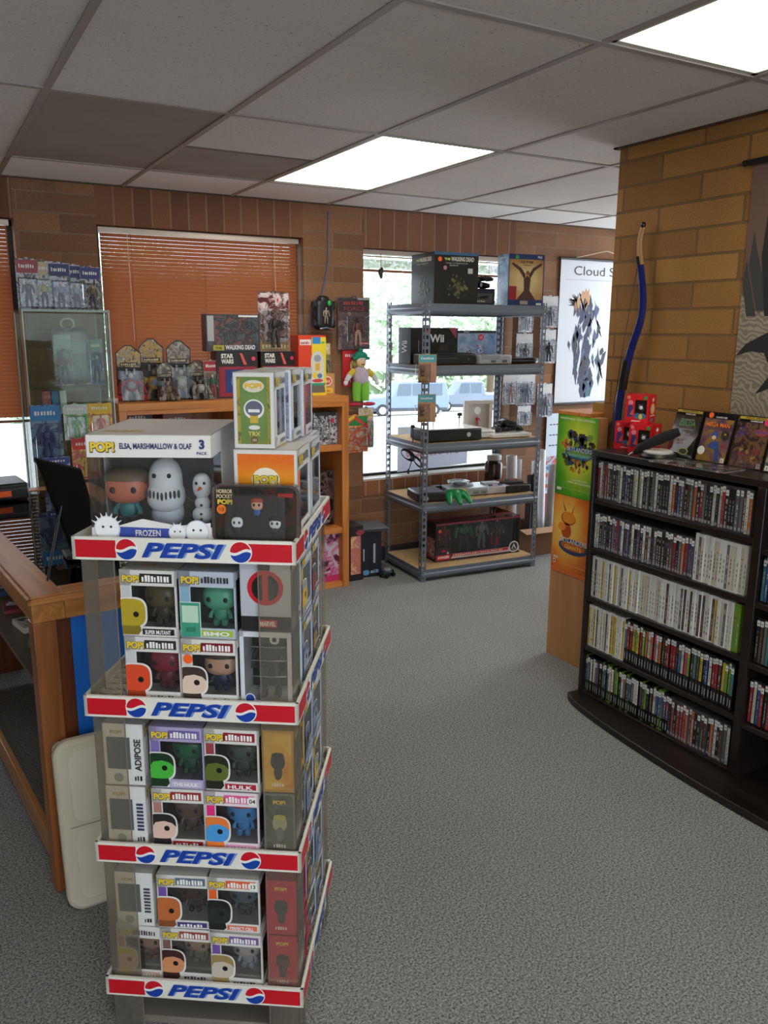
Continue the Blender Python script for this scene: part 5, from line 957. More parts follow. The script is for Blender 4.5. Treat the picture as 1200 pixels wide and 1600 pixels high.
# ------------------------------------------------------------------ wall toys beside and behind the shelving
SIL = art(60, [(200, 204, 210), (150, 156, 170), (226, 228, 232), (130, 134, 150)], 26)
for i, (x, y, z, w, h, lab, fc) in enumerate([
    (4.10, 4.825, 1.61, .145, .225, 'silver-grey carded figure on the brick wall right of the shelving, at the top', (120, 124, 140)),
    (4.10, 4.825, 1.35, .145, .245, 'carded black figure on the brick wall right of the shelving, second from the top', (46, 46, 54)),
    (4.09, 4.82, .95, .14, .25, 'silver carded figure on the brick wall right of the shelving, lowest', (150, 156, 170)),
    (3.885, 4.83, 1.575, .13, .20, 'silver carded figure seen through the shelving, below the top shelf', (190, 194, 200)),
    (3.885, 4.83, 1.345, .14, .22, 'silver carded dark figure seen through the shelving above the second shelf', (96, 96, 110)),
    (3.745, 4.80, 1.06, .12, .23, 'pinkish carded toy seen through the shelving below the second shelf', (180, 150, 160)),
    (3.90, 4.81, 1.05, .17, .235, 'pale blue carded toy seen through the shelving below the second shelf', (130, 150, 180)),
    (3.885, 4.80, .90, .13, .145, 'small silver carded toy seen through the shelving above the third shelf', (120, 126, 150))]):
    blister(lab, (x, y, z), R(-6+3*(i % 4)), w, h, SIL, mat((206, 208, 212), .5), (fc, None, None), group='silver carded figures around the window corner')
# scroll poster on the wall behind the column
t = thing('scroll_poster', 'white hanging scroll reading Cloud Strife with dark painted shapes, on the far brick wall', 'scroll poster', (4.655, 4.855, 1.04), 0); W_, H_ = .88, 1.07; fr = Fr((-W_/2, 0, 0), (1, 0, 0), (0, 0, 1)); q = MB(); q.prism(fr, [(0, 0), (W_, 0), (W_, H_), (0, H_)], -.001, 0, mat((214, 219, 228), .6))
q.text(fr, 'Cloud Strife', W_*.5, H_-.115, .065, mat((22, 22, 28)), .62, .0015, 'c', bold=-.005); q.rect(fr, .05, H_-.150, W_-.05, H_-.1475, mat((150, 155, 166)), .001)
rb = random.Random(77)
for k in range(120):
    yy = rb.uniform(.06, .82); sp_ = .04+.12*math.sin(math.pi*min(1, max(0, (yy-.05)/.8)))**.7; cx = .27+.04*math.sin(yy*5)+rb.gauss(0, sp_*.45); L_ = rb.uniform(.06, .20); a = R(90+rb.uniform(-28, 28)); w_ = rb.uniform(.010, .028)
    dx, dy = math.cos(a)*L_/2, math.sin(a)*L_/2; cc = rb.choice([(40, 48, 78), (56, 66, 100), (30, 34, 48), (70, 84, 124), (36, 104, 112) if cx > .33 else (44, 50, 80)]) if yy < .72 else rb.choice([(196, 150, 110), (60, 60, 76), (150, 110, 84), (40, 44, 60)])
    q.poly(fr, [(cx-dx, max(.04, yy-dy)), (cx-w_*.8, yy), (cx-w_*.3, yy+dy*.6), (cx+dx, yy+dy), (cx+w_, yy+dy*.1), (cx+w_*.5, yy-dy*.5)], mat(cc, .6), .0008+.0001*(k % 8))
for k in range(14): a = R(150+rb.uniform(-30, 40)); q.poly(fr, [(.20, .70+k*.005), (.20+.12*math.cos(a), .74+.2*math.sin(a)*.5), (.21, .72+k*.005)], mat(rb.choice([(60, 64, 84), (36, 38, 50)]), .6), .0010)
q.build('sheet', t)
for z in (0, H_): q = MB(); q.tube([(-W_/2-.02, -.006, z), (W_/2+.02, -.006, z)], .009, BLACK, 10); q.build('rod', t)
q = MB(); q.tube([(-W_/2+.1, -.008, H_), (0, -.006, H_+.07), (W_/2-.1, -.008, H_)], .0025, mat((210, 190, 170)), 6); q.build('hanging_cord', t)
t = thing('poster', 'pale blue and white narrow poster on the far wall just left of the wooden kiosk', 'poster', (4.32, 4.852, .02), 0); fr = Fr((-.17, 0, 0), (1, 0, 0), (0, 0, 1)); q = MB(); q.prism(fr, [(0, 0), (.5, 0), (.5, .95), (0, .95)], -.001, 0, mat((206, 220, 236), .5)); q.rect(fr, .01, .35, .48, .62, art(71, [(60, 120, 190), (170, 200, 220), (206, 60, 60)], 12), .001); q.rect(fr, .01, .02, .48, .33, mat((170, 40, 60)), .001)
for z in (.70, .78, .86): q.marks(fr, .03, z, .3, .012, mat((50, 70, 120)), 9)
q.build('sheet', t)
# box of rolled posters
t = thing('cardboard_box', 'open brown cardboard box of rolled posters on the carpet right of the metal shelving', 'cardboard box', (3.86, 4.60, 0), R(-4)); KR = mat((122, 84, 56), .8); q = MB(); w, d, h = .46, .30, .20
for a, b_ in (((-w/2, -d/2, 0), (w/2, -d/2+.005, h)), ((-w/2, d/2-.005, 0), (w/2, d/2, h)), ((-w/2, -d/2, 0), (-w/2+.005, d/2, h)), ((w/2-.005, -d/2, 0), (w/2, d/2, h)), ((-w/2, -d/2, 0), (w/2, d/2, .005))): q.box(a, b_, KR)
q.build('box', t); q = MB(); q.add([(-w/2, -d/2, h), (w/2, -d/2, h), (w/2, -d/2-.09, h-.015), (-w/2, -d/2-.09, h-.015), (-w/2, -d/2+.001, h+.003), (w/2, -d/2+.001, h+.003), (w/2, -d/2-.09, h-.012), (-w/2, -d/2-.09, h-.012)], [(0, 1, 2, 3), (7, 6, 5, 4), (0, 4, 5, 1), (1, 5, 6, 2), (2, 6, 7, 3), (3, 7, 4, 0)], mat((176, 140, 110), .8)); q.build('flap', t)
q = MB(); q.add([(-w/2, -d/2, h), (-w/2, d/2, h), (-w/2-.02, d/2, h+.12), (-w/2-.02, -d/2+.04, h+.12), (-w/2-.003, -d/2, h), (-w/2-.003, d/2, h), (-w/2-.023, d/2, h+.12), (-w/2-.023, -d/2+.04, h+.12)], [(0, 1, 2, 3), (7, 6, 5, 4), (0, 4, 5, 1), (1, 5, 6, 2), (2, 6, 7, 3), (3, 7, 4, 0)], mat((150, 110, 80), .8)); q.build('flap', t)
q = MB(); q.rect(Fr((-w/2, -d/2, 0), (1, 0, 0), (0, 0, 1)), .30, .06, .38, .10, mat((166, 130, 100)), .001); q.build('printed_mark', t)
for i, (dx, dy, r, h, cc, lab) in enumerate([(-.16, .06, .038, .70, (206, 204, 204), 'widest pale rolled poster, at the left end of the box'), (-.09, .10, .026, .66, (190, 192, 196), 'slender grey-white roll second from the left in the box'), (-.05, .03, .020, .55, (70, 72, 78), 'dark grey short roll in the cardboard box'), (.01, .00, .022, .56, (50, 60, 44), 'black and yellow roll in the middle of the cardboard box'), (.05, .07, .030, .64, (226, 226, 228), 'bright white roll right of the black and yellow roll'), (.12, -.02, .032, .62, (180, 182, 188), 'grey-white roll at the right of the cardboard box'), (.14, .09, .032, .72, (214, 216, 220), 'tallest white roll at the back right of the cardboard box')]):
    q = MB(); q.T = Matrix.Rotation(R(2*(i % 3-1)), 4, 'Y'); q.lathe([(r, .0), (r, h), (r-.003, h), (r-.003, h-.04)], mat(cc, .5), (0, 0, 0), 20); q.lathe([(r-.003, h-.045), (r-.0031, h-.04)], BLACK, (0, 0, 0), 20)
    if i == 3: q.box((-.024, -.024, .1), (-.012, -.015, h-.02), YEL)
    o = q.build('rolled_poster', loc=(3.86+dx, 4.60+dy, .008)); tag(o, lab, 'rolled poster', 'rolled posters in the cardboard box')
# paper sign inside the window, seen from behind
t = thing('window_sign', 'white paper sign in the window, phone number showing mirrored through it', 'sign', (2.90, 4.965, .60), 0); fr = Fr((0, 0, 0), (1, 0, 0), (0, 0, 1)); q = MB(); q.prism(fr, [(0, 0), (.60, .02), (.60, .30), (0, .32)], -.001, 0, blind_mat('paper', (214, 218, 230), (230, 234, 245), .25)); frm = Fr((.60, 0, 0), (-1, 0, 0), (0, 0, 1)); frm.n = Vector((0, -1, 0)); q.text(frm, '541-505-8258', .08, .10, .085, mat((206, 150, 156)), .45, .001, bold=.03); q.build('sheet', t)
q = MB(); frm2 = Fr((0, 0, 0), (1, 0, 0), (0, 0, 1)); q.rect(frm2, .02, .285, .07, .305, mat((230, 226, 200)), .001); q.build('tape', t)
# ------------------------------------------------------------------ toys on and around the wooden bookcase
BT = BH
HD = [(196, 190, 172), (70, 66, 60), (120, 90, 60)]
def backer(label, x, y, w, h, card, c1, c2, cfig, chest, group='robot toys in open packs on the bookcase'):
    """robot-like toy in an open pack with a tall printed backing card"""
    t = thing('robot_toy', label, 'toy', (x, y, BT), R(random.uniform(-6, 4)), group)
    q = MB(); fr = Fr((-w/2, .03, 0), (1, 0, 0), (0, 0, 1)); q.prism(fr, [(0, 0), (w, 0), (w, h*.86), (w*.8, h*.93), (w*.62, h), (w*.4, h), (w*.2, h*.94), (0, h*.86)], -.002, 0, mat((22, 18, 18), .5))
    q.poly(fr, [(w*.05, h*.62), (w*.95, h*.60), (w*.97, h*.84), (w*.78, h*.91), (w*.6, h*.98), (w*.4, h*.98), (w*.2, h*.92), (w*.03, h*.84)], card, .0006); q.rect(fr, w*.15, h*.63, w*.85, h*.69, mat((60, 50, 36)), .001); q.marks(fr, w*.2, h*.64, w*.6, h*.035, mat((210, 196, 160)), 8); q.build('backing_card', t)
    q = MB(); A, B2, C2 = mat(c1, .4), mat(c2, .4), mat(chest, .4); k = h*.52
    q.blob((0, -.01, k*.55), (k*.20, k*.16, k*.22), A, .6); q.blob((0, -.01-k*.12, k*.56), (k*.14, k*.06, k*.14), C2, .9); q.blob((0, -.01, k*.88), (k*.08, k*.08, k*.10), B2, .7); q.box((-k*.16, -.01, k*.92), (-k*.10, 0, k*1.12), B2); q.box((k*.10, -.01, k*.92), (k*.16, 0, k*1.12), B2)
    for s in (-1, 1):
        q.tube([(s*k*.24, -.01, k*.68), (s*k*.40, -.02, k*.52), (s*k*.42, -.04, k*.26)], [k*.10, k*.08, k*.09], A, 8); q.tube([(s*k*.12, -.01, k*.38), (s*k*.20, -.015, k*.20), (s*k*.22, -.02, k*.03)], [k*.09, k*.08, k*.10], B2, 8)
        for e in (-1, 0, 1): q.tube([(s*k*.42+e*k*.06, -.045, k*.22), (s*k*.43+e*k*.07, -.055, k*.02)], [k*.03, k*.012], mat(cfig, .4), 6)
    q.build('robot', t)
    q = MB(); q.box((-w/2+.003, -.055, .002), (w/2-.003, .028, h*.56), FILM); q.build('blister', t, bevel=.006)
GOLDC = art(80, [(226, 216, 190), (120, 112, 96), (190, 150, 60), (60, 56, 50)], 28); SILC = art(81, [(216, 206, 180), (150, 140, 120), (90, 80, 70)], 28)
backer('red and white robot toy in a pack, leftmost on the wooden bookcase', 1.005, 4.60, .135, .30, GOLDC, (150, 30, 40), (190, 186, 186), (190, 40, 50), (140, 150, 146))
backer('gold robot toy before a pale printed card, on the bookcase left of the silver one', 1.135, 4.62, .135, .335, GOLDC, (176, 132, 44), (120, 104, 80), (196, 160, 70), (110, 124, 130))
backer('small brown robot toy between the gold and silver ones on the bookcase', 1.19, 4.55, .10, .21, SILC, (110, 70, 44), (150, 130, 104), (170, 150, 120), (120, 100, 80))
backer('silver robot toy before a cream printed card on the bookcase', 1.285, 4.62, .135, .325, SILC, (150, 140, 120), (170, 164, 150), (190, 184, 170), (170, 176, 160))
backer('pale grey robot toy right of the silver one on the bookcase', 1.375, 4.56, .125, .215, SILC, (160, 152, 136), (120, 112, 100), (200, 194, 180), (196, 196, 170))
def twd2(q, F, w, d, h):
    f_ = F['F']; q.rect(f_, w*.03, h*.05, w*.97, h*.96, art(84, [(36, 40, 42), (70, 76, 78), (20, 22, 24), (110, 60, 50)], 20), .0005); q.rect(f_, w*.02, h*.28, w*.14, h*.96, mat((176, 178, 176)), .0009); q.rect(f_, w*.12, h*.03, w*.32, h*.17, mat((176, 170, 40)), .0014); q.text(f_, 'THE', w*.22, h*.06, h*.07, BLACK, w*.12, .0020, 'c'); q.text(f_, 'WALKING DEAD', w*.62, h*.05, h*.125, mat((222, 222, 220)), w*.56, .0024, 'c', bold=.03); q.rect(f_, w*.6, h*.93, w*.96, h*.98, WHITE, .0014)
    q.box((w/2, -d/2, 0), (w/2+.002, d/2, h), mat((90, 94, 96)))
# star wars boxes, stacked; the walking dead box rests on them
def sw(q, F, w, d, h):
    f_ = F['F']; q.rect(f_, 0, h*.70, w, h, mat((28, 20, 22)), .0004); q.text(f_, 'STAR', w*.26, h*.86, h*.10, WHITE, w*.30, .002, 'c', bold=.05); q.text(f_, 'WARS', w*.26, h*.745, h*.10, WHITE, w*.30, .002, 'c', bold=.05)
    q.poly(f_, [(w*.56, h*.97), (w*.62, h*.97), (w*.74, h*.72), (w*.66, h*.72)], mat((214, 90, 80)), .0012); q.rect(f_, w*.05, h*.04, w*.97, h*.68, mat((150, 26, 46)), .0006); q.rect(f_, w*.20, h*.12, w*.70, h*.62, mat((34, 56, 120)), .0010); q.disc(f_, w*.45, h*.36, w*.12, mat((90, 120, 170)), .0014, h*.14); q.disc(f_, w*.90, h*.85, w*.05, mat((220, 60, 90)), .0016)
carton('toy_box', 'STAR WARS box with a red front and blue window, below the WALKING DEAD window box', 'toy box', (1.60, 4.62, BT), R(-3), .24, .13, .262, mat((40, 20, 26), .4), sw)
carton('toy_box', 'STAR WARS box with red stripe, right of the red and blue one on the bookcase', 'toy box', (1.855, 4.64, BT), R(2), .22, .12, .262, mat((30, 20, 22), .4), sw)
blister('small red and green carded toy left of the STAR WARS boxes on the bookcase', (1.445, 4.57, BT), 0, .085, .215, mat((150, 130, 110), .5), mat((160, 40, 50)), ((60, 120, 90), (190, 60, 60), (220, 200, 180)), hook=False)
carton('toy_box', 'grey window box reading THE WALKING DEAD, resting on the STAR WARS boxes', 'toy box', (1.585, 4.615, BT+.2635), R(-4), .31, .11, .205, mat((40, 40, 42), .4), twd2)
RZ = art(85, [(120, 30, 40), (190, 180, 176), (60, 40, 40), (150, 120, 110)], 18)
def razor(q, fr, w, h): q.rect(fr, 0, 0, w, h*.16, mat((150, 120, 80)), .0006); q.text(fr, 'MYSTIC', w*.5, h*.04, h*.08, mat((220, 200, 150)), w*.8, .002, 'c') if False else q.marks(fr, w*.1, h*.04, w*.8, h*.08, mat((220, 200, 150)), 8)
blister('tall red-topped carded dark figure standing beside the WALKING DEAD window box', (1.845, 4.60, BT+.2635), R(3), .20, .335, RZ, art(86, [(190, 40, 50), (210, 200, 196), (90, 30, 36)], 20), ((50, 40, 36), (70, 54, 44), (120, 90, 70)), hook=False, tex=razor)
def lava(q, F, w, d, h):
    f_, l_ = F['F'], F['L']; RD = mat((214, 66, 36), .4); q.rect(f_, 0, 0, w, h, RD, .0003); q.rect(f_, w*.48, 0, w, h*.97, mat((230, 204, 50), .4), .0006); q.rect(f_, w*.05, h*.84, w*.45, h*.93, WHITE, .0010); q.marks(f_, w*.08, h*.855, w*.34, h*.05, RED, 6); q.rect(f_, w*.50, h*.86, w*.80, h*.97, mat((50, 130, 190)), .0010); q.disc(f_, w*.88, h*.88, w*.07, mat((90, 180, 70)), .0012, h*.02)
    q.disc(f_, w*.68, h*.58, w*.24, mat((206, 206, 200), .3), .0010, h*.16); q.rect(f_, w*.44, h*.20, w*.92, h*.58, mat((214, 210, 190), .3), .0011); q.disc(f_, w*.68, h*.62, w*.13, mat((150, 156, 160), .3), .0015, h*.06); q.rect(f_, w*.60, h*.42, w*.76, h*.54, mat((220, 170, 60)), .0017); q.disc(f_, w*.60, h*.34, w*.1, mat((230, 200, 60)), .0016, h*.05); q.disc(f_, w*.76, h*.33, w*.09, mat((80, 120, 180)), .0017, h*.04); q.disc(f_, w*.68, h*.25, w*.20, mat((200, 60, 70)), .0015, h*.03)
    q.rect(f_, w*.40, h*.17, w*.96, h*.21, mat((50, 150, 120)), .0020); q.poly(f_, [(w*.40, h*.05), (w*.96, h*.05), (w*.92, h*.17), (w*.44, h*.17)], mat((120, 116, 106), .3, .3), .0020); q.rect(l_, 0, 0, d, h, RD, .0004)
carton('lamp_box', 'tall red and yellow box picturing a domed lamp, right part of the bookcase top', 'toy box', (2.055, 4.60, BT), R(4), .185, .12, .355, mat((214, 66, 36), .4), lava)
blister('yellowish carded grey figure hanging between the lamp box and the orange box', (2.235, 4.75, 1.28), 0, .085, .22, mat((190, 170, 110), .5), mat((210, 190, 150)), ((90, 94, 100), (110, 110, 112), (50, 44, 44)), hook=False)
def pop2(q, F, w, d, h):
    f_ = F['F']; q.disc(f_, w*.5, h*.64, w*.34, WHITE, .0006, h*.24); q.disc(f_, w*.5, h*.64, w*.28, mat((206, 70, 50)), .0010, h*.19); q.marks(f_, w*.28, h*.56, w*.44, h*.14, mat((240, 220, 200)), 5); q.rect(f_, w*.12, h*.06, w*.88, h*.30, YEL, .0010); q.marks(f_, w*.2, h*.12, w*.6, h*.10, mat((200, 50, 40)), 6)
carton('small_box', 'small orange box with a white round emblem and yellow label at the bookcase right end', 'box', (2.275, 4.60, 1.195), R(3), .11, .09, .125, mat((196, 140, 84), .5), pop2)
bpy.context.view_layer.update()
o = [x for x in C.objects if x.get('label', '').startswith('small orange box')][0]; o.location.x = 2.185; o.location.y = 4.66
# hanging toy vehicle and blue cord
t = thing('toy_vehicle', 'black toy vehicle hanging on the brick pier by a blue cord', 'toy', (2.255, 4.80, 1.575), 0); q = MB(); K = mat((24, 24, 25), .35)
q.blob((0, 0, .10), (.062, .035, .095), K, .45, 16, 12); q.blob((0, .0, .18), (.036, .03, .035), K, .6)
for s in (-1, 1):
    for z in (.045, .155): q.tube([(s*.052, 0, z), (s*.074, 0, z)], .026, mat((34, 34, 36), .7), 14)
q.blob((.026, -.034, .170), (.012, .008, .016), mat((40, 180, 80), .4), .8); q.build('vehicle_body', t); mini_fig(t, 0, -.042, .045, .10, (150, 140, 110), (130, 120, 96), (190, 170, 140)); q = MB(); q.tube([(-.04, -.036, .012), (0, -.045, .02), (.04, -.036, .012)], .006, mat((120, 124, 130), .3, .6), 8); q.build('bumper', t)
q = MB(); q.tube([(2.325, 4.862, 2.30), (2.318, 4.858, 2.15), (2.322, 4.86, 2.02), (2.30, 4.858, 1.90), (2.262, 4.84, 1.78), (2.25, 4.82, 1.765)], .0045, mat((60, 76, 116), .5), 8); q.tube([(2.21, 4.855, 1.72), (2.18, 4.86, 1.62), (2.155, 4.86, 1.54)], .004, mat((60, 76, 116), .5), 8)
tag(q.build('hanging_cord'), 'thin blue cord running down the brick pier to the black toy vehicle', 'cord')
FF = art(90, [(44, 34, 34), (90, 70, 66), (60, 50, 50), (120, 100, 96)], 16)
def ff(q, fr, w, h): q.text(fr, 'FORCE', w*.52, h*.745, h*.075, mat((150, 44, 44)), w*.66, .002, 'c', bold=.0); q.marks(fr, w*.18, h*.86, w*.64, h*.075, mat((150, 44, 44)), 8); q.rect(fr, w*.62, h*.955, w*.98, h*.99, mat((150, 150, 150)), .001); q.rect(fr, w*.62, h*.09, w*.97, h*.16, mat((170, 30, 40)), .0009); q.marks(fr, w*.66, h*.105, w*.28, h*.03, WHITE, 6)
blister('dark red-lettered carded figure hanging on the pier at the edge of the bright window', (2.475, 4.81, 1.46), R(-8), .215, .325, FF, mat((40, 26, 28), .5), ((110, 60, 56), (190, 150, 130), (70, 40, 36)), tex=ff, bub=(.28, .06, .92, .64))
blister('small red and yellow carded toy partly hidden behind the teal-capped doll', (2.47, 4.835, 1.22), 0, .13, .235, mat((190, 30, 40), .5), mat((200, 40, 44)), ((200, 190, 90), (160, 150, 120), (210, 190, 150)), bub=(.4, .1, .95, .9), hook=False)
# doll
t = thing('plush_doll', 'plush doll with teal cap, lilac shirt and lime trousers hanging beside the bright window', 'doll', (2.515, 4.79, 1.10), R(-4)); q = MB(); SKN = mat((224, 196, 150), .8); LIL = mat((186, 170, 186), .85); LG = mat((122, 190, 60), .85); TL = mat((30, 130, 104), .85); YS = mat((206, 180, 60), .85)
q.blob((0, 0, .19), (.054, .035, .062), LIL, .8, 16, 10)
for s in (-1, 1): q.tube([(s*.045, 0, .225), (s*.082, -.006, .195)], [.022, .020], YS, 10); q.tube([(s*.082, -.006, .195), (s*.108, -.012, .160)], [.019, .014], mat((206, 206, 210), .8), 10); q.blob((s*.112, -.014, .148), (.015, .012, .017), mat((220, 220, 222), .8))
for s in (-1, 1): q.tube([(s*.026, 0, .15), (s*.030, 0, .09), (s*.030, -.002, .03)], [.031, .030, .026], LG, 12)
o = q.build('body', t); q = MB(); q.blob((0, -.004, .285), (.034, .030, .042), SKN, .9, 14, 10); q.blob((0, -.038, .266), (.014, .004, .004), mat((150, 60, 50), .6))
for s in (-1, 1): q.blob((s*.012, -.031, .298), (.008, .005, .009), WHITE, 1, 8, 6); q.blob((s*.012, -.036, .298), (.003, .002, .004), BLACK, 1, 8, 6)
o = q.build('head', t); q = MB()
q.blob((0, .004, .318), (.048, .036, .030), TL, .9, 16, 10); q.tube([(-.058, -.006, .304), (0, -.014, .306), (.058, -.006, .304)], [.010, .014, .010], TL, 8); q.blob((0, .004, .356), (.015, .014, .014), TL); q.build('cap', o)
for s in (-1, 1): q = MB(); q.blob((s*.052, -.012, .010), (.048, .022, .013), mat((180, 36, 60), .6), .9); q.build('shoe', t)
q = MB(); q.tube([(-.02, -.034, .235), (0, -.040, .205), (.02, -.034, .235), (.012, -.03, .25)], .0025, mat((226, 226, 226)), 6); q.build('neck_cord', t)
blister('house-shaped carded toy in red, green and orange below the doll', (2.475, 4.80, .79), 0, .20, .245, art(95, [(214, 214, 206), (210, 70, 60), (230, 130, 50), (206, 200, 190)], 22), mat((40, 130, 60)), None, tex=lambda q, fr, w, h: (q.poly(fr, [(0, h*.72), (w*.5, h), (w, h*.72), (w, h*.62), (w*.5, h*.9), (0, h*.62)], mat((206, 60, 50)), .001), q.poly(fr, [(0, h*.82), (w*.5, h*1.02), (w*.5, h*.93), (0, h*.72)], mat((226, 190, 50)), .0013)))
blister('pale carded toy with yellow and green top, right behind the house-shaped carded toy', (2.575, 4.83, .81), R(4), .12, .27, art(96, [(214, 214, 208), (190, 170, 160), (120, 170, 120)], 22), art(97, [(60, 150, 90), (226, 190, 70), (226, 226, 220)], 30), ((200, 170, 150), (190, 60, 60), (220, 200, 100)))

# in the bookcase openings
SM = art(100, [(206, 208, 212), (90, 92, 98), (226, 228, 230), (40, 42, 46), (150, 152, 160)], 32, .2)
carton('toy_box', 'silver and white window pack in the upper right opening of the wooden bookcase', 'toy box', (2.115, 4.55, .901), R(6), .165, .11, .195, SM, lambda q, F, w, d, h: (q.disc(F['F'], w*.78, h*.74, w*.09, mat((206, 60, 90)), .001), q.rect(F['F'], w*.05, h*.9, w*.95, h, mat((60, 60, 64)), .001)))
carton('toy_box', 'dark red toy box left of the silver pack in the upper opening', 'toy box', (1.97, 4.58, .901), R(-4), .11, .10, .17, art(101, [(120, 24, 40), (60, 20, 30), (170, 60, 70)], 16))
DB2 = art(102, [(36, 26, 26), (70, 54, 52), (110, 92, 88), (24, 20, 20)], 14, .25)
carton('toy_box', 'tall dark brown window box in the middle right opening of the wooden bookcase', 'toy box', (2.11, 4.58, .386), R(28), .16, .13, .345, DB2, lambda q, F, w, d, h: (q.rect(F['F'], w*.85, 0, w*.99, h, mat((80, 64, 62)), .001), q.marks(F['F'], w*.1, h*.06, w*.6, h*.05, mat((180, 170, 160)), 6)))
carton('toy_box', 'dark flat-topped box behind the tall dark brown one in the middle opening', 'toy box', (1.98, 4.66, .386), R(4), .14, .12, .35, mat((30, 26, 28), .4))
PK = art(103, [(150, 60, 100), (60, 40, 56), (214, 120, 160), (206, 200, 206)], 16, .3)
carton('toy_box', 'pink and dark window box on the bottom shelf of the wooden bookcase', 'toy box', (2.12, 4.54, .036), R(8), .15, .12, .315, PK, lambda q, F, w, d, h: (q.rect(F['F'], 0, 0, w, h*.12, mat((206, 50, 110)), .001), q.poly(F['F'], [(w*.02, h*.16), (w*.62, h*.24), (w*.80, h*.30), (w*.70, h*.16)], mat((220, 80, 140)), .0013), q.rect(F['F'], w*.02, h*.88, w*.3, h*.95, mat((60, 170, 110)), .001), q.marks(F['F'], w*.1, h*.18, w*.5, h*.05, WHITE, 6)))
for i, (x, h_, cc, a, s_) in enumerate(((1.02, .24, (70, 60, 80), 5, .901), (1.25, .22, (120, 70, 50), -6, .901), (1.02, .30, (60, 70, 90), 3, .386), (1.30, .30, (90, 50, 60), -4, .386), (1.70, .22, (50, 50, 60), 5, .901), (1.72, .30, (80, 60, 50), 3, .386))):
    carton('toy_box', 'dark boxed toy deep in the wooden bookcase, %s opening, %s' % ('upper' if s_ > .8 else 'middle', ['at the far left', 'left of the divider', 'at the far left', 'left of the divider', 'right of the divider', 'right of the divider'][i]), 'toy box', (x, 4.63, s_+.001), R(a), .16, .12, h_, mat(cc, .5), lambda q, F, w, d, h: (q.rect(F['F'], w*.1, h*.2, w*.9, h*.7, mat((26, 26, 30), .2), .001), q.marks(F['F'], w*.2, h*.8, w*.6, h*.1, mat((190, 190, 180)), 6)))
# boxes on the floor by the bookcase
carton('toy_box', 'narrow dark box with an orange and pink picture on the carpet against the bookcase side', 'toy box', (2.34, 4.62, 0), R(2), .10, .20, .36, mat((36, 28, 30), .4), lambda q, F, w, d, h: (q.rect(F['F'], w*.08, h*.12, w*.8, h*.82, art(110, [(60, 40, 36), (200, 120, 60), (190, 110, 120), (220, 180, 110)], 16), .001), q.disc(F['F'], w*.75, h*.88, w*.3, mat((150, 60, 70)), .0014, h*.05)))
def dk(q, F, w, d, h): q.rect(F['F'], w*.62, h*.3, w*.72, h*.72, mat((170, 170, 176)), .001); q.rect(F['F'], w*.08, h*.36, w*.2, h*.62, mat((200, 204, 208)), .001); q.disc(F['F'], w*.28, h*.10, w*.16, mat((90, 150, 190)), .0012, h*.06); q.marks(F['F'], w*.5, h*.08, w*.4, h*.08, mat((150, 180, 210)), 5); q.rect(F['T'], .005, .005, w-.005, d-.005, mat((96, 100, 106), .3), .0006)
carton('toy_box', 'dark blue-black box with grey top on the carpet, right of the narrow picture box', 'toy box', (2.475, 4.66, 0), R(-6), .15, .22, .31, mat((24, 28, 40), .4), dk)
t = thing('flat_box', 'flat grey-topped box lying across the dark box beside the bookcase', 'box', (2.49, 4.64, .3115), R(-12)); bx('lid', t, (-.11, -.12, 0), (.11, .12, .018), mat((96, 100, 106), .4), .002); bx('edge_print', t, (-.10, -.1215, .003), (.10, -.1202, .014), mat((40, 42, 48)))
t = thing('toy_car', 'small dark toy car on the carpet in front of the dark boxes', 'toy', (2.56, 4.50, 0), R(20)); q = MB(); q.blob((0, 0, .030), (.055, .028, .016), mat((50, 54, 62), .2, .4), .6); q.blob((0, 0, .048), (.028, .022, .014), mat((120, 126, 134), .15), .7); q.build('body', t)
for x in (-.034, .034):
    for s in (-1, 1): q = MB(); q.tube([(x, s*.020, .014), (x, s*.031, .014)], .014, BLACK, 12); q.build('wheel', t)

# ------------------------------------------------------------------ glass cabinet contents
tops = [((150, 60, 60), (60, 60, 60), 'red and brown'), ((190, 170, 130), (150, 160, 60), 'cream and yellow-green'), ((40, 44, 90), (130, 140, 170), 'dark blue'), ((40, 44, 96), (140, 150, 150), 'indigo'), ((50, 50, 110), (110, 90, 60), 'purple-blue')]
for i, (c1, c2, nm) in enumerate(tops):
    x = .452+.066*i
    blister('%s topped carded figure standing on the glass cabinet, %s' % (nm, ('leftmost', 'second from the left', 'middle one', 'second from the right', 'rightmost')[i]), (x+.01, 4.02+.012*(i % 2), 1.661), R(-8+3*i), .092, .215-.006*i, art(120+i, [c1, c2, (180, 180, 186), (40, 40, 50)], 26), mat(c1, .5), (c2, (60, 60, 80), (200, 160, 130)), group='carded figures on the glass cabinet', hook=False, bub=(.08, .03, .92, .62), depth=.05)
blister('white and magenta carded toy hanging inside the glass cabinet', (.585, 4.02, 1.325), R(5), .08, .23, art(130, [(214, 214, 220), (170, 60, 110), (206, 206, 214)], 20), mat((220, 220, 226)), ((170, 50, 100), (60, 60, 90), (220, 180, 160)), hook=False)
blister('pale pink carded toy inside the glass cabinet, middle', (.655, 4.05, 1.325), R(-4), .08, .20, art(131, [(190, 180, 186), (150, 130, 140), (200, 170, 170)], 20), mat((200, 196, 200)), ((160, 140, 150), (120, 110, 130), (210, 180, 170)), hook=False)
blister('blue-green carded toy inside the glass cabinet, right', (.725, 4.02, 1.325), R(4), .07, .21, art(132, [(90, 130, 130), (80, 90, 140), (150, 160, 170)], 20), mat((130, 160, 150)), ((70, 80, 130), (60, 70, 110), (200, 200, 200)), hook=False)
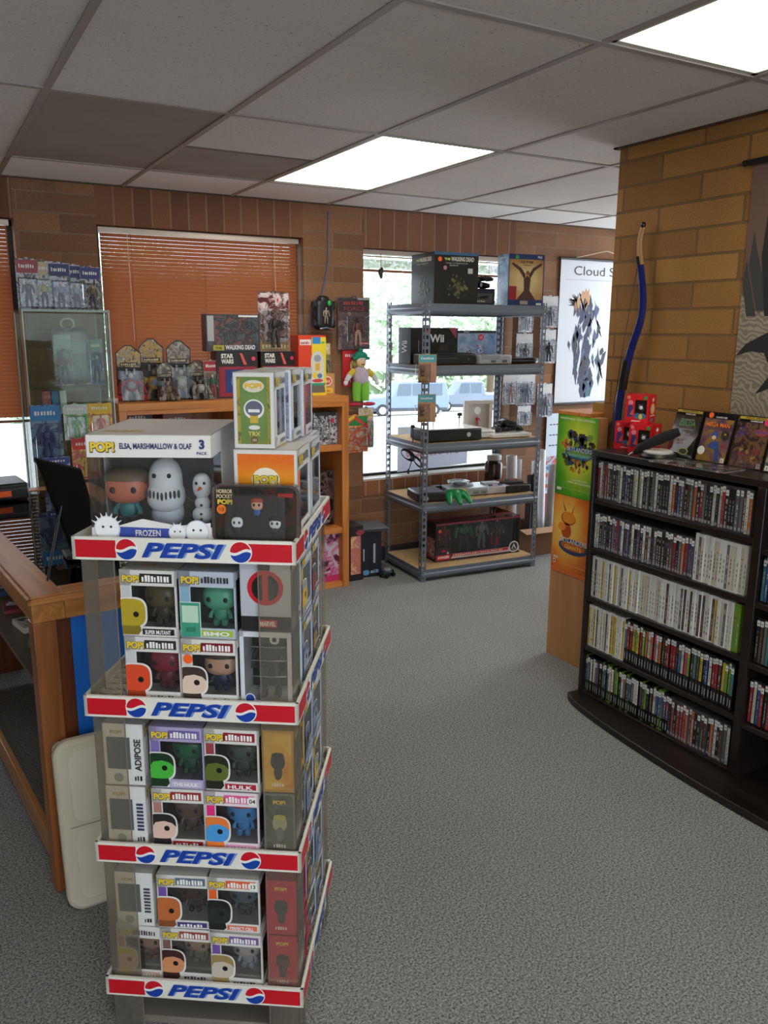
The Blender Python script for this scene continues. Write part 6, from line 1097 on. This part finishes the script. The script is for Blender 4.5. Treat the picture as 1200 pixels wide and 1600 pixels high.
t = thing('clear_bag', 'clear plastic bag with a round white carry handle hung in the glass cabinet', 'bag', (.605, 3.975, 1.33), 0); q = MB(); q.tube([(.0+.028*math.cos(2*math.pi*k/20), 0, .270+.024*math.sin(2*math.pi*k/20)) for k in range(21)], .005, mat((206, 206, 200), .4), 8); q.build('handle', t); q = MB(); q.blob((.01, 0, .13), (.085, .012, .128), clear((226, 228, 230), .05, .8, .12), .35, 16, 10); q.build('bag', t)
for lab, x, y, z, w, h, cc, tp, fg in (('blue carded toy with a pink dot, left of the row hung before the glass cabinet', .475, 3.90, 1.00, .13, .25, [(50, 90, 130), (110, 140, 160), (34, 50, 100)], (40, 120, 180), (60, 70, 120)),
        ('white carded toy with a bright green picture, hung before the glass cabinet', .60, 3.89, 1.09, .105, .16, [(170, 190, 180), (70, 160, 60), (206, 210, 206)], (190, 200, 196), (80, 170, 60)),
        ('orange and yellow carded toy at the right of the glass cabinet row', .705, 3.89, 1.10, .105, .15, [(206, 90, 40), (226, 190, 40), (200, 110, 50)], (214, 180, 40), (190, 60, 40)),
        ('red carded toy with yellow bottom, lowest in front of the glass cabinet', .63, 3.875, .91, .12, .19, [(190, 40, 44), (206, 70, 70), (220, 190, 90)], (200, 50, 50), (220, 180, 60)),
        ('small dark blue carded toy below the blue one, left of the red card', .50, 3.87, .90, .115, .12, [(40, 60, 130), (70, 90, 150), (180, 190, 210)], (50, 70, 140), (200, 200, 210))):
    blister(lab, (x, y, z), 0, w, h, art(int(x*1000), cc, 16), mat(tp, .5), (fg, None, None), depth=.03, group='carded toys hung before the glass cabinet', hook=True)
for i, cc in enumerate(((200, 80, 90), (40, 130, 200), (220, 220, 224))):
    carton('marker_pack', ['pink', 'bright blue', 'white'][i]+' small pack standing in the glass cabinet, lower part', 'pack', (.50+.034*i, 4.03, .908+.29), R(3), .028, .05, .105, mat(cc, .4))
    
t = thing('storage_bin', 'dark blue storage bin on the carpet behind the counter, at the left photo edge', 'storage bin', (.02, 4.35, 0), R(8)); q = MB(); NVY = mat((20, 34, 66), .5)
for a, b_ in (((-.26, -.18, 0), (.26, .18, .01)), ((-.26, -.18, 0), (.26, -.17, .36)), ((-.26, .17, 0), (.26, .18, .36)), ((-.26, -.18, 0), (-.25, .18, .36)), ((.25, -.18, 0), (.26, .18, .36))): q.box(a, b_, NVY)
q.build('bin', t); q = MB(); q.box((-.27, -.19, .36), (.27, .19, .385), mat((30, 30, 34), .5)); q.build('lid', t, bevel=.006); q = MB(); q.box((-.06, -.192, .27), (.06, -.182, .30), mat((60, 70, 96), .5)); q.build('handle', t, bevel=.003)
# ------------------------------------------------------------------ balance board leaning on the counter post
t = thing('balance_board', 'cream plastic balance board standing on end against the counter corner post', 'balance board', (.352, 2.135, .003), 0, rot=(R(-8), 0, R(2))); CRM = mat((206, 200, 178), .4); q = MB()
def brd(w, h, r, ins=0):
    p = []; k = 8
    for cx, cy, a0 in ((w/2-r, r, -90), (w/2-r, h-r, 0), (-w/2+r, h-r, 90), (-w/2+r, r, 180)):
        for j in range(k+1): p.append((cx+(r-ins)*math.cos(R(a0+90*j/k)), cy+(r-ins)*math.sin(R(a0+90*j/k))))
        if a0 == 0: p += [(w/2-r+r-ins-(w-2*r)*0-0, h-r)] * 0
    for i_ in range(len(p)):
        x, y = p[i_]
        p[i_] = (x, y)
    return p
fr = Fr((0, 0, 0), (1, 0, 0), (0, 0, 1)); q.prism(fr, brd(.27, .485, .045), -.042, 0, CRM); q.build('body', t, bevel=.012)
q = MB()
for a, b_ in ((.03, .232), (.253, .455)): q.prism(Fr((0, -.0, a), (1, 0, 0), (0, 0, 1)), brd(.20, b_-a, .03), 0, .003, mat((212, 206, 186), .5))
q.build('foot_pad', t, bevel=.002); q = MB(); q.box((-.11, -.0015, .241), (.11, -.0002, .244), mat((150, 144, 124))); q.build('centre_line', t)
t2 = [('a', -.11, .03), ('b', .11, .03), ('c', -.11, .455), ('d', .11, .455)]
for _, x, z in t2: q = MB(); q.tube([(x, .04, z), (x, .052, z)], .02, mat((180, 176, 160)), 12); q.build('foot', t)

# ------------------------------------------------------------------ on top of the black game bookcase
ZB = 1.1065
def marb(q, F, w, d, h):
    f_, r_ = F['F'], F['Rr']; q.rect(f_, w*.42, h*.20, w*.92, h*.82, mat((20, 16, 18), .15), .0008); q.disc(f_, w*.66, h*.26, w*.26, mat((60, 110, 140)), .0014, h*.12); q.disc(f_, w*.68, h*.24, w*.08, mat((220, 190, 70)), .0018, h*.1); q.disc(f_, w*.14, h*.90, w*.08, mat((226, 120, 110)), .0012); q.disc(f_, w*.22, h*.72, w*.11, mat((224, 130, 140)), .0012); q.poly(f_, [(w*.1, h*.20), (w*.36, h*.24), (w*.38, h*.5), (w*.26, h*.66), (w*.12, h*.6)], mat((60, 50, 110)), .0014); q.poly(f_, [(w*.2, h*.30), (w*.38, h*.28), (w*.36, h*.55)], mat((206, 80, 80)), .0018); q.marks(f_, w*.3, h*.06, w*.4, h*.05, mat((250, 220, 210)), 7)
    q.rect(r_, 0, 0, d, h, mat((206, 24, 34), .4), .0003); q.disc(r_, d*.55, h*.50, d*.30, mat((240, 170, 90)), .0010, h*.19); q.disc(r_, d*.55, h*.5, d*.15, mat((200, 196, 180)), .0014, h*.12); q.rect(r_, d*.25, h*.24, d*.85, h*.28, WHITE, .0010); q.poly(r_, [(d*.45, h*.76), (d*.65, h*.76), (d*.68, h*.84), (d*.55, h*.90), (d*.42, h*.84)], WHITE, .001); q.rect(r_, d*.3, h*.06, d*.75, h*.16, mat((110, 110, 130)), .001)
def ball(kind):
    def ex(t, w, d, h):
        q = MB(); q.blob((w*.17, -d/2-.004+.004, h*.52), (w*.17, .012, h*.18), mat((30, 28, 30), .25)); q.blob((w*.20, -d/2-.010, h*.56), (w*.08, .004, h*.07), mat((200, 204, 206), .3)); q.build('figure', t)
        q = MB(); q.disc(Fr((-w/2, -d/2, 0), (1, 0, 0), (0, 0, 1)), w*.86, h*.90, w*.08, mat(kind), .0028); q.build('price_sticker', t)
    return ex
RB = mat((214, 26, 36), .4)
for lab, y, x, z, cc, a in (('red boxed toy ball figure on the black bookcase, lower left one with orange sticker', 2.465, 2.56, ZB, (240, 110, 30), -70), ('red boxed toy ball figure on the black bookcase, lower right one with green sticker', 2.362, 2.535, ZB, (30, 150, 60), -70), ('red boxed toy ball figure on top of the two other red boxes', 2.415, 2.555, ZB+.1145, (30, 150, 60), -64)):
    carton('figure_box', lab, 'toy box', (x, y, z), R(a), .094, .094, .114, RB, marb, 'red boxes stacked on the black bookcase', extra=ball(cc))
t = thing('headset', 'black flight-style controller with a white disc base on the black game bookcase', 'game accessory', (2.475, 2.235, ZB), R(-65)); q = MB(); q.lathe([(.066, 0), (.070, .008), (.064, .018), (.02, .020)], mat((18, 17, 18), .4), (0, 0, 0), 28); q.build('base', t)
q = MB(); q.lathe([(.056, .016), (.058, .024), (.045, .030), (.01, .031)], mat((206, 200, 196), .35), (0, 0, 0), 28); q.build('white_disc', t); q = MB(); q.tube([(-.085, -.02, .012), (-.06, -.02, .035), (-.02, -.015, .058), (.03, -.01, .085), (.075, 0, .106)], [.010, .016, .020, .021, .016], mat((13, 12, 13), .85), 12); q.build('foam_arm', t)
q = MB(); q.tube([(-.105, -.03, .003), (-.080, -.02, .022)], .003, mat((170, 170, 172), .3, .6), 8); q.build('pin', t)
ZD = art(140, [(46, 50, 48), (76, 80, 74), (60, 64, 60), (110, 104, 90)], 22)
MM = art(141, [(206, 170, 60), (190, 150, 60), (150, 110, 120), (120, 80, 110)], 10)
SPY = art(142, [(70, 50, 80), (110, 80, 90), (150, 110, 70), (60, 40, 44)], 16)
FOU = art(143, [(120, 116, 80), (160, 170, 90), (90, 90, 90), (190, 190, 150)], 20)
def gcase(label, y, x, z, cover, deco, rz=-82, lean=14, yl=True):
    t = thing('game_case', label, 'video game case', (x, y, z), 0, 'game cases standing on the black bookcase', (R(-lean), 0, R(rz)))
    w, d, h = .135, .014, .19; q = MB(); q.box((-w/2, 0, 0), (w/2, d, h), mat((20, 20, 21), .3)); fr = Fr((-w/2, 0, 0), (1, 0, 0), (0, 0, 1)); q.rect(fr, .004, .004, w-.004, h-.004, cover, .0004); q.rect(fr, .004, h*.87, w-.004, h-.004, mat((24, 24, 26), .3), .0008)
    if yl: q.rect(fr, .004, h*.93, w-.004, h-.004, mat((206, 180, 60), .4), .0012); q.marks(fr, .03, h*.945, .08, .006, mat((90, 70, 30)), 12)
    q.text(fr, 'GAMECUBE', w*.55, h*.885, .006, WHITE, w*.36, .0018, 'c'); deco(q, fr, w, h); q.build('case', t, bevel=0, smooth=False); q = MB(); q.box((-w/2, -.0012, 0), (w/2, -.0008, h), clear((250, 250, 250), 0, .5, .05)); q.build('sleeve', t)
    return t
def d1(q, fr, w, h): q.text(fr, 'ZELDA', w*.52, h*.66, h*.10, mat((96, 150, 96)), w*.62, .0022, 'c', shear=.1); q.text(fr, 'THE LEGEND OF', w*.50, h*.77, h*.03, mat((150, 170, 150)), w*.5, .0022, 'c'); q.marks(fr, w*.3, h*.58, w*.5, h*.02, mat((150, 156, 150)), 9); burst(q, fr, w*.42, h*.36, w*.22, [(120, 96, 70), (150, 140, 110), (90, 80, 64), (170, 120, 110)], 61, 20); q.disc(fr, w*.62, h*.14, w*.18, mat((170, 170, 70)), .0020, h*.07); q.disc(fr, w*.62, h*.14, w*.15, mat((50, 56, 44)), .0023, h*.055); q.marks(fr, w*.52, h*.125, w*.2, h*.03, mat((190, 190, 100)), 5)
def d2(q, fr, w, h): q.text(fr, 'MEGA MAN', w*.5+.002, h*.705, h*.085, mat((60, 20, 20)), w*.80, .0020, 'c', shear=.1, bold=.08); q.text(fr, 'MEGA MAN', w*.5, h*.71, h*.08, mat((236, 120, 40)), w*.78, .0025, 'c', shear=.1, bold=.03); q.marks(fr, w*.2, h*.66, w*.6, h*.02, mat((60, 50, 90)), 16); q.disc(fr, w*.80, h*.56, w*.13, mat((40, 30, 30)), .0022); q.text(fr, '10', w*.8, h*.565, h*.035, YEL, None, .0026, 'c'); q.poly(fr, [(w*.30, h*.34), (w*.52, h*.44), (w*.66, h*.42), (w*.72, h*.2), (w*.80, h*.04), (w*.66, h*.04), (w*.56, h*.26), (w*.34, h*.30)], mat((40, 66, 130)), .0014); q.disc(fr, w*.47, h*.54, w*.12, mat((50, 70, 140)), .0016, h*.08); q.disc(fr, w*.46, h*.50, w*.07, mat((224, 180, 150)), .0019, h*.04); burst(q, fr, w*.82, h*.34, w*.13, [(190, 44, 40), (150, 30, 34)], 62, 12); q.disc(fr, w*.14, h*.22, w*.12, mat((224, 220, 206)), .0016); q.rect(fr, w*.84, h*.03, w*.95, h*.12, WHITE, .0020); q.text(fr, 'E', w*.895, h*.045, h*.05, BLACK, None, .0024, 'c'); q.disc(fr, w*.2, h*.93, w*.08, ORG, .0022)
def d3(q, fr, w, h): burst(q, fr, w*.25, h*.68, w*.28, [(90, 64, 110), (70, 50, 90), (110, 86, 120)], 63, 20); burst(q, fr, w*.55, h*.26, w*.38, [(130, 50, 54), (90, 50, 50), (150, 110, 60), (110, 80, 84)], 64, 30); q.disc(fr, w*.76, h*.70, w*.20, mat((150, 60, 50)), .0020, h*.07); q.text(fr, 'SPYRO', w*.76, h*.675, h*.055, mat((96, 60, 130)), w*.34, .0025, 'c', bold=.05); q.disc(fr, w*.86, h*.90, w*.09, mat((220, 50, 90)), .0022); q.rect(fr, w*.84, h*.03, w*.95, h*.12, mat((150, 140, 130)), .0020); q.text(fr, 'T', w*.895, h*.045, h*.05, BLACK, None, .0024, 'c')
def d4(q, fr, w, h): burst(q, fr, w*.5, h*.4, w*.4, [(170, 190, 60), (120, 120, 80), (200, 200, 150)], 65, 26); q.rect(fr, w*.06, h*.03, w*.18, h*.12, WHITE, .0020); q.text(fr, 'E', w*.12, h*.045, h*.05, BLACK, None, .0024, 'c')
gcase('grey-black game case with green ZELDA lettering, leftmost standing on the black bookcase', 2.195, 2.545, ZB, ZD, d1, rz=-94); gcase('yellow MEGA MAN game case standing on the black bookcase', 2.050, 2.545, ZB, MM, d2, yl=False, rz=-90)
gcase('purple and brown SPYRO game case standing right of the yellow one', 1.900, 2.545, ZB, SPY, d3, rz=-88); gcase('green and beige game case, rightmost on the black bookcase at the photo edge', 1.755, 2.545, ZB, FOU, d4, rz=-86)
t = thing('flat_case', 'clear plastic sleeve with a grey cover lying flat before the standing game cases', 'video game case', (2.435, 2.01, ZB), R(-86)); q = MB(); q.box((-.17, -.060, 0), (.15, .065, .006), art(150, [(110, 112, 112), (170, 172, 170), (140, 96, 90), (90, 110, 106)], 14, .15)); q.build('cover', t); q = MB(); q.box((-.173, -.063, .006), (.153, .068, .008), FILM); q.build('sleeve', t)

# ------------------------------------------------------------------ recurve bow and dark scroll on the brick wall
t = thing('recurve_bow', 'blue recurve bow with a wooden tip and black string, leaning on the brick wall', 'bow', (2.68, 2.60, ZB), 0); q = MB()
NB = mat((16, 30, 96), .18); WT = mat((170, 124, 74), .45); GK = mat((22, 16, 18), .3)
P = [(-.012, .047, .10), (-.012, .048, .25), (-.012, .016, .42), (-.012, -.035, .55), (-.012, -.045, .62), (-.012, -.022, .76)]
def sm(pts, n=5):
    out = []
    for i in range(len(pts)-1):
        p0, p1, p2, p3 = [Vector(pts[max(0, min(len(pts)-1, j))]) for j in (i-1, i, i+1, i+2)]
        for k in range(n): s = k/n; out.append(.5*((2*p1)+(-p0+p2)*s+(2*p0-5*p1+4*p2-p3)*s*s+(-p0+3*p1-3*p2+p3)*s**3))
    return out+[Vector(pts[-1])]
Q1 = sm([(-.012, .050, .0), (-.012, .050, .14), (-.012, .035, .25)]); Q2 = sm([(-.012, .035, .25), (-.012, .000, .40), (-.012, -.042, .52), (-.012, -.046, .62), (-.012, -.020, .745)]); Q3 = sm([(-.012, -.020, .745), (-.012, -.006, .84), (-.014, -.022, .905)])
q.tube(Q1, .019, NB, 12, .8); q.tube(Q2, [.019-.004*i/len(Q2) for i in range(len(Q2))], NB, 12, .8); o = q.build('limb', t); q = MB(); q.tube(Q3, [.015-.005*i/len(Q3) for i in range(len(Q3))], WT, 10, .6); q.blob(Q3[-1], (.010, .010, .012), GK, .8); q.build('wooden_tip', t)
q = MB(); q.tube([Q1[-1]+Vector((0, .0, -.02)), Q2[1], Q2[3]+Vector((0, 0, .02))], .021, GK, 12, .85); q.build('grip', t)
q = MB(); q.tube([(-.014, -.010, .76), (-.016, .045, .40), (-.016, .085, .02)], .0016, BLACK, 6); q.tube([(-.014, -.020, .735), (-.014, -.006, .78)], .012, BLACK, 8); q.build('bowstring', t)
t = thing('scroll_poster', 'grey swirled scroll with dark feathered shapes, hung from a black rod', 'scroll poster', (2.694, 2.095, 1.24), 0); H_ = .93; fr = Fr((0, 0, 0), (0, -1, 0), (0, 0, 1))
m_, t_, n_, l_, b_ = nt('swirled_parchment'); tc = N(t_, 'ShaderNodeTexCoord'); no = N(t_, 'ShaderNodeTexWave', Scale=16.0, Distortion=14.0, Detail=2.0); no.wave_type = 'RINGS'; l_.new(tc.outputs['Object'], no.inputs['Vector']); r_ = ramp(t_, [(.2, (118, 106, 92)), (.8, (150, 138, 120))]); l_.new(no.outputs['Fac'], r_.inputs[0]); l_.new(r_.outputs[0], b_.inputs['Base Color']); b_.inputs['Roughness'].default_value = .7
q = MB(); q.prism(fr, [(0, 0), (.80, 0), (.80, H_), (0, H_)], 0, .001, m_); q.poly(fr, [(0, H_), (0, H_*.52)]+[(.04*k, H_*(.50-.06*math.sin(k*.5)+.015*math.cos(k*2.1))) for k in range(1, 20)]+[(.80, H_*.5), (.80, H_)], mat((104, 78, 68), .7), .0014); DKK = mat((30, 30, 32), .6); DK2 = mat((52, 54, 54), .6)
for k, (x0, y0, x1, y1, w_) in enumerate([(.10, .42, .02, .70, .03), (.14, .40, .07, .78, .035), (.18, .38, .14, .84, .04), (.22, .40, .22, .88, .04), (.05, .40, .00, .60, .02), (.30, .40, .34, .86, .05), (.38, .38, .46, .80, .05)]): q.poly(fr, [(x0-w_, y0), (x1, (y0+y1)/2+.02), (x1+.01, y1), (x1+w_*1.2, (y0+y1)/2+.05), (x0+w_, y0)], DKK if k % 2 else DK2, .0018+.0002*(k % 3))
q.poly(fr, [(.0, .255), (.04, .30), (.10, .33), (.30, .42), (.40, .36), (.30, .28), (.24, .18), (.10, .12), (.16, .20), (.12, .27), (.06, .275)], DKK, .0024); q.build('sheet', t)
q = MB(); q.tube([(-.012, .035, H_+.008), (-.012, -.85, H_+.008)], .011, BLACK, 10); q.build('rod', t)
blister('small yellowish carded toy prop hanging past the brick wall corner', (2.86, 2.792, 1.25), R(-30), .09, .26, mat((150, 140, 90), .5), mat((170, 150, 60)), ((160, 160, 166), (190, 190, 196), (120, 110, 60)))
carton('box', 'small plain tan box on the wooden kiosk beside the brick wall corner', 'box', (2.80, 2.835, 1.2185), 0, .12, .10, .04, mat((150, 116, 60), .6))
q = MB(); q.box((-.058, -.008, 0), (.058, .006, .0025), mat((216, 182, 96), .6)); q.box((-.03, .004, 0), (.0, .011, .002), mat((216, 182, 96), .6)); o = q.build('paper_strip', loc=(2.315, 2.09, .001), rot=(0, 0, R(88))); tag(o, 'thin strip of yellow paper on the carpet by the bowed black base', 'paper strip')

# ------------------------------------------------------------------ video game cases, every one its own object
ORD = ['first', 'second', 'third', 'fourth', 'fifth', 'sixth', 'seventh', 'eighth', 'ninth', 'tenth', 'eleventh', 'twelfth', 'thirteenth', 'fourteenth', 'fifteenth', 'sixteenth', 'seventeenth', 'eighteenth', 'nineteenth']
TENS = {2: 'twent', 3: 'thirt', 4: 'fort', 5: 'fift', 6: 'sixt'}
def ordn(i):
    if i < 20: return ORD[i-1]
    return TENS[i//10]+('ieth' if i % 10 == 0 else 'y-'+ORD[i % 10-1])
rg = random.Random(21); _cm = {}
DEP = .135
PAL = {'black': (24, 24, 26), 'white': (206, 206, 200), 'grey': (96, 96, 98), 'orange': (176, 92, 40), 'blue': (50, 76, 130), 'red': (140, 34, 40), 'green': (110, 150, 50), 'yellow': (196, 168, 50), 'brown': (80, 58, 44), 'pink': (200, 60, 100), 'teal': (60, 116, 124), 'purple': (84, 60, 90), 'cream': (190, 182, 160)}
def case_mesh(h, shell, spine, low, var):
    k = (h, shell, spine, low, var)
    if k in _cm: return _cm[k]
    q = MB(); S_ = mat({'clear': (70, 72, 74), 'white': (214, 214, 208), 'black': (22, 22, 23), 'green': (110, 150, 50)}[shell], .25); q.box((0, -.0066, 0), (DEP, .0066, h), S_)
    fr = Fr((0, .0066, 0), (0, -1, 0), (0, 0, 1)); W = .0132; r_ = random.Random(str(k)); sc = PAL[spine]; z0 = h*.33 if low else h*.03
    q.rect(fr, W*.08, z0, W*.92, h*.93, mat(sc, .4), .0003); dk_ = sum(sc) < 330; tc_ = mat((200, 200, 196) if dk_ else (60, 56, 60), .4)
    a = z0+(h*.9-z0)*.12; n = r_.randint(5, 9); L_ = (h*.62-z0)*r_.uniform(.8, 1.1)/n
    tc_ = mat([(150, 150, 148), (110, 108, 106), (186, 184, 178)][var] if dk_ else [(120, 116, 112), (150, 146, 140), (70, 66, 66)][var], .4)
    for i in range(n):
        if r_.random() < .8: q.rect(fr, W*.36, a+i*L_, W*r_.uniform(.54, .70), a+i*L_+L_*r_.uniform(.5, .92), tc_, .0006)
    b_ = sc if r_.random() < .55 else [int(.5*u+.5*v) for u, v in zip(sc, PAL[r_.choice(list(PAL))])]; z2 = h*r_.uniform(.62, .74); q.rect(fr, W*.12, z2, W*.88, z2+h*r_.uniform(.03, .12), mat(tuple(b_), .4), .0005)
    if low:
        q.rect(fr, W*.08, h*.03, W*.92, h*.31, mat((20, 20, 21), .3), .0003); q.rect(fr, W*.4, h*.08, W*.6, h*.24, mat((190, 190, 190), .4), .0006)
    elif shell == 'clear': q.rect(fr, W*.15, h*.05, W*.85, h*.12, mat((150, 150, 154), .4), .0005)
    me = q.build('tmp').data; o = C.objects[-1]; bpy.data.objects.remove(o); me.name = 'game_case'; _cm[k] = me; return me
q = MB(); q.box((-.0006, -.0056, -.0100), (0, .0056, .0100), mat((224, 224, 220), .5)); q.box((-.0009, -.0030, -.003), (-.0006, .0030, .001), mat((120, 120, 124), .5)); stk = q.build('price_sticker'); stk_me = stk.data; bpy.data.objects.remove(stk)
def place(row, idx, y, z, h, shell, spine, low, stick, unit=''):
    me = case_mesh(h, shell, spine, low, rg.randint(0, 2)); o = bpy.data.objects.new('game_case', me); C.objects.link(o); x = 2.418+rg.uniform(-.003, .004)
    o.location = (x, y, z+.0005); o['label'] = ('%s-spined game case, %s from left on the %s shelf of the black bookcase' if not unit else '%s-spined game case, %s from left, %s shelf of the right-hand bookcase section') % (spine, ordn(idx), row); o['category'] = 'video game case'; o['group'] = 'video game cases on the %s shelf%s' % (row, unit)
    if stick:
        s = bpy.data.objects.new('price_sticker', stk_me); C.objects.link(s); s.parent = o; s.location = (-.0007, rg.uniform(-.0006, .0006), h*rg.choice((.93, .90, .86, .93))-.004)
rowsp = [('top', SHZ[0]), ('second', SHZ[1]), ('third', SHZ[2]), ('fourth', SHZ[3]), ('bottom', SHZ[4])]
DARKP = ['black']*12+['grey', 'brown', 'grey', 'grey', 'white', 'white', 'orange', 'blue', 'purple', 'cream', 'red', 'white', 'brown']
COLP = ['blue', 'red', 'green', 'teal', 'yellow', 'yellow', 'grey', 'pink', 'orange', 'brown', 'orange', 'cream', 'teal', 'black', 'purple', 'white', 'red', 'brown']
for rn, z in rowsp:
    i = 0; y = 2.484; n = 54
    while y > 1.752 and i < 54:
        i += 1; f_ = (2.484-y)/.73; low = False; stick = rg.random() < .85
        if rn == 'top': h, sh, sp = .160, 'clear', rg.choice(DARKP)
        elif rn == 'second':
            if f_ < .70: h, sh, sp = .155, 'clear', rg.choice(DARKP if i > 2 else ['white'])
            else: h, sh, sp, stick = .178, 'white', rg.choice(['white', 'white', 'cream', 'white', 'grey']), False
        elif rn == 'third': h, sh, sp, stick = .178, 'white', rg.choice(['white']*7+['cream', 'grey', 'yellow', 'brown', 'cream']), rg.random() < .08
        elif rn == 'fourth':
            if f_ < .27: h, sh, sp, stick = .184, 'white', rg.choice(['white', 'white', 'cream', 'grey', 'yellow', 'white']), False
            else: h, sh, sp, low = .182, 'black', rg.choice(COLP), True
        else:
            if f_ < .62: h, sh, sp, low = .166, 'black' if rg.random() < .8 else 'green', rg.choice(['grey', 'white', 'brown', 'green', 'blue', 'grey', 'black', 'white', 'cream', 'purple', 'grey', 'blue']), True
            else: h, sh, sp = .158, 'clear', rg.choice(['black', 'black', 'orange', 'brown', 'grey', 'white', 'red', 'black'])
        if rn == 'third' and f_ > .965: sh, sp = 'green', 'green'
        place(rn, i, y, z, h, sh, sp, low, stick); y -= .01385+(rg.random() < .05)*.001
for rn, z, n in (('second', .688, 6), ('third', .469, 6), ('fourth', .244, 6)):
    for i in range(n): place(rn, i+1, 1.684-.0142*i, z, .165, 'black', rg.choice(['blue', 'cream', 'teal', 'black', 'grey', 'red', 'brown']), False, True, "'s right-hand unit")
